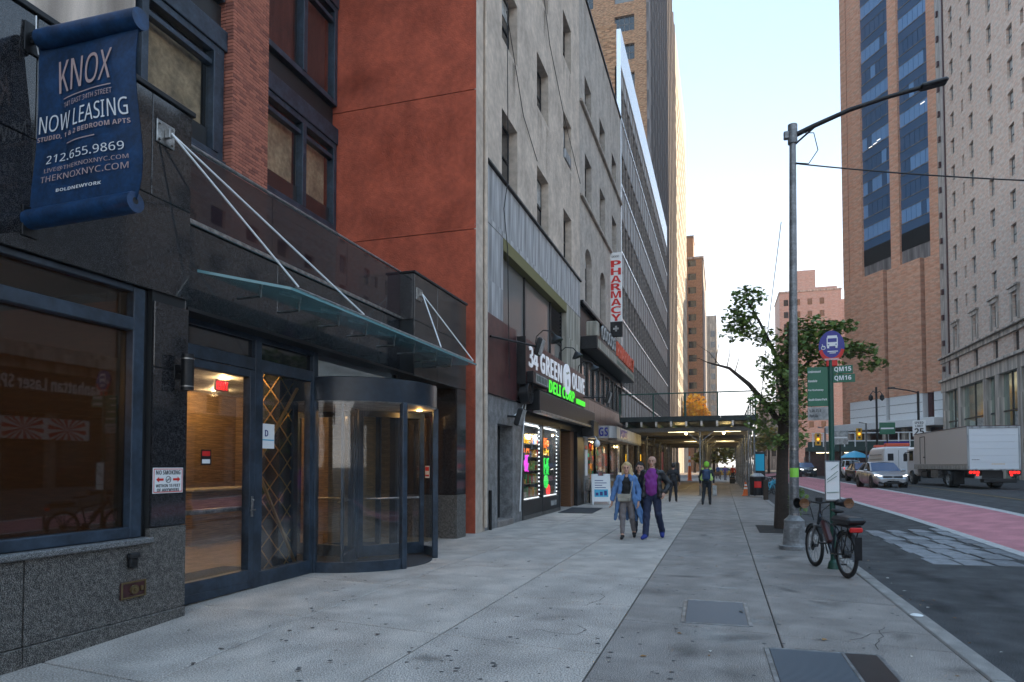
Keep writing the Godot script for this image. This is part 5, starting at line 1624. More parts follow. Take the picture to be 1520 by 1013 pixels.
func opposite():
	var specs := [["brick_building", "pale brick apartment block across the street, next to the hotel", -56.0, -33.0, 25.0, "hotel_brick"], ["stone_building", "pale stone building across the street with a spa shopfront", -33.0, -12.0, 7.5, "limestone"], ["brick_building", "brick apartment house across the street, nearest the camera", -12.0, 10.0, 8.5, "brick_tan"], ["stone_building", "grey stone block across the street behind the camera", 10.0, 60.0, 7.5, "hotel_brick"]]
	for s in specs:
		var z0: float = s[2]; var z1: float = s[3]
		var b := rthing(s[0], s[1], "building", XR, (z0 + z1) / 2)
		var hs := []
		var n := int((z1 - z0) / 4.0)
		var rows := maxi(1, int((s[4] - 6) / 3.6))
		for i in n:
			for r in rows: hs.append([z0 + 1.2 + i * 4.0, z0 + 2.8 + i * 4.0, 5.6 + r * 3.6, 7.0 + r * 3.6])
		var g := G.new()
		g.wall(z0 + 0.01, z1, 5.5, s[4], hs, 0.3)
		put("wall", g, M[s[5]], b)
		part6("core", b, M.dark_glass, z0 + 0.1, z1 - 0.1, 0, s[4], -16, -0.31)
		part6("cornice", b, M.limestone, z0, z1, s[4], s[4] + 0.8, -2, 0.6)
		for i in int((z1 - z0) / 4.0): part6("shop_pier", b, M.fin, z0 + i * 4.0, z0 + i * 4.0 + 0.5, 0, 5.5, -0.3, 0.05)
		part6("shop_fascia", b, M.dark_metal, z0, z1, 4.6, 5.5, -0.3, 0.1)
	var sp := rthing("spa_sign", "dark fascia with pale spa lettering across the street", "shop sign", XR, -28.6)
	part6("board", sp, M.dark_metal, -32.5, -24.5, 5.5, 6.9, 0.0, 0.25)
	text("sign_letters", "Manhattan Laser SPA", 6.6, 0.75, sp, Vector3(-28.5, 6.2, 0.27), M.white, Basis(), true, 0.04)
	var mu := rthing("sunburst_panel", "red and white sunburst panel on the shopfront across the street", "sign", XR, -28.2)
	var sg := G.new()
	part6("board", mu, M.white, -31, -25.6, 3.1, 4.3, 0.06, 0.12)
	for cx in [-29.6, -27.0]:
		for k in 14:
			var a0 := TAU * k / 14; var a1 := a0 + TAU / 28
			var r := 1.2
			var p0 := Vector3(cx + cos(a0) * r, clampf(3.7 + sin(a0) * r, 3.1, 4.3), 0.125); var p1 := Vector3(cx + cos(a1) * r, clampf(3.7 + sin(a1) * r, 3.1, 4.3), 0.125)
			sg.tri(Vector3(cx, 3.7, 0.125), p0, p1)
	put("red_rays", sg, M.red, mu)

func behind():
	# the near side of the street behind the camera, for the reflections
	var t := lthing("brick_building", "brick house beside the granite building, behind the camera", "building", -30.0)
	part6("wall", t, M.brick_tan, -70, -12.1, 0, 9, -14, 0)
	for i in 8:
		for r in 2: part6("window", t, M.dark_glass, -66 + i * 6.5, -64.4 + i * 6.5, 5 + r * 4, 7 + r * 4, -0.1, 0.03)

func scaffold():
	var t := thing("sidewalk_shed", "green sidewalk shed of steel posts and planks with fluorescent tubes, covering the pavement ahead", "scaffolding", Vector3(-1.8, 0, -56))
	shifts[t] = Vector3(1.8, 0, 56)
	var x0 := -5.45; var x1 := 1.75; var z0 := -38.0; var z1 := -73.0
	part6("deck", t, M.deck_green, x0, x1, 4.02, 4.2, z1, z0 + 0.3, 0.02)
	for i in 4: part6("edge_board", t, M.deck_green, x0 + i * 1.8, x0 + i * 1.8 + 1.79, 4.05, 4.32, z0 + 0.301, z0 + 0.36, 0.008)
	for i in 18: part6("side_board", t, M.deck_green, x1 + 0.001, x1 + 0.06, 4.05, 4.34, z0 - i * 2.0 + 0.3, z0 - i * 2.0 - 1.69, 0.008)
	var bm := G.new()
	bm.box(Vector3(-0.06, -0.12, 0), Vector3(0.06, 0.12, 35.2), 0.01)
	var bmm := bm.mesh()
	for i in 9: inst("joist", bmm, M.pole_green, t, Vector3(x0 + 0.4 + i * 0.8, 3.88, z1))
	var zs := [-38.3, -43.3, -48.3, -53.3, -58.3, -63.3, -68.3, -72.8]
	var pg := G.new()
	pg.tube([Vector3(0, 0, 0), Vector3(0, 3.6, 0)], 0.055, 10)
	pg.b6(-0.15, 0.15, 0.0, 0.02, -0.15, 0.15, 0.004)
	var pmh := pg.mesh()
	for z in zs:
		part6("cross_beam", t, M.wood_beam, x0, x1, 3.5, 3.74, z - 0.1, z + 0.1, 0.012)
		for x in [-5.1, -4.55, -1.15, 1.35, 1.65]:
			if x == -4.55 and z > -43: continue
			inst("post", pmh, M.galv, t, Vector3(x, 0, z))
		var br := G.new()
		br.bar(Vector3(-1.15, 2.9, z), Vector3(-0.45, 3.5, z), 0.05, 0.05); br.bar(Vector3(-1.15, 2.9, z), Vector3(-1.85, 3.5, z), 0.05, 0.05)
		put("brace", br, M.galv, t)
	for i in 7:
		var br := G.new()
		br.bar(Vector3(1.65, 0.6, zs[i]), Vector3(1.65, 3.3, zs[i + 1]), 0.04, 0.04); br.bar(Vector3(1.65, 3.3, zs[i]), Vector3(1.65, 0.6, zs[i + 1]), 0.04, 0.04)
		put("cross_brace", br, M.galv, t)
	for i in 9:
		var cl := G.new()
		cl.b6(x0 + 0.35 + i * 0.8, x0 + 0.47 + i * 0.8, 3.76, 4.04, z0 + 0.36, z0 + 0.42, 0.01)
		put("clip", cl, M.steel, t)
	# guard rail of pipes on the deck
	var rl := [-5.45, -3.6, -1.9, -0.2, 1.7]
	for x in rl: parttube("rail_post", t, M.pole_green, [Vector3(x, 4.2, z0 + 0.2), Vector3(x, 5.62, z0 + 0.2)], 0.04 if x != -1.9 else 0.06, 8)
	for y in [5.6]: parttube("guard_rail", t, M.pole_green, [Vector3(x0, y, z0 + 0.2), Vector3(x1, y, z0 + 0.2)], 0.035, 8)
	for i in 12: parttube("rail_post", t, M.pole_green, [Vector3(1.72, 4.2, -38 - i * 3.0), Vector3(1.72, 5.62, -38 - i * 3.0)], 0.04, 8)
	parttube("guard_rail", t, M.pole_green, [Vector3(1.72, 5.6, z0), Vector3(1.72, 5.6, z1)], 0.035, 8)
	var ms := G.new()
	for i in 40:
		ms.tube([Vector3(x0 + i * 0.18, 4.2, z0 + 0.2), Vector3(x0 + i * 0.18, 5.6, z0 + 0.2)], 0.004, 3, false)
	put("mesh_netting", ms, M.dark_metal, t, "stuff")
	for e in [[-2.3, -41.0], [0.3, -41.0], [-2.2, -50], [0.2, -50], [-2.2, -57], [0.2, -57], [-2.0, -64], [0.2, -65]]:
		var g := G.new()
		g.tube([Vector3(e[0] - 0.75, 3.66, e[1]), Vector3(e[0] + 0.75, 3.66, e[1])], 0.05, 8)
		var b := put("tube_lamp", g, M.tube, t)
		part6("tube_batten", b, M.white, e[0] - 0.8, e[0] + 0.8, 3.72, 3.77, e[1] - 0.08, e[1] + 0.08)
		omni(Vector3(e[0], 3.5, e[1]), Color(1, 0.86, 0.55), 0.35, 0.2, t)
	for e in [[-1.9, -38.6], [0.1, -38.6]]:
		var g := G.new()
		g.ball(Vector3(e[0], 3.42, e[1]), Vector3.ONE * 0.07, 8)
		put("bulb", g, M.downlight, t)

func street_furniture():
	# street lamp
	var t := thing("street_lamp", "tall grey steel street lamp with an octagonal base and one long curved arm", "street lamp", Vector3(1.33, 0, -14.2))
	var g := G.new()
	var oct := Transform3D(Basis(Vector3.UP, PI / 8), Vector3.ZERO)
	g.lathe([Vector2(0.3, 0), Vector2(0.3, 0.07), Vector2(0.235, 0.09), Vector2(0.225, 0.12), Vector2(0.195, 0.5), Vector2(0.2, 0.56), Vector2(0.13, 0.62), Vector2(0.1, 0.66), Vector2(0.0, 0.66)], 8, oct)
	put("base", g, M.grey_paint, t)
	var dg := G.new()
	dg.box(Vector3(-0.09, 0.16, 0.2), Vector3(0.09, 0.44, 0.222), 0.006, Transform3D(Basis(Vector3.UP, -0.1), Vector3(0, 0, -0.01)))
	put("base_door", dg, M.grey_paint, t)
	parttube("pole", t, M.galv, [Vector3(0, 0.6, 0), Vector3(0.02, 3.2, 0), Vector3(0.07, 8.32, 0)], [0.092, 0.085, 0.06], 12)
	var arm := [Vector3(0.05, 8.14, 0), Vector3(0.45, 8.3, 0.0), Vector3(1.1, 8.52, 0), Vector3(1.75, 8.66, 0), Vector3(2.56, 8.79, 0)]
	parttube("arm", t, M.dark_metal, arm, [0.055, 0.05, 0.045, 0.042, 0.045], 8)
	parttube("arm_brace", t, M.dark_metal, [Vector3(0.07, 7.95, 0), Vector3(0.25, 8.1, 0), Vector3(0.5, 8.3, 0)], 0.02, 6)
	var cg := G.new()
	cg.cyl(Vector3(0.065, 8.0, 0), Vector3(0.07, 8.38, 0), 0.09, 12)
	cg.b6(-0.1, 0.05, 8.1, 8.26, -0.05, 0.05, 0.02)
	put("pole_cap", cg, M.galv, t)
	var hd := G.new()
	hd.box(Vector3(-0.3, -0.045, -0.11), Vector3(0.16, 0.045, 0.11), 0.03, Transform3D(Basis(Vector3.BACK, 0.14), Vector3(2.6, 8.79, 0)))
	put("lamp_head", hd, M.dark_metal, t)
	parttube("loose_wire", t, M.black, [Vector3(0.1, 8.2, 0.03), Vector3(0.45, 8.15, 0.03), Vector3(0.52, 7.8, 0.03), Vector3(0.35, 7.55, 0.03), Vector3(0.1, 7.6, 0.03)], 0.01, 5)
	var bd := G.new()
	for e in [[1.93, 1.97], [0.66, 0.7]]: bd.lathe([Vector2(0.095, e[0]), Vector2(0.095, e[1])], 14, Transform3D(Basis(), Vector3(0.012, 0, 0)))
	put("steel_band", bd, M.steel, t)
	var st := G.new()
	st.lathe([Vector2(0.0925, 1.4), Vector2(0.0925, 1.58)], 14, Transform3D(Basis(), Vector3(0.01, 0, 0)), 0.6, 2.6)
	put("green_sticker", st, M.lime, t)
	var wi := thing("overhead_wire", "thin dark wire strung from the lamp pole across the street", "wire", Vector3(1.43, 7.6, -14.2))
	var wp := []
	for i in 17:
		var f := i / 16.0
		wp.append(Vector3(f * 9.0, -1.75 * f - 0.8 * f * (1 - f), 0.6 * f))
	var wg := G.new()
	wg.tube(wp, 0.014, 5)
	put("wire", wg, M.black, wi)
	for e in [["overhead_wire", "thin wire dropping steeply behind the lamp pole towards the tree", Vector3(1.2, 6.6, -14.6), Vector3(0.9, 3.0, -17.6)]]:
		var w2 := thing(e[0], e[1], "wire", e[2])
		var g2 := G.new()
		g2.tube([Vector3.ZERO, (e[3] - e[2]) * 0.5 + Vector3(-0.03, -0.05, 0), e[3] - e[2]], 0.008, 5)
		put("wire", g2, M.dark_metal, w2)
	# bus stop
	var b := thing("bus_stop_sign", "green bus stop pole with a round blue bus sign and green route panels", "bus stop sign", Vector3(1.66, 0, -11.7), deg_to_rad(-4))
	parttube("pole", b, M.pole_green, [Vector3(0, 0, 0), Vector3(0, 3.3, 0)], 0.042, 12)
	var bg := G.new()
	bg.lathe([Vector2(0.09, 0), Vector2(0.07, 0.1), Vector2(0.045, 0.14)], 12)
	put("pole_foot", bg, M.pole_green, b)
	var fz := Transform3D(Basis(Vector3.RIGHT, PI / 2), Vector3(0.02, 3.52, 0.0))
	var dr := G.new()
	dr.lathe([Vector2(0.0, -0.03), Vector2(0.2, -0.03), Vector2(0.2, 0.03), Vector2(0, 0.03)], 32, Transform3D(fz.basis * Basis.from_scale(Vector3(0.93, 1, 1.25)), fz.origin))
	var dk := put("round_sign", dr, M.sign_blue, b)
	var rs := G.new()
	for k in 14:
		var a0 := lerpf(PI + 0.25, TAU - 0.25, k / 14.0); var a1 := lerpf(PI + 0.25, TAU - 0.25, (k + 1) / 14.0)
		var o := Vector3(0.02, 3.52, 0.033)
		var q := func(an: float, r: float) -> Vector3: return o + Vector3(cos(an) * 0.19 * r, sin(an) * 0.25 * r, 0)
		rs.quad(q.call(a0, 0.74), q.call(a0, 1.0), q.call(a1, 1.0), q.call(a1, 0.74))
	rs.b6(-0.06, 0.1, 3.2, 3.3, -0.03, 0.034, 0.01)
	put("red_band", rs, M.red, dk)
	var bus := G.new()
	bus.b6(-0.05, 0.11, 3.52, 3.66, 0.031, 0.036, 0.002); bus.b6(-0.04, 0.1, 3.66, 3.69, 0.031, 0.036); bus.b6(-0.045, -0.015, 3.49, 3.52, 0.031, 0.036); bus.b6(0.075, 0.105, 3.49, 3.52, 0.031, 0.036)
	bus.b6(-0.04, 0.11, 3.43, 3.445, 0.031, 0.036); bus.b6(-0.01, 0.08, 3.405, 3.418, 0.031, 0.036)
	bus.tube(ring(Vector3(-0.1, 3.5, 0.034), 0.028, 10), 0.006, 5, false); bus.tube([Vector3(-0.115, 3.56, 0.034), Vector3(-0.11, 3.515, 0.034), Vector3(-0.08, 3.515, 0.034)], 0.006, 5)
	put("bus_symbol", bus, M.print_white, dk)
	var bw := G.new()
	bw.b6(-0.035, 0.095, 3.585, 3.645, 0.036, 0.039, 0.001); bw.b6(-0.035, -0.015, 3.54, 3.555, 0.036, 0.039); bw.b6(0.075, 0.095, 3.54, 3.555, 0.036, 0.039)
	put("bus_window", bw, M.sign_blue, dk)
	text("red_band_letters", "NO STANDING", 0.2, 0.03, dk, Vector3(0.02, 3.313, 0.037), M.print_white, Basis(), true, 0.003)
	var gp := part6("destination_panel", b, M.sign_green, -0.34, -0.03, 2.57, 3.2, -0.012, 0.012, 0.004)
	for i in 4: text("panel_letters", ["Lindenwood", "Rosedale", "Far Rockaway", "South Ozone Park"][i], [0.18, 0.13, 0.22, 0.27][i], 0.038, gp, Vector3([-0.235, -0.26, -0.215, -0.19][i], [3.13, 2.98, 2.83, 2.68][i], 0.013), M.print_white, Basis(), true, 0.003)
	var wp2 := part6("fare_panel", b, M.offwhite, -0.34, -0.03, 2.35, 2.56, -0.012, 0.012, 0.004)
	for i in 2: text("panel_letters", ["1, 20, 31, 6", "Park Av"][i], [0.17, 0.12][i], 0.05, wp2, Vector3([-0.23, -0.25][i], [2.5, 2.42][i], 0.013), M.black, Basis(), true, 0.003)
	for i in 2:
		var rp := part6("route_panel", b, M.sign_green, 0.03, [0.32, 0.35][i], [3.08, 2.94][i], [3.21, 3.07][i], -0.012, 0.012, 0.004)
		text("route_letters", ["QM15", "QM16"][i], 0.24, 0.085, rp, Vector3(0.175, [3.145, 3.005][i], 0.013), M.print_white, Basis(), true, 0.004)
	var mp := part6("map_case", b, M.galv, -0.11, 0.11, 1.06, 1.7, 0.03, 0.08, 0.01)
	part6("map_sheet", mp, M.print_white, -0.095, 0.095, 1.09, 1.68, 0.08, 0.084)
	var ml := G.new()
	ml.bar(Vector3(-0.08, 1.4, 0.085), Vector3(0.08, 1.54, 0.085), 0.026, 0.006); ml.bar(Vector3(-0.08, 1.36, 0.085), Vector3(0.06, 1.46, 0.085), 0.02, 0.006); ml.bar(Vector3(-0.085, 1.2, 0.085), Vector3(0.085, 1.21, 0.085), 0.026, 0.006)
	ml.bar(Vector3(-0.02, 1.56, 0.085), Vector3(0.08, 1.64, 0.085), 0.02, 0.006)
	put("route_line", ml, M.sign_green, mp)
	# litter bin, cone, bollard post beyond the tree
	var c := thing("litter_bin", "dark slatted litter bin with a bright lid by the kerb under the shed", "bin", Vector3(1.72, 0, -37.2))
	var sg := G.new()
	for i in 14:
		var an := TAU * i / 14
		sg.box(Vector3(-0.05, 0.12, -0.012), Vector3(0.05, 1.05, 0.012), 0.005, Transform3D(Basis(Vector3.UP, -an + PI / 2), Vector3(cos(an) * 0.34, 0, sin(an) * 0.34)))
	put("slats", sg, M.dark_metal, c)
	var cl := G.new()
	cl.lathe([Vector2(0.0, 0.1), Vector2(0.31, 0.1), Vector2(0.31, 1.0)], 20)
	put("liner", cl, M.black, c)
	var li := G.new()
	li.lathe([Vector2(0.36, 1.05), Vector2(0.37, 1.1), Vector2(0.2, 1.24), Vector2(0.18, 1.22)], 20)
	put("lid", li, M.panel_grey, c)
	var rp := G.new()
	rp.lathe([Vector2(0.357, 0.5), Vector2(0.357, 0.82)], 8, Transform3D(), 1.0, 2.0)
	put("red_patch", rp, M.red, c)
	traffic_cone("orange cone beside the litter bin", Vector3(1.2, 0, -38.6), 0.75)
	var bp := thing("bollard", "dark square wooden bollard at the kerb in front of the litter bin", "bollard", Vector3(1.98, 0, -34.4))
	part6("post", bp, M.bark, -0.11, 0.11, 0, 0.95, -0.11, 0.11, 0.02)
	for e in [["a_frame_sign", "white plastic A-frame board with blue pictures outside the drug store", Vector3(-4.93, 0, -28.4), 0.33, 1.0], ["a_frame_sign", "smaller white A-frame board half hidden behind the woman in the blue coat", Vector3(-4.7, 0, -34.6), 0.33, 0.9]]:
		var s := thing(e[0], e[2 - 1], "sign board", e[2], e[3])
		for k in [1, -1]:
			var ab := Transform3D(Basis(Vector3.RIGHT, -0.2 * k), Vector3(0, 0, 0.27 * k))
			var fg := G.new()
			fg.box(Vector3(-0.4, 0.0, -0.02), Vector3(-0.33, 1.28, 0.02), 0.01, ab); fg.box(Vector3(0.33, 0, -0.02), Vector3(0.4, 1.28, 0.02), 0.01, ab)
			fg.box(Vector3(-0.33, 0.12, -0.015), Vector3(0.33, 1.22, 0.015), 0.006, ab)
			fg.box(Vector3(-0.4, 1.22, -0.02), Vector3(-0.12, 1.3, 0.02), 0.01, ab); fg.box(Vector3(0.12, 1.22, -0.02), Vector3(0.4, 1.3, 0.02), 0.01, ab)
			put("board", fg, M.white, s)
			var pg := G.new()
			pg.box(Vector3(-0.29, 0.32, 0.0155), Vector3(0.29, 0.64, 0.019), 0, ab)
			var q := put("blue_picture", pg, M.sign_blue if e[4] < 1 else M.cyan, s)
			var lg := G.new()
			for i in 4: lg.box(Vector3(-0.26, 0.7 + i * 0.1, 0.0155), Vector3([0.2, 0.05, 0.24, 0.1][i], 0.73 + i * 0.1, 0.018), 0, ab)
			for i in 3: lg.box(Vector3(-0.24 + i * 0.18, 0.38, 0.019), Vector3(-0.12 + i * 0.18, 0.5 + 0.04 * i, 0.021), 0, ab)
			put("print_strokes", lg, M.navy, s)
			var hg := G.new()
	var yb := thing("newspaper_box", "yellow street newspaper box behind the walking couple", "newspaper box", Vector3(-3.75, 0, -34.0), 0.2)
	part6("cabinet", yb, M.yellow, -0.24, 0.24, 0.45, 1.35, -0.22, 0.22, 0.04)
	part6("window", yb, M.dark_glass, -0.18, 0.18, 0.9, 1.2, 0.221, 0.228)
	part6("lid_edge", yb, M.orange, -0.26, 0.26, 1.3, 1.38, -0.24, 0.24, 0.03)
	part6("pedestal", yb, M.dark_metal, -0.1, 0.1, 0, 0.45, -0.1, 0.1, 0.01)
	# things at and beyond the far end of the shed
	var mb := thing("mailbox", "pale blue-grey street box at the far end of the shed", "street box", Vector3(-5.0, 0, -75))
	part6("body", mb, M.panel_grey, -0.6, 0.6, 0.15, 2.0, -0.4, 0.4, 0.1)
	part6("feet", mb, M.dark_metal, -0.5, 0.5, 0, 0.15, -0.3, 0.3)
	part6("front_plate", mb, M.navy, -0.45, 0.45, 0.8, 1.3, 0.4, 0.42)
	traffic_cone("tall orange marker post at the far end of the shed", Vector3(-3.4, 0, -76), 3.2)
	for i in 2:
		var bn := thing("bench", ["wooden bench on the bright pavement past the shed, left one", "wooden bench near the kerb past the shed, right one"][i], "bench", Vector3([-1.0, 0.9][i], 0, [-82.0, -66.0][i]), PI / 2 * i, "benches past the shed")
		part6("seat", bn, M.brown_wood, -0.9, 0.9, 0.42, 0.48, -0.25, 0.25, 0.01)
		part6("backrest", bn, M.brown_wood, -0.9, 0.9, 0.6, 0.9, -0.27, -0.22, 0.01)
		for s in [-0.8, 0.8]: part6("leg", bn, M.dark_metal, s - 0.03, s + 0.03, 0, 0.6, -0.25, 0.2, 0.005)
	var ki := thing("information_kiosk", "slim kiosk with a lit cyan screen by the kerb past the shed", "kiosk", Vector3(2.35, 0, -47.5))
	part6("body", ki, M.dark_metal, -0.36, 0.36, 0, 2.55, -0.14, 0.14, 0.03)
	part6("screen", ki, glow("screen_cyan", 0.02, 0.3, 0.5, 0.05), -0.3, 0.3, 1.3, 2.4, 0.14, 0.15)
	for i in 3: bicycle("blue_bicycle", ["nearest blue hire bicycle at the kerb past the litter bin", "middle blue hire bicycle at the kerb past the litter bin", "farthest blue hire bicycle at the kerb past the litter bin"][i], Vector3(2.75 + 0.2 * i, road_y(2.8, -46), -43.5 - i * 1.3), deg_to_rad(-25), M.cyan, "hire bicycles at the kerb", false)
	# signals and signs over the far crossing
	var zf := -62.0
	var sl := thing("speed_limit_sign", "white SPEED LIMIT 25 sign on a dark post behind the truck", "sign", Vector3(14.55, 0.4, -59))
	parttube("post", sl, M.dark_metal, [Vector3(0, 0, -0.05), Vector3(0, 7.0, -0.05)], 0.09, 8)
	parttube("arm", sl, M.dark_metal, [Vector3(0, 6.9, -0.05), Vector3(-0.7, 7.1, -0.05), Vector3(-1.7, 7.3, -0.05)], 0.05, 6)
	part6("lamp_head", sl, M.dark_metal, -2.1, -1.6, 7.25, 7.38, -0.15, 0.1, 0.03)
	part6("plate", sl, M.white, -0.45, 0.45, 3.5, 4.75, 0.05, 0.07, 0.01)
	text("sign_letters", "SPEED", 0.6, 0.18, sl, Vector3(0, 4.55, 0.075), M.black, Basis(), true, 0.005)
	text("sign_letters", "LIMIT", 0.5, 0.18, sl, Vector3(0, 4.3, 0.075), M.black, Basis(), true, 0.005)
	text("sign_letters", "25", 0.65, 0.52, sl, Vector3(0, 3.87, 0.075), M.black, Basis(), true, 0.005)
	for e in [["street_name_sign", "green overhead street sign beside the white marquee", Vector3(13.4, 0.4, -64.0), 3.9, 4.9, 1.2, "sign_green"], ["street_name_sign", "blue street name sign over the white van", Vector3(14.2, 0.4, -64.5), 2.85, 3.3, 1.9, "sign_blue"], ["street_name_sign", "pale parking notice board across the street", Vector3(9.9, 0.4, -65), 3.1, 4.3, 1.3, "offwhite"]]:
		var s := thing(e[0], e[1], "sign", e[2])
		parttube("post", s, M.dark_metal, [Vector3(0, 0, 0), Vector3(0, e[4], 0)], 0.06, 8)
		part6("plate", s, M[e[6]], -e[5] / 2, e[5] / 2, e[3], e[4], 0.06, 0.1, 0.02)
		part6("plate_line", s, M.white, -e[5] / 2 + 0.1, e[5] / 2 - 0.1, (e[3] + e[4]) / 2 - 0.06, (e[3] + e[4]) / 2 + 0.06, 0.1, 0.104)
	for e in [["yellow traffic signal hanging over the crossing left of the bus pole", Vector3(8.25, 0.4, -66), 3.4], ["yellow traffic signal on a post by the construction shed across the street", Vector3(12.3, 0.4, -70), 4.0]]:
		var s := thing("traffic_signal", e[0], "traffic light", e[1])
		parttube("post", s, M.galv, [Vector3(0.6, 0, 0), Vector3(0.6, e[2] + 1.2, 0), Vector3(0.0, e[2] + 1.3, 0)], 0.07, 8)
		part6("housing", s, M.yellow, -0.24, 0.24, e[2] - 0.35, e[2] + 0.75, -0.15, 0.15, 0.03)
		for k in 3:
			var lg := G.new()
			lg.cyl(Vector3(0, e[2] - 0.12 + k * 0.33, 0.14), Vector3(0, e[2] - 0.12 + k * 0.33, 0.17), 0.11, 12)
			put("lens", lg, M.signal_amber if k == 1 else M.black, s)
		part6("hood", s, M.black, -0.12, 0.12, e[2] + 0.68, e[2] + 0.72, 0.15, 0.3)
	var tw := thing("twin_lamp_post", "dark post with two hanging lanterns before the brick podium", "street lamp", Vector3(14.6, 0.4, -74))
	parttube("post", tw, M.dark_metal, [Vector3(0, 0, 0), Vector3(0, 9.0, 0)], 0.1, 8)
	for s in [-1, 1]:
		parttube("arm", tw, M.dark_metal, [Vector3(0, 8.4, 0), Vector3(0.3 * s, 8.6, 0), Vector3(0.5 * s, 8.3, 0)], 0.045, 6)
		var lg := G.new()
		lg.lathe([Vector2(0.04, 8.3), Vector2(0.2, 8.1), Vector2(0.22, 7.8), Vector2(0.0, 7.6)], 10, Transform3D(Basis(), Vector3(0.5 * s, 0, 0)))
		put("lantern", lg, M.dark_metal, tw)
	# construction shed across the street
	var cs := thing("construction_shed", "dark construction shed with a white railing and green hoarding across the street", "scaffolding", Vector3(15.5, 0.4, -86))
	part6("deck", cs, M.shed_green, -6, 8, 2.9, 3.4, -1.5, 1.5, 0.03)
	for i in 9: part6("post", cs, M.galv, -5.9 + i * 1.7, -5.78 + i * 1.7, 0, 2.9, 1.2, 1.35)
	for i in 13: part6("rail_post", cs, M.white, -5.5 + i * 1.1, -5.38 + i * 1.1, 3.4, 5.0, 1.3, 1.42)
	for y in [4.0, 4.9]: part6("rail", cs, M.white, -5.6, 8, y, y + 0.12, 1.43, 1.5)
	part6("hoarding", cs, M.shed_green, -6, 8, 3.4, 4.0, 1.2, 1.28)
	for i in 3: part6("tube_lamp", cs, M.tube, -5 + i * 3, -3.4 + i * 3, 2.7, 2.78, 0.4, 0.5)
	part6("back_wall", cs, M.maroon, -6, 8, 0, 2.9, -1.6, -1.4)
	var um := thing("market_umbrella", "blue and green parasols of a stall by the white van", "parasol", Vector3(13.6, 0.4, -80))
	for i in 2:
		var ug := G.new()
		ug.lathe([Vector2(1.5, 2.1), Vector2(0.8, 2.6), Vector2(0, 2.85)], 8, Transform3D(Basis(), Vector3(i * 2.4, 0, 0)))
		put("canopy", ug, [M.cyan, M.sign_blue][i], um)
		parttube("pole", um, M.steel, [Vector3(i * 2.4, 0, 0), Vector3(i * 2.4, 2.8, 0)], 0.04, 6)
	var hb := thing("construction_barrier", "pale concrete barrier with dark stencil marks at the far crossing", "barrier", Vector3(14.2, 0.4, -108), 0.0)
	part6("body", hb, M.cream, -2.6, 3.2, 0, 2.6, -0.5, 0.5, 0.15)
	for i in 3: part6("stencil", hb, M.black, -0.2 + i * 0.9, 0.5 + i * 0.9, 1.2, 1.8, 0.5, 0.52)

func traffic_cone(label: String, at: Vector3, h: float):
	var t := thing("traffic_cone", label, "cone", at)
	var w := 0.2 if h < 1 else 0.3
	part6("foot", t, M.orange, -w, w, 0, 0.05, -w, w, 0.015)
	var g := G.new()
	g.lathe([Vector2(w * 0.75, 0.05), Vector2(w * 0.2, h), Vector2(0, h)], 14)
	put("body", g, M.orange, t)
	var b := G.new()
	for e in [0.5, 0.72]:
		b.lathe([Vector2(lerpf(w * 0.75, w * 0.2, e) + 0.006, h * e), Vector2(lerpf(w * 0.75, w * 0.2, e + 0.12) + 0.006, h * (e + 0.12))], 14)
	put("white_band", b, M.white, t)

func wheel(t: Node, at: Vector3, r: float, w: float, rim: Material, spokes := 10, called := "wheel"):
	# axle along x
	var b := Basis(Vector3.BACK, PI / 2)
	var g := G.new()
	g.lathe([Vector2(r * 0.66, -w / 2), Vector2(r * 0.93, -w / 2), Vector2(r, -w * 0.36), Vector2(r, w * 0.36), Vector2(r * 0.93, w / 2), Vector2(r * 0.66, w / 2)], 26, Transform3D(b, at))
	var o := put(called, g, M.tyre, t)
	var k := G.new()
	k.lathe([Vector2(0, -w * 0.42), Vector2(r * 0.2, -w * 0.44), Vector2(r * 0.6, -w * 0.36), Vector2(r * 0.67, -w * 0.48), Vector2(r * 0.67, w * 0.48), Vector2(r * 0.6, w * 0.36), Vector2(r * 0.2, w * 0.44), Vector2(0, w * 0.42)], 20, Transform3D(b, at))
	put("rim", k, rim, o)
	var s := G.new()
	for i in spokes:
		var an := TAU * i / spokes
		for sd in [-1, 1]:
			s.box(Vector3(-0.008, r * 0.18, -0.018), Vector3(0.008, r * 0.62, 0.018), 0, Transform3D(Basis(Vector3.RIGHT, an), at + Vector3(sd * w * 0.42, 0, 0)))
	put("rim_slots", s, M.black, o)

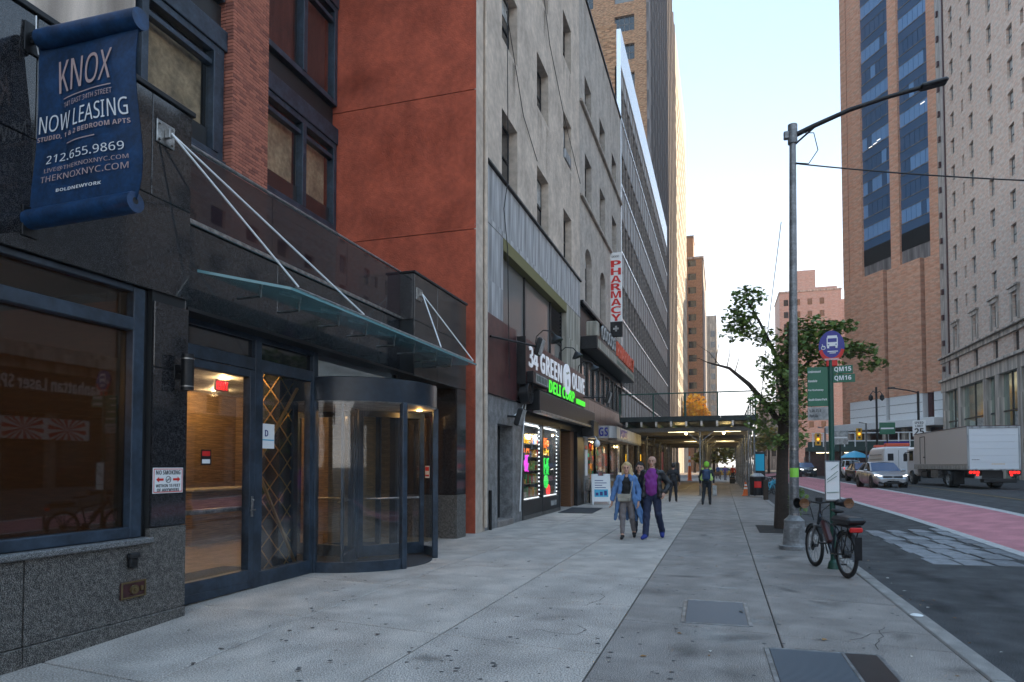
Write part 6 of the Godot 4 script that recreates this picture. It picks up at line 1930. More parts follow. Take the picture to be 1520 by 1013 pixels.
# a two-wheeler in the local y/z plane; front towards -z
func bicycle(called: String, label: String, at: Vector3, turn: float, paint: Material, group := "", cargo := true):
	var t := thing(called, label, "bicycle", at, turn, group)
	var r := 0.335
	var wb := 0.57
	for s in [-1.0, 1.0]:
		var c := Vector3(0, r, s * wb)
		var g := G.new()
		g.tube(ring(c, r - 0.026, 30, Vector3.BACK, Vector3.UP), 0.028, 8, false)
		var w := put("wheel", g, M.tyre, t)
		var rg := G.new()
		rg.tube(ring(c, r - 0.062, 28, Vector3.BACK, Vector3.UP), 0.012, 6, false)
		put("rim", rg, M.galv, w)
		var sp := G.new()
		for i in 18:
			var an := TAU * i / 18
			sp.tube([c + Vector3(0.02 if i % 2 else -0.02, sin(an + 0.3) * 0.025, cos(an + 0.3) * 0.025), c + Vector3(0, sin(an) * (r - 0.065), cos(an) * (r - 0.065))], 0.0022, 4, false)
		put("spokes", sp, M.galv, w)
		var hg := G.new()
		hg.cyl(c + Vector3(-0.05, 0, 0), c + Vector3(0.05, 0, 0), 0.055 if s > 0 and cargo else 0.025, 12)
		if s < 0: hg.cyl(c + Vector3(-0.032, 0, 0), c + Vector3(-0.028, 0, 0), 0.08, 14)
		put("hub", hg, M.black, w)
		var fd := G.new()
		var ap := []
		for k in 9:
			var an := lerpf(0.15 if s > 0 else 0.5, 2.4 if s > 0 else 2.5, k / 8.0)
			if s < 0: an = PI - an
			ap.append(c + Vector3(0, sin(an), cos(an)) * (r + 0.025))
		for k in 8:
			var p0: Vector3 = ap[k]; var p1: Vector3 = ap[k + 1]
			fd.quad(p0 + Vector3(-0.03, 0, 0), p0 + Vector3(0.03, 0, 0), p1 + Vector3(0.03, 0, 0), p1 + Vector3(-0.03, 0, 0))
		put("mudguard", fd, M.black if cargo else paint, t)
	var bb := Vector3(0, 0.29, 0.1)
	var head := Vector3(0, 0.86, -0.36); var low := Vector3(0, 0.68, -0.42)
	var seat := Vector3(0, 0.78, 0.22)
	var rear := Vector3(0, r, wb); var front := Vector3(0, r, -wb)
	var f := G.new()
	f.tube([head, bb], 0.024 if not cargo else 0.03, 8); f.tube([head + Vector3(0, -0.04, 0.0), seat + Vector3(0, -0.08, 0)], 0.018, 8); f.tube([seat, bb], 0.018, 8); f.tube([head + Vector3(0, 0.05, 0.03), low], 0.024, 8)
	for s in [-1, 1]:
		f.tube([bb + Vector3(0.03 * s, 0, 0), rear + Vector3(0.055 * s, 0, 0)], 0.011, 6); f.tube([seat + Vector3(0.02 * s, -0.08, 0), rear + Vector3(0.055 * s, 0, 0)], 0.01, 6)
	put("frame", f, paint, t)
	var fk := G.new()
	for s in [-1, 1]: fk.tube([low + Vector3(0.05 * s, -0.02, 0), low.lerp(front, 0.55) + Vector3(0.055 * s, 0, 0), front + Vector3(0.055 * s, 0, 0)], [0.02, 0.018, 0.012], 8)
	fk.b6(-0.07, 0.07, 0.65, 0.69, -0.45, -0.39, 0.01)
	put("fork", fk, M.galv if cargo else paint, t)
	var hb := G.new()
	hb.tube([head + Vector3(0, 0.03, 0.02), Vector3(0, 1.02, -0.33)], 0.016, 8)
	hb.tube([Vector3(-0.33, 1.06, -0.2), Vector3(-0.18, 1.06, -0.29), Vector3(0, 1.03, -0.34), Vector3(0.18, 1.06, -0.29), Vector3(0.33, 1.06, -0.2)], 0.013, 8)
	hb.b6(-0.05, 0.05, 1.03, 1.12, -0.4, -0.34, 0.01)
	hb.tube([Vector3(-0.2, 1.06, -0.3), Vector3(-0.1, 0.95, -0.46), Vector3(-0.05, 0.75, -0.46)], 0.006, 5); hb.tube([Vector3(0.2, 1.06, -0.3), Vector3(0.08, 0.9, -0.44), Vector3(0.03, 0.6, -0.4)], 0.006, 5)
	put("handlebar", hb, M.black, t)
	var sd := G.new()
	sd.tube([seat, seat + Vector3(0, 0.14, 0.03)], 0.014, 8)
	sd.ball(seat + Vector3(0, 0.17, 0.1), Vector3(0.08, 0.035, 0.09), 12); sd.ball(seat + Vector3(0, 0.17, -0.01), Vector3(0.03, 0.028, 0.13), 10)
	put("saddle", sd, M.black, t)
	var cr := G.new()
	cr.cyl(bb + Vector3(0.05, 0, 0), bb + Vector3(0.056, 0, 0), 0.09, 16)
	cr.tube([bb + Vector3(0.07, 0, 0), bb + Vector3(0.08, -0.15, 0.06)], 0.011, 6); cr.tube([bb + Vector3(-0.07, 0, 0), bb + Vector3(-0.08, 0.15, -0.06)], 0.011, 6)
	cr.b6(0.07, 0.17, 0.125, 0.15, 0.12, 0.2, 0.006); cr.b6(-0.17, -0.07, 0.43, 0.455, 0.0, 0.08, 0.006)
	cr.tube([bb + Vector3(0.053, 0.085, 0), rear + Vector3(0.053, 0.04, 0)], 0.006, 5); cr.tube([bb + Vector3(0.053, -0.085, 0), rear + Vector3(0.053, -0.04, 0)], 0.006, 5)
	put("crankset", cr, M.dark_metal, t)
	if cargo:
		var bt := G.new()
		bt.box(Vector3(-0.045, -0.05, -0.2), Vector3(0.045, 0.05, 0.2), 0.02, Transform3D(Basis(Vector3.RIGHT, 0.88), Vector3(0, 0.6, -0.1)))
		put("battery", bt, M.maroon, t)
		var rk := G.new()
		rk.b6(-0.09, 0.09, 0.74, 0.77, 0.3, 0.86, 0.01)
		for s in [-1, 1]: rk.tube([Vector3(0.08 * s, 0.74, 0.6), Vector3(0.065 * s, 0.36, 0.57)], 0.009, 6); rk.tube([Vector3(0.08 * s, 0.74, 0.8), Vector3(0.065 * s, 0.36, 0.6)], 0.009, 6)
		put("rear_rack", rk, M.black, t)
		var bx := G.new()
		bx.box(Vector3(-0.14, -0.05, -0.25), Vector3(0.14, 0.06, 0.27), 0.04, Transform3D(Basis(Vector3.UP, 0.05), Vector3(0, 0.83, 0.62)))
		put("rack_bag", bx, M.leather, t)
		part6("tail_light", t, M.red, -0.09, 0.09, 0.68, 0.75, 0.86, 0.9, 0.015)
		part6("mud_flap", t, M.dark_metal, -0.05, 0.05, 0.3, 0.62, 0.93, 0.94)
		for s in [-1, 1]:
			var mg := G.new()
			mg.lathe([Vector2(0.045, -0.1), Vector2(0.075, 0.02), Vector2(0.085, 0.1)], 12, Transform3D(Basis(Vector3.BACK, -PI / 2 * s) * Basis(Vector3.RIGHT, 0.4), Vector3(0.33 * s, 1.04, -0.2)))
			mg.ball(Vector3(0.25 * s, 1.05, -0.25), Vector3(0.07, 0.06, 0.09), 10)
			var mo := put("hand_muff", mg, M.leather, t)
			var il := G.new()
			il.lathe([Vector2(0.0, 0.06), Vector2(0.078, 0.08)], 12, Transform3D(Basis(Vector3.RIGHT, PI / 2), Vector3(0.34 * s, 1.04, -0.16)))
			put("muff_lining", il, M.brown_wood, mo)

func tree():
	var pit := thing("tree_pit", "", "")
	pit.set_meta("kind", "structure")
	part6("soil", pit, M.dirt, 0.85, 1.62, -0.05, 0.006, -19.6, -17.4, 0.003)
	var t := thing("street_tree", "leafy street tree with a dark trunk behind the lamp post, one bare limb reaching left", "tree", Vector3(1.45, 0, -18.8))
	var limbs := [
		[[0, 0, 0], [0.04, 1.5, 0], [0.1, 3.0, 0], [0.18, 4.4, 0.05], [0.25, 5.3, 0.1]], 
		[[0.08, 2.6, 0], [-0.25, 3.1, 0.1], [-0.75, 3.75, 0.15], [-1.25, 4.2, 0.2], [-1.8, 4.37, 0.25]],
		[[0.12, 3.6, 0], [-0.1, 4.6, -0.1], [-0.45, 5.4, -0.1], [-0.85, 6.2, 0]],
		[[0.15, 3.7, 0], [0.7, 4.3, 0.2], [1.4, 4.6, 0.3], [2.1, 4.4, 0.3]],
		[[0.18, 4.3, 0], [0.8, 5.0, -0.3], [1.6, 5.2, -0.4]],
		[[0.1, 3.0, 0], [0.2, 3.4, 0.8], [0.3, 3.9, 1.6]],
		[[0.1, 3.2, 0], [0.0, 3.9, -0.9], [0.1, 4.4, -1.8]],
	]
	var radii := [[0.19, 0.145, 0.13, 0.07, 0.03], [0.085, 0.075, 0.06, 0.04, 0.02], [0.06, 0.045, 0.035, 0.012], [0.05, 0.035, 0.025, 0.01], [0.04, 0.03, 0.01], [0.05, 0.03, 0.015], [0.05, 0.03, 0.015]]
	for i in limbs.size():
		var p := []
		for e in limbs[i]: p.append(Vector3(e[0], e[1], e[2]))
		parttube("trunk" if i == 0 else "limb", t, M.bark, p, radii[i], 10)
	var tw := G.new()
	for e in [[-1.8, 4.37, 0.25, -2.3, 4.5, 0.3], [-1.6, 4.35, 0.2, -1.5, 5.3, 0.1], [-1.3, 4.25, 0.2, -1.25, 4.9, 0.0], [-1.5, 4.3, 0.2, -2.1, 4.9, 0.2], [-1.1, 4.1, 0.2, -1.0, 4.7, 0.5]]:
		var a := Vector3(e[0], e[1], e[2]); var b := Vector3(e[3], e[4], e[5])
		tw.tube([a, a.lerp(b, 0.5) + Vector3(0.05, 0.04, 0), b], [0.014, 0.009, 0.003], 5)
	put("bare_twigs", tw, M.bark, t)
	# sprays of leaves: a centre, a radius each way, how many
	var cl := [
		[-0.95, 5.55, 0, 0.5, 0.42, 0.5, 170], [-0.75, 6.1, 0, 0.5, 0.3, 0.4, 120], [-1.05, 5.2, 0.1, 0.5, 0.3, 0.4, 90], [-0.3, 5.0, 0, 0.45, 0.3, 0.5, 90], [-0.1, 4.3, 0.1, 0.5, 0.35, 0.6, 110],
		[0.75, 5.15, 0.1, 0.65, 0.32, 0.7, 240], [1.5, 5.2, -0.2, 0.45, 0.18, 0.5, 90], [0.5, 4.7, 0.3, 0.8, 0.4, 0.8, 280], [1.2, 4.55, 0.3, 0.75, 0.32, 0.7, 220], [1.9, 4.5, 0.3, 0.4, 0.2, 0.4, 80], [2.15, 4.15, 0.3, 0.35, 0.2, 0.35, 60],
		[1.0, 4.05, 0.3, 0.6, 0.25, 0.6, 120], [0.1, 3.9, 0.4, 0.6, 0.3, 0.8, 140], [-0.35, 3.3, 0.3, 0.5, 0.4, 0.7, 150], [0.3, 3.1, 0.5, 0.45, 0.5, 0.7, 150], [-0.5, 2.7, 0.2, 0.4, 0.3, 0.6, 70], [0.4, 2.4, 0.4, 0.3, 0.35, 0.5, 60], [-0.15, 2.25, 0.4, 0.35, 0.25, 0.5, 50], [0.35, 0.7, 0.6, 0.25, 0.4, 0.3, 60], [0.45, 3.6, -1.0, 0.7, 0.5, 0.8, 120], [0.2, 4.3, -1.4, 0.8, 0.5, 0.8, 120]]
	t.set_meta("label", t.get_meta("label"))
	for e in cl: e[6] = int(e[6] * 1.9)
	leaves(t, cl, 0.066, 0, "foliage")
	# the yellow tree and greener ones far off
	var y := thing("street_tree", "sunlit golden autumn tree seen above the shed deck", "tree", Vector3(-6.2, 0, -165))
	parttube("trunk", y, M.bark, [Vector3(0, 0, 0), Vector3(0.2, 5, 0), Vector3(0, 11, 0)], [0.4, 0.3, 0.1], 8)
	leaves(y, [[0, 14.5, 0, 3.2, 4.5, 3.0, 900], [2.0, 12.5, 0, 2.0, 3.0, 2.2, 420], [-2, 11, 0, 2.4, 3.5, 2.4, 420], [0.5, 9.5, 0, 3.2, 1.6, 2.5, 300]], 0.42, 1, "foliage")
	var k := 0
	for e in [[3.0, -118, 5.0, "green and bronze tree over the far crossing, behind the yellow signal"], [7.4, -120, 6.5, "olive tree right of the lamp pole at the far crossing"], [-1.2, -105, 4.0, "yellow-green tree at the bright end of the shed"]]:
		k += 1
		var g := thing("street_tree", e[3], "tree", Vector3(e[0], 0, e[1]))
		parttube("trunk", g, M.bark, [Vector3(0, 0, 0), Vector3(0.1, e[2], 0)], [0.22, 0.08], 8)
		leaves(g, [[0, e[2], 0, 2.6, 2.2, 2.4, 500], [-1.5, e[2] - 1.2, 0, 1.6, 1.4, 1.6, 250], [1.6, e[2] - 0.8, 0.5, 1.6, 1.5, 1.6, 250]], 0.3, 2, "foliage")

func leaves(t: Node3D, clumps: Array, size: float, kind: int, called: String):
	var lg := G.new()
	# a lobed leaf, folded a little along the midrib
	var rim := [[0, -1.0], [0.35, -0.55], [0.95, -0.5], [0.6, -0.05], [0.95, 0.45], [0.4, 0.4], [0, 1.1]]
	for s in [-1, 1]:
		for i in rim.size() - 1:
			var a := Vector3(rim[i][0] * s, 0.18 * rim[i][0], rim[i][1]); var b := Vector3(rim[i + 1][0] * s, 0.18 * rim[i + 1][0], rim[i + 1][1])
			if s > 0: lg.tri(Vector3.ZERO, b, a)
			else: lg.tri(Vector3.ZERO, a, b)
	var mm := MultiMesh.new()
	mm.transform_format = MultiMesh.TRANSFORM_3D
	mm.use_colors = true
	mm.mesh = lg.mesh()
	var n := 0
	for c in clumps: n += c[6]
	mm.instance_count = n
	var i := 0
	for c in clumps:
		for j in int(c[6]):
			var d := Vector3(rng.randfn(), rng.randfn(), rng.randfn()).normalized() * pow(rng.randf(), 0.42)
			var p := Vector3(c[0] + d.x * c[3], c[1] + d.y * c[4], c[2] + d.z * c[5])
			var s := size * rng.randf_range(0.6, 1.25)
			var b := Basis(Vector3.UP, rng.randf() * TAU) * Basis(Vector3.RIGHT, rng.randfn(0.3, 0.6))
			mm.set_instance_transform(i, Transform3D(b.scaled_local(Vector3.ONE * s), p))
			var q := rng.randf()
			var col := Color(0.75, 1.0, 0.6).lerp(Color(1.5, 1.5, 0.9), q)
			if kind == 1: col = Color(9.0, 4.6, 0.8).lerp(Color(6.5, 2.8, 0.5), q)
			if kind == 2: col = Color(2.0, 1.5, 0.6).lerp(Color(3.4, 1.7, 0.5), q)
			mm.set_instance_color(i, col)
			i += 1
	var o := MultiMeshInstance3D.new()
	o.multimesh = mm; o.material_override = M.leaf; o.name = called
	t.add_child(o, true)
	o.set_meta("kind", "stuff")

# rows of points -> smooth skin
func loft(g: G, rows: Array, cen: Vector3):
	var nr := rows.size(); var nc: int = rows[0].size()
	var nn := []
	for i in nr:
		var r := []
		for j in nc:
			var du: Vector3 = rows[mini(i + 1, nr - 1)][j] - rows[maxi(i - 1, 0)][j]
			var dv: Vector3 = rows[i][mini(j + 1, nc - 1)] - rows[i][maxi(j - 1, 0)]
			var q := du.cross(dv).normalized()
			if q.dot(rows[i][j] - Vector3(cen.x, cen.y, lerpf(cen.z, rows[i][j].z, 0.7))) < 0: q = -q
			r.append(q)
		nn.append(r)
	for i in nr - 1:
		for j in nc - 1:
			g.trin(rows[i][j], rows[i + 1][j], rows[i + 1][j + 1], nn[i][j], nn[i + 1][j], nn[i + 1][j + 1])
			g.trin(rows[i][j], rows[i + 1][j + 1], rows[i][j + 1], nn[i][j], nn[i + 1][j + 1], nn[i][j + 1])

# a car whose front is at +z
func car(called: String, label: String, cat: String, at: Vector3, turn: float, paint: Material, hgt := 1.46, suv := false, lights := true, back_lights := false):
	var t := thing(called, label, cat, at, turn)
	var st := [[2.26, 0.6, 0.3, 0.5], [2.2, 0.74, 0.22, 0.62], [2.05, 0.82, 0.2, 0.7], [1.7, 0.87, 0.19, 0.79], [1.1, 0.895, 0.19, 0.9], [0.0, 0.9, 0.19, 0.94], [-1.2, 0.9, 0.19, 0.97], [-1.8, 0.87, 0.2, 0.98], [-2.1, 0.82, 0.22, 0.93], [-2.24, 0.72, 0.3, 0.75]]
	if suv:
		for e in st: e[3] = e[3] * 1.14; e[2] += 0.06
		st[8][3] = 1.1; st[9][3] = 1.0; st[7][3] = 1.12
	var rows := []
	for e in st:
		var z: float = e[0]; var h: float = e[1]; var b: float = e[2]; var tp: float = e[3]
		var half := [Vector3(h * 0.8, b, z), Vector3(h * 0.97, b + (tp - b) * 0.2, z), Vector3(h, b + (tp - b) * 0.5, z), Vector3(h * 0.985, b + (tp - b) * 0.78, z), Vector3(h * 0.93, tp - 0.02, z), Vector3(h * 0.7, tp + 0.015, z), Vector3(0, tp + 0.03, z)]
		var row := half.duplicate()
		for k in range(5, -1, -1): row.append(Vector3(-half[k].x, half[k].y, z))
		rows.append(row)
	var g := G.new()
	loft(g, rows, Vector3(0, 0.6, 0))
	for e in [0, rows.size() - 1]:
		for k in rows[e].size() - 1: g.oq(rows[e][k], rows[e][k + 1], Vector3(0, 0.5, rows[e][0].z), Vector3(0, 0.5, rows[e][0].z + 0.001), Vector3(0, 0.5, 0))
	var body := put("body", g, paint, t)
	var zf := 1.08; var zr := -1.85 if not suv else -2.12
	var rf := 0.3; var rr := -1.0 if not suv else -1.9
	var yb := 0.93 if not suv else 1.06
	var cab := [[zf, yb, 0.76], [rf, hgt - 0.05, 0.6], [-0.3, hgt, 0.6], [rr, hgt - 0.06, 0.57], [zr, yb + 0.02, 0.7]]
	var rg := G.new()
	var rrow := []
	for i in [1, 2, 3]:
		var c = cab[i]
		rrow.append([Vector3(c[2] + 0.035, c[1] - 0.05, c[0]), Vector3(c[2] * 0.85, c[1], c[0]), Vector3(0, c[1] + 0.025, c[0]), Vector3(-c[2] * 0.85, c[1], c[0]), Vector3(-c[2] - 0.035, c[1] - 0.05, c[0])])
	loft(rg, rrow, Vector3(0, 0.9, -0.3))
	for s in [-1, 1]:
		for e in [[cab[0], cab[1]], [cab[3], cab[4]]]:
			rg.bar(Vector3(s * (e[0][2] + 0.03), e[0][1] - 0.02, e[0][0]), Vector3(s * (e[1][2] + 0.03), e[1][1] - 0.04, e[1][0]), 0.07, 0.06, 0.01)
		rg.bar(Vector3(s * 0.8, yb - 0.02, -0.35), Vector3(s * 0.63, hgt - 0.06, -0.35), 0.07, 0.04, 0.01)
	put("roof", rg, paint, t)
	var ws := G.new()
	var c0 = cab[0]; var c1 = cab[1]
	ws.oq(Vector3(-c0[2], c0[1], c0[0]), Vector3(c0[2], c0[1], c0[0]), Vector3(c1[2], c1[1], c1[0]), Vector3(-c1[2], c1[1], c1[0]), Vector3(0, 0.5, 0))
	put("windscreen", ws, M.blue_glass, t)
	var bw := G.new()
	c0 = cab[4]; c1 = cab[3]
	bw.oq(Vector3(-c0[2], c0[1], c0[0]), Vector3(c0[2], c0[1], c0[0]), Vector3(c1[2], c1[1], c1[0]), Vector3(-c1[2], c1[1], c1[0]), Vector3(0, 0.5, 0))
	put("rear_window", bw, M.dark_glass, t)
	for s in [-1, 1]:
		var sg := G.new()
		var pl := [Vector3(s * 0.79, yb, zf - 0.08), Vector3(s * 0.635, hgt - 0.09, rf - 0.04), Vector3(s * 0.635, hgt - 0.07, -0.3), Vector3(s * 0.605, hgt - 0.1, rr + 0.05), Vector3(s * 0.73, yb + 0.02, zr + 0.12)]
		for k in [1, 2, 3]: sg.oq(pl[0], pl[k], pl[k + 1], pl[k + 1] + Vector3(0, 0.0001, 0), Vector3(0, 0.9, 0))
		put("side_window", sg, M.dark_glass, t)
		for z in [1.36, -1.36]:
			var ar := G.new()
			ar.cyl(Vector3(s * 0.6, 0.34, z), Vector3(s * 0.9, 0.34, z), 0.375, 22)
			put("wheel_arch", ar, M.black, t)
			wheel(t, Vector3(s * 0.815, 0.325, z), 0.325, 0.2, M.galv)
		var mr := G.new()
		mr.box(Vector3(-0.1, -0.06, -0.06), Vector3(0.1, 0.07, 0.05), 0.035, Transform3D(Basis(), Vector3(s * 0.99, yb + 0.03, 0.75)))
		put("wing_mirror", mr, paint, t)
		var hl := G.new()
		hl.tube([Vector3(s * 0.5, yb - 0.29, 2.14), Vector3(s * 0.68, yb - 0.26, 2.06), Vector3(s * 0.82, yb - 0.22, 1.85)], [0.03, 0.055, 0.02], 8)
		put("headlight", hl, M.head_white if lights else M.panel_grey, t)
		var tl := G.new()
		tl.box(Vector3(-0.12, -0.08, -0.04), Vector3(0.12, 0.1, 0.04), 0.02, Transform3D(Basis(), Vector3(s * 0.68, yb - 0.12, -2.14)))
		put("tail_light", tl, M.tail_red if back_lights else M.red, t)
		var dh := G.new()
		for z in [0.0, -0.95]: dh.b6(s * 0.89, s * 0.915, yb - 0.2, yb - 0.17, z - 0.1, z + 0.08, 0.008)
		dh.b6(s * 0.893, s * 0.903, 0.3, yb - 0.05, -0.36, -0.35); dh.b6(s * 0.89, s * 0.902, 0.3, yb - 0.05, 0.72, 0.73)
		put("door_handle", dh, M.dark_metal, t)
	var gr := G.new()
	gr.b6(-0.5, 0.5, yb - 0.42, yb - 0.27, 2.16, 2.245, 0.03); gr.b6(-0.72, 0.72, 0.24, 0.36, 2.14, 2.255, 0.03)
	put("grille", gr, M.black, t)
	var ch := G.new()
	ch.b6(-0.5, 0.5, yb - 0.275, yb - 0.26, 2.2, 2.25, 0.005); ch.ball(Vector3(0, yb - 0.33, 2.25), Vector3(0.06, 0.05, 0.015), 10)
	put("chrome_trim", ch, M.steel, t)
	part6("number_plate", t, M.offwhite, -0.2, 0.2, 0.4, 0.5, 2.262, 2.275, 0.004)
	part6("number_plate", t, M.offwhite, -0.2, 0.2, yb - 0.25, yb - 0.13, -2.27, -2.25, 0.004)

func truck():
	var t := thing("box_truck", "pale grey box truck seen from behind with its red brake lights on", "truck", Vector3(13.2, 0.42, -40.0), deg_to_rad(0.5))
	var hw := 1.17
	part6("cargo_box", t, M.truck_side, -hw, hw, 1.02, 3.22, -9.7, -0.05, 0.03)
	var fr := G.new()
	fr.b6(-hw, -hw + 0.09, 1.0, 3.24, -0.05, 0.03, 0.01); fr.b6(hw - 0.09, hw, 1.0, 3.24, -0.05, 0.03, 0.01); fr.b6(-hw + 0.09, hw - 0.09, 3.12, 3.24, -0.05, 0.028, 0.01); fr.b6(-hw + 0.09, hw - 0.09, 0.98, 1.05, -0.05, 0.028, 0.01)
	put("rear_frame", fr, M.panel_grey, t)
	for i in 6: part6("roll_door_slat", t, M.roll_door, -hw + 0.09, hw - 0.09, 1.05 + i * 0.345, 1.05 + (i + 1) * 0.345 - 0.006, -0.05, 0.0, 0.004)
	part6("top_trim", t, M.maroon, -hw - 0.01, hw + 0.01, 3.225, 3.26, -9.7, 0.035, 0.008)
	part6("side_rail", t, M.steel, -hw - 0.015, -hw + 0.01, 1.24, 1.3, -9.7, -0.05, 0.006)
	part6("side_skirt", t, M.offwhite, -hw - 0.01, -hw + 0.01, 1.0, 1.235, -9.7, -0.05, 0.006)
	var sd := G.new()
	for z in [-8.3, -7.3]: sd.b6(-hw - 0.02, -hw + 0.01, 1.32, 3.0, z - 0.025, z + 0.025, 0.006)
	sd.b6(-hw - 0.02, -hw + 0.01, 2.98, 3.02, -8.3, -7.3); sd.b6(-hw - 0.05, -hw, 1.7, 1.76, -7.55, -7.4, 0.01)
	put("side_door", sd, M.dark_metal, t)
	var lt := G.new()
	for i in 5: lt.b6(-hw + 0.2 + i * 0.07, -hw + 0.25 + i * 0.07, 1.5, 1.53, 0.001, 0.004)
	put("door_lettering", lt, M.maroon, t)
	var st := G.new()
	for i in 6: st.b6(-0.1 + i * 0.1, -0.03 + i * 0.1, 1.28, 1.31, 0.001, 0.004)
	put("reflector_strip", st, M.yellow, t)
	for s in [-1, 1]:
		var pn := part6("lamp_panel", t, M.black, s * 0.62 if s > 0 else -hw, hw if s > 0 else -0.62, 0.72, 0.98, -0.1, 0.0, 0.01)
		for k in 3:
			var g := G.new()
			g.cyl(Vector3(s * (0.72 + k * 0.16), 0.87, 0.0), Vector3(s * (0.72 + k * 0.16), 0.87, 0.03), 0.075, 12)
			put("brake_light", g, M.tail_red, pn)
		var g2 := G.new()
		g2.cyl(Vector3(s * 0.74, 0.74, 0.0), Vector3(s * 0.74, 0.74, 0.03), 0.06, 12)
		put("brake_light", g2, M.tail_red, pn)
	part6("number_plate", t, M.offwhite, -0.86, -0.55, 0.55, 0.7, -0.02, 0.0)
	part6("chassis", t, M.black, -0.45, 0.45, 0.55, 1.0, -11.5, -0.3)
	part6("rear_bumper", t, M.black, -0.5, 0.95, 0.35, 0.55, -0.4, 0.05, 0.02)
	for z in [-2.9, -10.6]:
		for s in [-1, 1]: wheel(t, Vector3(s * 0.98, 0.46, z), 0.46, 0.32 if z < -5 else 0.5, M.offwhite, 8)
	part6("mud_flap", t, M.black, -1.15, -0.65, 0.2, 0.9, -2.2, -2.18)
	part6("mud_flap", t, M.black, 0.65, 1.15, 0.2, 0.9, -2.2, -2.18)
	part6("tool_box", t, M.galv, -1.15, -0.7, 0.5, 0.98, -6.3, -4.9, 0.03)
	part6("tank", t, M.dark_metal, -1.1, -0.6, 0.45, 0.9, -8.6, -7.2, 0.1)
	var cb := part6("cab", t, M.white_paint, -1.05, 1.05, 0.55, 2.45, -12.0, -9.9, 0.15)
	part6("cab_side_window", cb, M.dark_glass, -1.06, -1.04, 1.55, 2.2, -11.3, -10.4)
	parttube("mirror_arm", t, M.dark_metal, [Vector3(-1.05, 2.1, -11.2), Vector3(-1.35, 2.1, -11.1), Vector3(-1.35, 1.5, -11.1)], 0.03, 6)
	part6("mirror", t, M.black, -1.46, -1.26, 1.5, 2.0, -11.14, -11.06, 0.03)
	var v := thing("delivery_van", "white high-roofed van with a red light bar, ahead of the box truck", "van", Vector3(12.9, 0.42, -58.0))
	var rows := []
	for e in [[0.0, 1.0, 2.55], [-0.15, 1.08, 2.68], [-5.0, 1.08, 2.7], [-6.0, 1.02, 2.2], [-7.0, 0.98, 1.4], [-7.3, 0.9, 1.1]]:
		var h: float = e[1]
		rows.append([Vector3(-h, 0.45, e[0]), Vector3(-h, e[2] * 0.55, e[0]), Vector3(-h * 0.93, e[2] - 0.2, e[0]), Vector3(-h * 0.75, e[2], e[0]), Vector3(h * 0.75, e[2], e[0]), Vector3(h * 0.93, e[2] - 0.2, e[0]), Vector3(h, e[2] * 0.55, e[0]), Vector3(h, 0.45, e[0])])
	var vg := G.new()
	loft(vg, rows, Vector3(0, 1.3, -3))
	for k in 7: vg.oq(rows[0][k], rows[0][k + 1], Vector3(0, 0.45, 0), Vector3(0, 0.4501, 0), Vector3(0, 1, -3))
	put("body", vg, M.white_paint, v)
	for s in [-1, 1]: part6("rear_window", v, M.dark_glass, s * 0.25 - 0.2 + 0.3 * s, s * 0.25 + 0.2 + 0.3 * s, 1.6, 2.15, 0.0, 0.012, 0.004)
	part6("door_gap", v, M.dark_metal, -0.01, 0.01, 0.5, 2.4, 0.0, 0.008)
	part6("light_bar", v, M.red_orange, -0.85, 0.85, 2.7, 2.95, -0.8, -0.3, 0.05)
	part6("light_bar", v, M.red_orange, -0.85, 0.85, 2.72, 2.92, -4.6, -4.2, 0.05)
	for i in 4: part6("side_stripe", v, M.panel_grey, -1.095, -1.07, 1.0 + i * 0.35, 1.06 + i * 0.35, -4.8, -0.4)
	for z in [-1.2, -5.9]:
		for s in [-1, 1]: wheel(v, Vector3(s * 0.93, 0.37, z), 0.37, 0.24, M.galv, 8)
	for s in [-1, 1]: part6("tail_light", v, M.tail_red, s * 0.95 - 0.07, s * 0.95 + 0.07, 1.0, 1.4, 0.0, 0.02, 0.01)

func vehicles():
	car("parked_car", "silver saloon car with lit headlights coming towards the camera beside the red lane", "car", Vector3(8.75, 0.4, -43.6), deg_to_rad(4), M.silver_paint)
	car("suv_car", "white SUV seen from behind, between the bus pole and the silver car", "car", Vector3(12.2, 0.42, -75), PI, M.white_paint, 1.78, true, false, true)
	car("saloon_car", "dark car with bright headlights right of the lamp pole, far up the street", "car", Vector3(8.9, 0.42, -82), deg_to_rad(3), M.dark_paint, 1.6, true)
	car("saloon_car", "dark saloon car half hidden behind the silver car", "car", Vector3(10.4, 0.42, -58), deg_to_rad(3), M.dark_paint)
	car("taxi", "yellow taxi crossing beyond the far end of the shed", "taxi", Vector3(0.6, -0.1, -118), PI / 2, M.yellow, 1.5)
	truck()

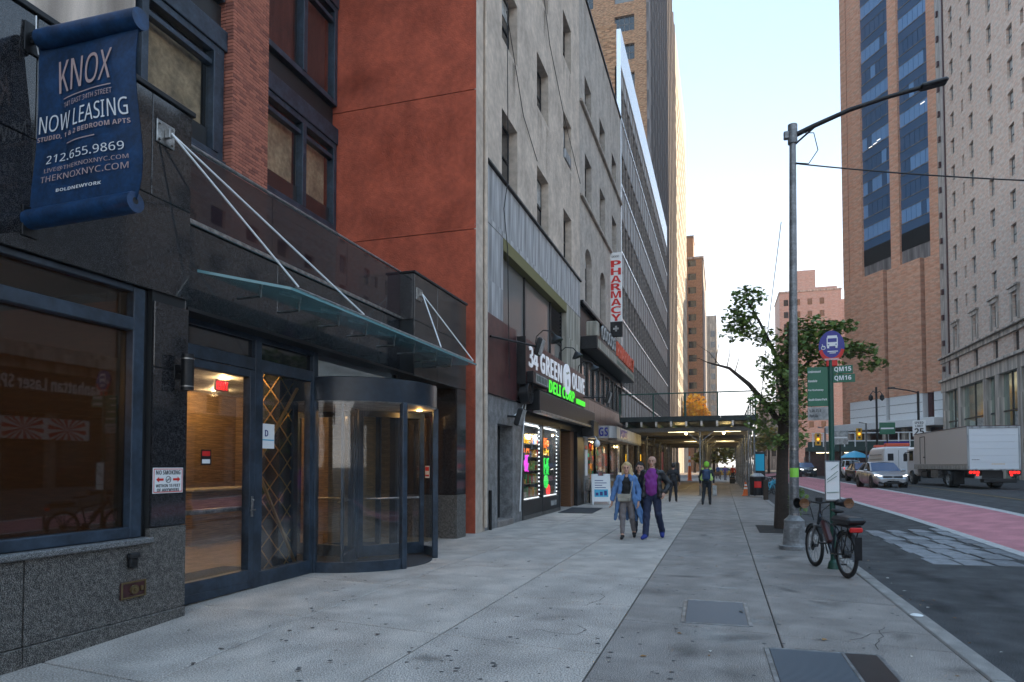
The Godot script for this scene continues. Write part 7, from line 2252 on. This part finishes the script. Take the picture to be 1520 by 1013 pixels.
# ---- people -------------------------------------------------------------------------------------
# bones: [a, b, ra, rb, colour]
func skin_mesh(g: G, bones: Array, cell: float, k: float, fold := 0.0):
	var lo := Vector3(1e9, 1e9, 1e9); var hi := -lo
	for b in bones:
		var r := maxf(b[2], b[3]) + cell * 2 + k
		for p in [b[0], b[1]]:
			lo = lo.min(p - Vector3.ONE * r); hi = hi.max(p + Vector3.ONE * r)
	var nx := int((hi.x - lo.x) / cell) + 2; var ny := int((hi.y - lo.y) / cell) + 2; var nz := int((hi.z - lo.z) / cell) + 2
	var f := PackedFloat32Array()
	f.resize(nx * ny * nz)
	f.fill(10.0)
	for b in bones:
		var a: Vector3 = b[0]; var ab: Vector3 = b[1] - b[0]
		var l2 := maxf(ab.length_squared(), 1e-8)
		var r := maxf(b[2], b[3]) + cell * 2 + k
		var p0: Vector3 = ((a.min(b[1]) - Vector3.ONE * r - lo) / cell).floor(); var p1: Vector3 = ((a.max(b[1]) + Vector3.ONE * r - lo) / cell).ceil()
		var ra: float = b[2]; var dr: float = b[3] - b[2]
		for z in range(maxi(0, int(p0.z)), mini(nz, int(p1.z) + 1)):
			for y in range(maxi(0, int(p0.y)), mini(ny, int(p1.y) + 1)):
				var o := (z * ny + y) * nx
				for x in range(maxi(0, int(p0.x)), mini(nx, int(p1.x) + 1)):
					var q := lo + Vector3(x, y, z) * cell - a
					var tt := clampf(q.dot(ab) / l2, 0, 1)
					var d := (q - ab * tt).length() - ra - dr * tt
					var e := f[o + x]
					var hh := maxf(k - absf(d - e), 0.0) / k
					f[o + x] = minf(d, e) - hh * hh * k * 0.25
	if fold > 0.0:
		for z in nz:
			for y in ny:
				for x in nx:
					var i := (z * ny + y) * nx + x
					if absf(f[i]) < cell * 4:
						var p := lo + Vector3(x, y, z) * cell
						f[i] += fold * (sin(p.y * 47.0 + sin(p.x * 19.0 + p.z * 11.0) * 2.2) * 0.6 + sin(p.x * 61.0 + p.y * 23.0 - p.z * 38.0) * 0.5)
	var at := {}
	var vs := PackedVector3Array(); var ns := PackedVector3Array(); var cs := PackedColorArray()
	var offs := [0, 1, nx, nx + 1, nx * ny, nx * ny + 1, nx * ny + nx, nx * ny + nx + 1]
	var cor := [Vector3(0, 0, 0), Vector3(1, 0, 0), Vector3(0, 1, 0), Vector3(1, 1, 0), Vector3(0, 0, 1), Vector3(1, 0, 1), Vector3(0, 1, 1), Vector3(1, 1, 1)]
	var edges := [[0, 1], [2, 3], [4, 5], [6, 7], [0, 2], [1, 3], [4, 6], [5, 7], [0, 4], [1, 5], [2, 6], [3, 7]]
	for z in nz - 1:
		for y in ny - 1:
			for x in nx - 1:
				var i := (z * ny + y) * nx + x
				if f[i] > cell * 2.5 or f[i] < -cell * 2.5: continue
				var neg := 0
				for o in offs:
					if f[i + o] < 0: neg += 1
				if neg == 0 or neg == 8: continue
				var s := Vector3.ZERO; var n := 0
				for e in edges:
					var a := f[i + offs[e[0]]]; var b := f[i + offs[e[1]]]
					if (a < 0) != (b < 0):
						s += cor[e[0]].lerp(cor[e[1]], a / (a - b)); n += 1
				var p := lo + (Vector3(x, y, z) + s / n) * cell
				at[i] = vs.size()
				vs.append(p)
				ns.append(Vector3(f[i + 1] + f[i + offs[3]] + f[i + offs[5]] + f[i + offs[7]] - f[i] - f[i + offs[2]] - f[i + offs[4]] - f[i + offs[6]], f[i + offs[2]] + f[i + offs[3]] + f[i + offs[6]] + f[i + offs[7]] - f[i] - f[i + 1] - f[i + offs[4]] - f[i + offs[5]], f[i + offs[4]] + f[i + offs[5]] + f[i + offs[6]] + f[i + offs[7]] - f[i] - f[i + 1] - f[i + offs[2]] - f[i + offs[3]]).normalized())
				var best := 1e9; var col := Color.WHITE
				for b in bones:
					var ab: Vector3 = b[1] - b[0]
					var q: Vector3 = p - b[0]
					var tt := clampf(q.dot(ab) / maxf(ab.length_squared(), 1e-8), 0, 1)
					var d: float = (q - ab * tt).length() - lerpf(b[2], b[3], tt)
					if d < best:
						best = d; col = b[4]
				cs.append(col)
	var steps := [1, nx, nx * ny]
	for i in at:
		for ax in 3:
			var u: int = steps[(ax + 1) % 3]; var w: int = steps[(ax + 2) % 3]
			if (f[i] < 0) == (f[i + steps[ax]] < 0): continue
			if not (at.has(i - u) and at.has(i - w) and at.has(i - u - w)): continue
			var q := [at[i], at[i - u], at[i - u - w], at[i - w]]
			for tr in [[0, 1, 2], [0, 2, 3]]:
				var a: int = q[tr[0]]; var b: int = q[tr[1]]; var c: int = q[tr[2]]
				if (vs[b] - vs[a]).cross(vs[c] - vs[a]).dot(ns[a] + ns[b] + ns[c]) > 0:
					var sw := b; b = c; c = sw
				for v in [a, b, c]:
					g.v.append(vs[v]); g.n.append(ns[v]); g.c.append(cs[v])

func V(x: float, y: float, z: float) -> Vector3: return Vector3(x, y, z)

func head_bones(c: Vector3, skin: Color, face: Vector3, lips: Color) -> Array:
	var s := face.cross(Vector3.UP).normalized()
	var out := [[c + V(0, 0.035, 0) - face * 0.012, c + V(0, 0.035, 0) - face * 0.014, 0.088, 0.088, skin], [c - V(0, 0.03, 0) + face * 0.016, c - V(0, 0.075, 0) + face * 0.035, 0.066, 0.042, skin], [c + V(0, 0.012, 0) + face * 0.082, c - V(0, 0.022, 0) + face * 0.1, 0.009, 0.014, skin], [c - V(0, 0.05, 0) + face * 0.076 - s * 0.016, c - V(0, 0.05, 0) + face * 0.076 + s * 0.016, 0.007, 0.007, lips]]
	for k in [-1.0, 1.0]:
		out.append([c + s * 0.085 * k + V(0, 0.02, 0), c + s * 0.083 * k - V(0, 0.022, 0), 0.012, 0.009, skin])
		out.append([c + s * 0.031 * k + V(0, 0.016, 0) + face * 0.077, c + s * 0.031 * k + V(0, 0.016, 0) + face * 0.078, 0.009, 0.009, Color(0.06, 0.04, 0.03)])
		out.append([c + s * 0.018 * k + V(0, 0.036, 0) + face * 0.08, c + s * 0.045 * k + V(0, 0.037, 0) + face * 0.072, 0.006, 0.005, skin * 0.5])
	return out

func hand_bones(wrist: Vector3, dir: Vector3, side: Vector3, skin: Color) -> Array:
	# palm, four unequal curled fingers, thumb from the side of the palm
	var nrm := dir.cross(side).normalized()
	var pe := wrist + dir * 0.085
	var out := [[wrist, pe - side * 0.012, 0.026, 0.024, skin], [wrist + side * 0.01, pe + side * 0.022, 0.022, 0.02, skin]]
	for i in 4:
		var b := pe + side * (-0.03 + 0.02 * i)
		var l: float = [0.06, 0.075, 0.07, 0.055][i]
		var m := b + dir * l * 0.55 + nrm * 0.008
		out.append([b, m, 0.0095, 0.009, skin]); out.append([m, m + dir * l * 0.35 + nrm * l * 0.45, 0.009, 0.0075, skin])
	var tb := wrist + dir * 0.03 + side * 0.03
	out.append([tb, tb + dir * 0.03 + side * 0.025 + nrm * 0.01, 0.012, 0.01, skin]); out.append([tb + dir * 0.03 + side * 0.025 + nrm * 0.01, tb + dir * 0.062 + side * 0.028 + nrm * 0.02, 0.01, 0.008, skin])
	return out

func skin_part(called: String, bones: Array, cell: float, k: float, m: Material, t: Node):
	var g := G.new()
	skin_mesh(g, bones, cell, k, 0.006 if called.contains("jacket") or called.contains("coat") or called == "hair" else 0.0)
	return put(called, g, m, t)

func people():
	var skin := Color(0.5, 0.29, 0.21); var lips := Color(0.42, 0.16, 0.13)
	var navy := Color(0.018, 0.025, 0.06); var purple := Color(0.2, 0.03, 0.22); var blk := Color(0.012, 0.012, 0.014)
	var F := V(0, 0, 1)
	# the man in the purple shirt
	var m := thing("person", "bald person in a black leather jacket, purple shirt and navy jeans, walking towards the camera", "person", V(-1.5, 0, -15.35), deg_to_rad(-4))
	var g := G.new()
	var shoe := Color(0.015, 0.03, 0.2)
	skin_mesh(g, [
		[V(-0.095, 0.95, 0.0), V(-0.11, 0.52, 0.1), 0.105, 0.075, navy], [V(-0.11, 0.52, 0.1), V(-0.12, 0.12, 0.2), 0.078, 0.07, navy],
		[V(0.095, 0.95, 0.0), V(0.13, 0.53, -0.02), 0.105, 0.075, navy], [V(0.13, 0.53, -0.02), V(0.17, 0.15, -0.27), 0.078, 0.068, navy],
		[V(-0.07, 0.99, 0), V(0.07, 0.99, 0), 0.135, 0.135, navy],
		[V(-0.12, 0.075, 0.19), V(-0.15, 0.045, 0.4), 0.052, 0.043, shoe], [V(0.17, 0.1, -0.28), V(0.2, 0.05, -0.1), 0.052, 0.043, shoe],
		[V(0, 1.08, 0.035), V(0, 1.2, 0.045), 0.155, 0.16, purple], [V(-0.09, 1.38, 0.015), V(0.09, 1.38, 0.015), 0.135, 0.135, purple], [V(0, 1.22, 0.05), V(0, 1.45, 0.03), 0.15, 0.12, purple],
		[V(0, 1.48, -0.01), V(0, 1.6, 0.0), 0.062, 0.058, skin],
		[V(-0.2, 1.45, -0.01), V(-0.31, 1.2, -0.02), 0.07, 0.055, blk], [V(-0.31, 1.2, -0.02), V(-0.31, 0.98, 0.09), 0.052, 0.04, blk],
		[V(0.2, 1.45, -0.01), V(0.36, 1.22, -0.08), 0.07, 0.058, blk], [V(0.36, 1.22, -0.08), V(0.29, 1.03, 0.06), 0.055, 0.042, blk]], 0.014, 0.035, 0.005)
	skin_mesh(g, head_bones(V(0, 1.71, 0.015), skin, F, lips), 0.006, 0.014)
	skin_mesh(g, hand_bones(V(0.285, 1.02, 0.07), V(-0.35, -0.75, 0.5).normalized(), V(-0.7, 0.6, 0.4).normalized(), skin), 0.005, 0.006)
	skin_mesh(g, hand_bones(V(-0.31, 0.97, 0.1), V(0.05, -0.95, 0.25).normalized(), V(0.2, 0.2, 0.95).normalized(), skin), 0.005, 0.006)
	put("body", g, M.plain_vertex, m)
	skin_part("leather_jacket", [
		[V(-0.19, 1.45, 0.0), V(-0.31, 1.2, -0.02), 0.085, 0.072, blk], [V(-0.31, 1.2, -0.02), V(-0.31, 1.01, 0.08), 0.07, 0.055, blk],
		[V(0.19, 1.45, 0.0), V(0.36, 1.22, -0.08), 0.088, 0.076, blk], [V(0.36, 1.22, -0.08), V(0.295, 1.06, 0.05), 0.072, 0.058, blk],
		[V(-0.1, 1.4, -0.055), V(0.1, 1.4, -0.055), 0.13, 0.13, blk], [V(-0.1, 1.02, -0.05), V(0.1, 1.02, -0.05), 0.13, 0.13, blk], [V(0, 1.42, -0.06), V(0, 1.0, -0.06), 0.14, 0.14, blk],
		[V(-0.14, 1.46, 0.07), V(-0.185, 0.94, 0.1), 0.06, 0.065, blk], [V(0.14, 1.46, 0.07), V(0.185, 0.96, 0.1), 0.06, 0.065, blk],
		[V(-0.1, 1.53, 0.02), V(-0.05, 1.53, -0.05), 0.03, 0.035, blk], [V(0.1, 1.53, 0.02), V(0.05, 1.53, -0.05), 0.03, 0.035, blk]], 0.014, 0.03, M.leather, m)
	part6("belt_buckle", m, M.steel, -0.025, 0.025, 1.0, 1.03, 0.155, 0.17, 0.005)
	for e in [[-0.12, 0.2, 0.0], [0.17, -0.27, 0.0]]: part6("shoe_sole", m, M.offwhite, e[0] - 0.05, e[0] + 0.03, 0.0, 0.022, e[1] - 0.05, e[1] + 0.22, 0.008)
	# the woman in the blue coat
	var w := thing("person", "blonde person in a long blue coat and grey trousers with a cream shoulder bag, walking", "person", V(-2.05, 0, -15.2), deg_to_rad(5))
	var grey := Color(0.17, 0.15, 0.15); var blue := Color(0.1, 0.2, 0.4); var blond := Color(0.5, 0.35, 0.18)
	g = G.new()
	skin_mesh(g, [
		[V(-0.08, 0.88, 0), V(-0.085, 0.48, 0.1), 0.098, 0.066, grey], [V(-0.085, 0.48, 0.1), V(-0.09, 0.16, 0.16), 0.066, 0.05, grey], [V(-0.09, 0.16, 0.16), V(-0.09, 0.09, 0.17), 0.036, 0.034, skin],
		[V(0.08, 0.88, 0), V(0.11, 0.48, -0.02), 0.098, 0.066, grey], [V(0.11, 0.48, -0.02), V(0.14, 0.2, -0.2), 0.066, 0.052, grey], [V(0.14, 0.2, -0.2), V(0.15, 0.12, -0.24), 0.036, 0.034, skin],
		[V(-0.05, 0.92, 0), V(0.05, 0.92, 0), 0.12, 0.12, grey],
		[V(-0.09, 0.06, 0.17), V(-0.1, 0.035, 0.33), 0.04, 0.034, blk], [V(0.15, 0.09, -0.25), V(0.16, 0.04, -0.1), 0.04, 0.034, blk],
		[V(0, 1.0, 0), V(0, 1.15, 0.01), 0.115, 0.115, blk], [V(-0.07, 1.28, 0.01), V(0.07, 1.28, 0.01), 0.11, 0.11, blk], [V(0, 1.36, 0.0), V(0, 1.47, 0.005), 0.05, 0.045, skin], [V(0, 1.33, 0.06), V(0, 1.38, 0.04), 0.035, 0.03, skin],
		[V(-0.17, 1.34, 0), V(-0.27, 1.08, 0.0), 0.055, 0.042, blue], [V(-0.27, 1.08, 0), V(-0.32, 0.84, 0.06), 0.042, 0.034, blue],
		[V(0.17, 1.34, 0), V(0.27, 1.08, -0.02), 0.055, 0.042, blue], [V(0.27, 1.08, -0.02), V(0.26, 0.84, 0.08), 0.042, 0.034, blue]], 0.013, 0.03, 0.004)
	skin_mesh(g, head_bones(V(0, 1.56, 0.015), skin * 1.1, F, lips), 0.006, 0.014)
	for e in [[V(-0.32, 0.83, 0.06), V(-0.15, -0.97, 0.15)], [V(0.26, 0.83, 0.08), V(0.0, -0.97, 0.2)]]:
		skin_mesh(g, hand_bones(e[0], e[1].normalized(), V(0, 0.15, 1).normalized(), skin * 1.1), 0.005, 0.006)
	put("body", g, M.plain_vertex, w)
	skin_part("blue_coat", [
		[V(-0.165, 1.35, 0), V(-0.27, 1.08, 0), 0.07, 0.062, blue], [V(-0.27, 1.08, 0), V(-0.315, 0.87, 0.05), 0.062, 0.056, blue],
		[V(0.165, 1.35, 0), V(0.27, 1.08, -0.02), 0.07, 0.062, blue], [V(0.27, 1.08, -0.02), V(0.262, 0.87, 0.07), 0.062, 0.056, blue],
		[V(-0.08, 1.31, -0.05), V(0.08, 1.31, -0.05), 0.11, 0.11, blue], [V(0, 1.3, -0.06), V(0, 0.95, -0.07), 0.115, 0.13, blue],
		[V(-0.11, 1.36, 0.07), V(-0.17, 0.9, 0.09), 0.045, 0.05, blue], [V(-0.17, 0.9, 0.09), V(-0.25, 0.42, 0.0), 0.05, 0.03, blue],
		[V(0.11, 1.36, 0.07), V(0.17, 0.9, 0.08), 0.045, 0.05, blue], [V(0.17, 0.9, 0.08), V(0.33, 0.36, 0.02), 0.055, 0.03, blue], [V(0.2, 0.9, 0.0), V(0.42, 0.34, -0.06), 0.05, 0.03, blue],
		[V(-0.16, 0.92, -0.06), V(-0.27, 0.42, -0.14), 0.08, 0.03, blue], [V(0.16, 0.92, -0.06), V(0.36, 0.38, -0.18), 0.08, 0.03, blue], [V(0.0, 0.92, -0.1), V(0.0, 0.42, -0.2), 0.1, 0.035, blue], [V(-0.08, 0.92, -0.1), V(-0.16, 0.42, -0.18), 0.08, 0.035, blue], [V(0.08, 0.92, -0.1), V(0.2, 0.4, -0.2), 0.08, 0.035, blue],
		[V(-0.06, 1.41, 0.06), V(-0.09, 1.3, 0.1), 0.03, 0.025, blue], [V(0.06, 1.41, 0.06), V(0.09, 1.3, 0.1), 0.03, 0.025, blue]], 0.013, 0.03, M.plain_vertex, w)
	skin_part("hair", [
		[V(0, 1.61, -0.025), V(0, 1.62, -0.01), 0.1, 0.095, blond], [V(-0.06, 1.6, -0.03), V(-0.085, 1.38, 0.0), 0.055, 0.03, blond], [V(0.06, 1.6, -0.03), V(0.13, 1.3, 0.03), 0.06, 0.035, blond], [V(0.0, 1.6, -0.06), V(0.03, 1.3, -0.12), 0.07, 0.05, blond], [V(0.08, 1.45, 0.0), V(0.15, 1.22, 0.06), 0.04, 0.02, blond]], 0.01, 0.03, M.plain_vertex, w)
	var bag := part6("shoulder_bag", w, M.cream, -0.19, 0.09, 0.83, 0.99, 0.13, 0.2, 0.025)
	part6("bag_flap", bag, M.pale_stone, -0.195, 0.095, 0.91, 1.0, 0.196, 0.208, 0.01)
	parttube("bag_strap", w, M.pale_stone, [V(0.08, 0.98, 0.16), V(0.13, 1.2, 0.14), V(0.13, 1.4, 0.05), V(0.05, 1.42, -0.06)], 0.01, 6)
	# companion behind the pair, mostly hidden
	var d := thing("person", "dark-haired person in black half hidden between the couple", "person", V(-1.88, 0, -16.3), 0.1)
	var dk := Color(0.02, 0.017, 0.016)
	g = G.new()
	stander(g, 1.68, skin, Color(0.014, 0.013, 0.014), Color(0.016, 0.016, 0.02), dk, 1.0)
	skin_mesh(g, head_bones(V(0, 1.56, 0.02), skin, F, lips), 0.007, 0.014)
	put("body", g, M.plain_vertex, d)
	skin_part("hair", [[V(0, 1.61, -0.03), V(0, 1.62, -0.01), 0.1, 0.097, dk], [V(0.06, 1.6, -0.04), V(0.1, 1.36, -0.02), 0.055, 0.03, dk], [V(-0.06, 1.6, -0.04), V(-0.1, 1.38, -0.02), 0.055, 0.03, dk], [V(0, 1.58, -0.06), V(0, 1.36, -0.08), 0.07, 0.06, dk]], 0.012, 0.03, M.plain_vertex, d)
	# worker walking away
	var k := thing("person", "worker seen from behind with a lime green cap, striped vest, blue backpack and dark trousers", "person", V(-0.62, 0, -29.1), PI - 0.05)
	g = G.new()
	stander(g, 1.76, skin, Color(0.02, 0.026, 0.03), Color(0.014, 0.016, 0.026), blk, 1.0)
	skin_mesh(g, head_bones(V(0, 1.63, 0.02), skin, F, lips), 0.008, 0.014)
	put("body", g, M.plain_vertex, k)
	var lime := Color(0.25, 0.55, 0.05)
	skin_part("cap", [[V(0, 1.69, -0.01), V(0, 1.7, -0.01), 0.115, 0.112, lime], [V(0, 1.64, -0.05), V(0, 1.64, -0.06), 0.09, 0.085, lime], [V(-0.05, 1.7, 0.12), V(0.05, 1.7, 0.12), 0.025, 0.025, lime]], 0.012, 0.03, M.plain_vertex, k)
	var vest := Color(0.5, 0.68, 0.2)
	skin_part("safety_vest", [[V(-0.15, 1.5, 0.0), V(-0.17, 1.05, -0.09), 0.05, 0.045, vest], [V(0.15, 1.5, 0.0), V(0.17, 1.05, -0.09), 0.05, 0.045, vest], [V(-0.16, 1.48, 0.02), V(-0.16, 1.05, 0.1), 0.05, 0.045, vest], [V(0.16, 1.48, 0.02), V(0.16, 1.05, 0.1), 0.05, 0.045, vest], [V(-0.17, 1.12, 0), V(0.17, 1.12, 0), 0.12, 0.12, vest]], 0.016, 0.02, M.plain_vertex, k)
	part6("backpack", k, M.banner, -0.16, 0.16, 1.02, 1.48, -0.32, -0.12, 0.07)
	part6("tote_bag", k, M.offwhite, -0.4, -0.22, 0.38, 0.82, -0.06, 0.06, 0.03)
	for e in [[V(-2.1, 0, -31.0), PI, 1.72, Color(0.02, 0.02, 0.024), Color(0.016, 0.016, 0.02), "person in a black coat walking away under the shed, behind the man"], [V(0.3, 0, -80.0), 0.4, 1.65, Color(0.12, 0.07, 0.25), Color(0.1, 0.1, 0.14), "person in purple on the bright pavement beyond the shed"], [V(1.0, 0, -69.5), -0.6, 1.7, Color(0.5, 0.06, 0.03), Color(0.02, 0.02, 0.02), "person in an orange-red top near the kerb at the far end of the shed"], [V(-0.5, 0, -88.0), 2.5, 1.7, Color(0.05, 0.08, 0.2), Color(0.05, 0.05, 0.06), "person in blue far off past the shed"]]:
		var q := thing("person", e[5], "person", e[0], e[1])
		var gq := G.new()
		stander(gq, e[2], skin, e[3], e[4], dk, 1.4)
		skin_mesh(gq, head_bones(V(0, e[2] - 0.13, 0.02), skin, F, lips), 0.012, 0.016)
		put("body", gq, M.plain_vertex, q)
		skin_part("hair", [[V(0, e[2] - 0.09, -0.03), V(0, e[2] - 0.08, -0.02), 0.098, 0.095, dk]], 0.016, 0.03, M.plain_vertex, q)

func stander(g: G, h: float, skin: Color, top: Color, legs: Color, shoe: Color, coarse: float):
	var s := h / 1.76
	var b := []
	for e in [
		[V(-0.09, 0.92, 0), V(-0.11, 0.5, 0.05), 0.1, 0.07, legs], [V(-0.11, 0.5, 0.05), V(-0.12, 0.12, 0.1), 0.07, 0.058, legs], [V(0.09, 0.92, 0), V(0.12, 0.5, 0.0), 0.1, 0.07, legs], [V(0.12, 0.5, 0.0), V(0.15, 0.14, -0.16), 0.07, 0.058, legs],
		[V(-0.06, 0.97, 0), V(0.06, 0.97, 0), 0.125, 0.125, legs], [V(-0.12, 0.07, 0.09), V(-0.13, 0.045, 0.26), 0.048, 0.04, shoe], [V(0.15, 0.09, -0.17), V(0.17, 0.045, 0.0), 0.048, 0.04, shoe],
		[V(0, 1.02, 0), V(0, 1.2, 0), 0.135, 0.135, top], [V(-0.09, 1.36, 0), V(0.09, 1.36, 0), 0.13, 0.13, top], [V(0, 1.45, 0), V(0, 1.55, 0.01), 0.055, 0.052, skin],
		[V(-0.19, 1.42, 0), V(-0.27, 1.15, -0.03), 0.066, 0.052, top], [V(-0.27, 1.15, -0.03), V(-0.27, 0.92, 0.07), 0.05, 0.04, top], [V(0.19, 1.42, 0), V(0.28, 1.16, -0.04), 0.066, 0.052, top], [V(0.28, 1.16, -0.04), V(0.27, 0.92, 0.05), 0.05, 0.04, top]]:
		b.append([e[0] * s, e[1] * s, e[2] * s, e[3] * s, e[4]])
	skin_mesh(g, b, 0.018 * coarse, 0.035, 0.006)
	for k in [-1.0, 1.0]:
		skin_mesh(g, hand_bones(V(0.27 * k, 0.91, 0.06) * s, V(0, -0.97, 0.2).normalized(), V(0, 0.2, 0.97).normalized(), skin), 0.007 * coarse, 0.006)

# worn, dirty patches: thin sheets that fade out at their own edge
func blot(g: G, c: Vector3, x: Vector3, y: Vector3, n: Vector3, a: float, tone: Color):
	var rim := []
	for k in 14: rim.append(c + (x * cos(TAU * k / 14) + y * sin(TAU * k / 14)) * rng.randf_range(0.65, 1.15))
	for k in 14:
		var q := [c, rim[k], rim[(k + 1) % 14]]
		for i in 3:
			g.v.append(q[i]); g.n.append(n); g.c.append(Color(tone, a if i == 0 else 0.0))

func streak(g: G, at: Vector3, x: Vector3, n: Vector3, w: float, h: float, a: float, tone: Color):
	var p := [at - x * w * 0.5, at, at + x * w * 0.5]
	for k in 2:
		var m := [p[k], p[k + 1], p[k + 1] + Vector3(0, -h, 0), p[k] + Vector3(0, -h * 0.8, 0)]
		var al := [0.0 if k == 0 else a, a if k == 0 else 0.0, 0.0, 0.0]
		for i in [0, 1, 2, 0, 2, 3]:
			g.v.append(m[i]); g.n.append(n); g.c.append(Color(tone, al[i]))

func stains():
	var m := StandardMaterial3D.new()
	m.resource_name = "stain"
	m.vertex_color_use_as_albedo = true; m.transparency = BaseMaterial3D.TRANSPARENCY_ALPHA; m.roughness = 0.9; m.cull_mode = BaseMaterial3D.CULL_DISABLED
	var g := G.new()
	for i in 90:
		var z := -4.5 - 22.0 * pow(rng.randf(), 1.5)
		var x := rng.randf_range(-0.9, 1.85) if rng.randf() < 0.85 else rng.randf_range(-5.2, -1.1)
		var r := rng.randf_range(0.08, 0.5)
		var an := rng.randf() * PI
		blot(g, Vector3(x, walk_y(x, z) + 0.0012 + 0.00002 * i, z), Vector3(cos(an), 0, sin(an)) * r, Vector3(-sin(an), 0, cos(an)) * r * rng.randf_range(0.3, 0.8), Vector3.UP, rng.randf_range(0.12, 0.36), Color(0.05, 0.045, 0.04) if rng.randf() < 0.8 else Color(0.55, 0.53, 0.5))
	for i in 26:
		var z := -6.0 - 30.0 * rng.randf()
		var x := rng.randf_range(2.5, 5.0)
		blot(g, Vector3(x, road_y(x, z) + 0.004 + 0.0001 * i, z), Vector3(rng.randf_range(0.1, 0.4), 0, 0), Vector3(0, 0, rng.randf_range(0.3, 1.4)), Vector3.UP, rng.randf_range(0.2, 0.5), Color(0.025, 0.025, 0.028))
	for i in 9:
		var p := Vector3(rng.randf_range(-4.8, 1.6), 0, -5.0 - 11.0 * rng.randf())
		var an := rng.randf() * TAU
		for k in 9:
			an += rng.randfn(0, 0.45)
			var q := p + Vector3(cos(an), 0, sin(an)) * rng.randf_range(0.06, 0.16)
			var sd := Vector3(-sin(an), 0, cos(an)) * 0.0035
			var up := Vector3(0, walk_y(p.x, p.z) + 0.0045, 0)
			for v in [p - sd, q - sd, q + sd, p - sd, q + sd, p + sd]:
				g.v.append(v + up); g.n.append(Vector3.UP); g.c.append(Color(0.04, 0.035, 0.03, 0.8))
			p = q
	tag(put("ground_stains", g, m), "dark worn stains on the pavement and the kerb lane", "stains", "", "stuff")
	var w := G.new()
	for u in [[17.21, 18.68], [20.88, 22.4], [24.7, 26.14]]:
		for v in [9.43, 13.28, 17.23]:
			for k in 4: streak(w, Vector3(XF + 0.003 + k * 0.0004, v, -lerpf(u[0], u[1], rng.randf())), Vector3(0, 0, 1), Vector3.RIGHT, rng.randf_range(0.15, 0.5), rng.randf_range(0.8, 2.4), rng.randf_range(0.08, 0.22), Color(0.1, 0.09, 0.08))
	for i in 30: streak(w, Vector3(XF + 0.005 + i * 0.0002, 22.3, -rng.randf_range(16, 40)), Vector3(0, 0, 1), Vector3.RIGHT, rng.randf_range(0.2, 0.9), rng.randf_range(1.0, 5.0), rng.randf_range(0.06, 0.18), Color(0.1, 0.09, 0.08))
	for i in 24: streak(w, Vector3(XF - rng.randf_range(0.2, 7.0), [22.2, 14.58, 10.82, 7.36][i % 4], -15.2 + 0.003 + i * 0.0002), Vector3(1, 0, 0), Vector3.BACK, rng.randf_range(0.2, 1.0), rng.randf_range(0.6, 3.0), rng.randf_range(0.05, 0.14), Color(0.09, 0.02, 0.015))
	for i in 16: blot(w, Vector3(XF - rng.randf_range(0.5, 6.0), rng.randf_range(5.5, 15.0), -15.2 + 0.002 + i * 0.0002), Vector3(rng.randf_range(0.4, 1.5), 0, 0), Vector3(0, rng.randf_range(0.3, 1.2), 0), Vector3.BACK, rng.randf_range(0.08, 0.2), Color(0.6, 0.2, 0.12) if i % 2 else Color(0.12, 0.03, 0.02))
	tag(put("wall_stains", w, m), "faint rain streaks and patches on the red and beige stucco walls", "stains", "", "stuff")

func _ready():
	rng.seed = 34
	var cam := Camera3D.new()
	cam.name = "camera"
	add_child(cam)
	cam.position = Vector3(0, 1.62, 0)
	cam.rotation = Vector3(deg_to_rad(1.9), atan(0.312), 0)
	cam.set_frustum(0.05 * 1.013, Vector2(0, 0.05 * 0.1523), 0.05, 1500)
	cam.current = true
	var env := Environment.new()
	var sky := Sky.new()
	var sm_ := ProceduralSkyMaterial.new()
	sm_.sky_top_color = Color(0.455, 0.56, 0.665)
	sm_.sky_horizon_color = Color(0.93, 0.915, 0.90)
	sm_.sky_curve = 0.14
	sm_.ground_bottom_color = Color(0.3, 0.3, 0.3)
	sm_.ground_horizon_color = Color(0.8, 0.8, 0.79)
	sm_.sun_angle_max = 4.0
	sky.sky_material = sm_
	env.background_mode = Environment.BG_SKY
	env.sky = sky
	env.background_energy_multiplier = 1.0
	env.tonemap_mode = Environment.TONE_MAPPER_LINEAR
	env.tonemap_exposure = 3.95
	env.fog_enabled = true; env.fog_density = 0.0005; env.fog_light_color = Color(0.93, 0.93, 0.92)
	env.sdfgi_enabled = true; env.ssao_enabled = true; env.ssil_enabled = true
	var we := WorldEnvironment.new()
	we.environment = env; we.name = "world"
	add_child(we)
	var sun := DirectionalLight3D.new()
	sun.name = "sun"
	sun.light_energy = 1.1; sun.light_color = Color(1.0, 0.9, 0.76); sun.light_angular_distance = 0.5; sun.shadow_enabled = true
	var az := deg_to_rad(35); var el := deg_to_rad(12)
	var to := Vector3(sin(az) * cos(el), sin(el), -cos(az) * cos(el))
	add_child(sun)
	sun.look_at_from_position(to * 100, Vector3.ZERO)
	textures()
	materials()
	ground()
	knox()
	beige_building()
	pharmacy_building()
	white_building()
	towers()
	right_side()
	behind()
	scaffold()
	knox_things()
	street_furniture()
	bicycle("electric_bicycle", "black electric bicycle with hand muffs and a rack bag leaning by the bus stop pole", Vector3(1.56, 0.0, -11.35), deg_to_rad(15), M.dark_paint)
	tree()
	vehicles()
	people()
	stains()
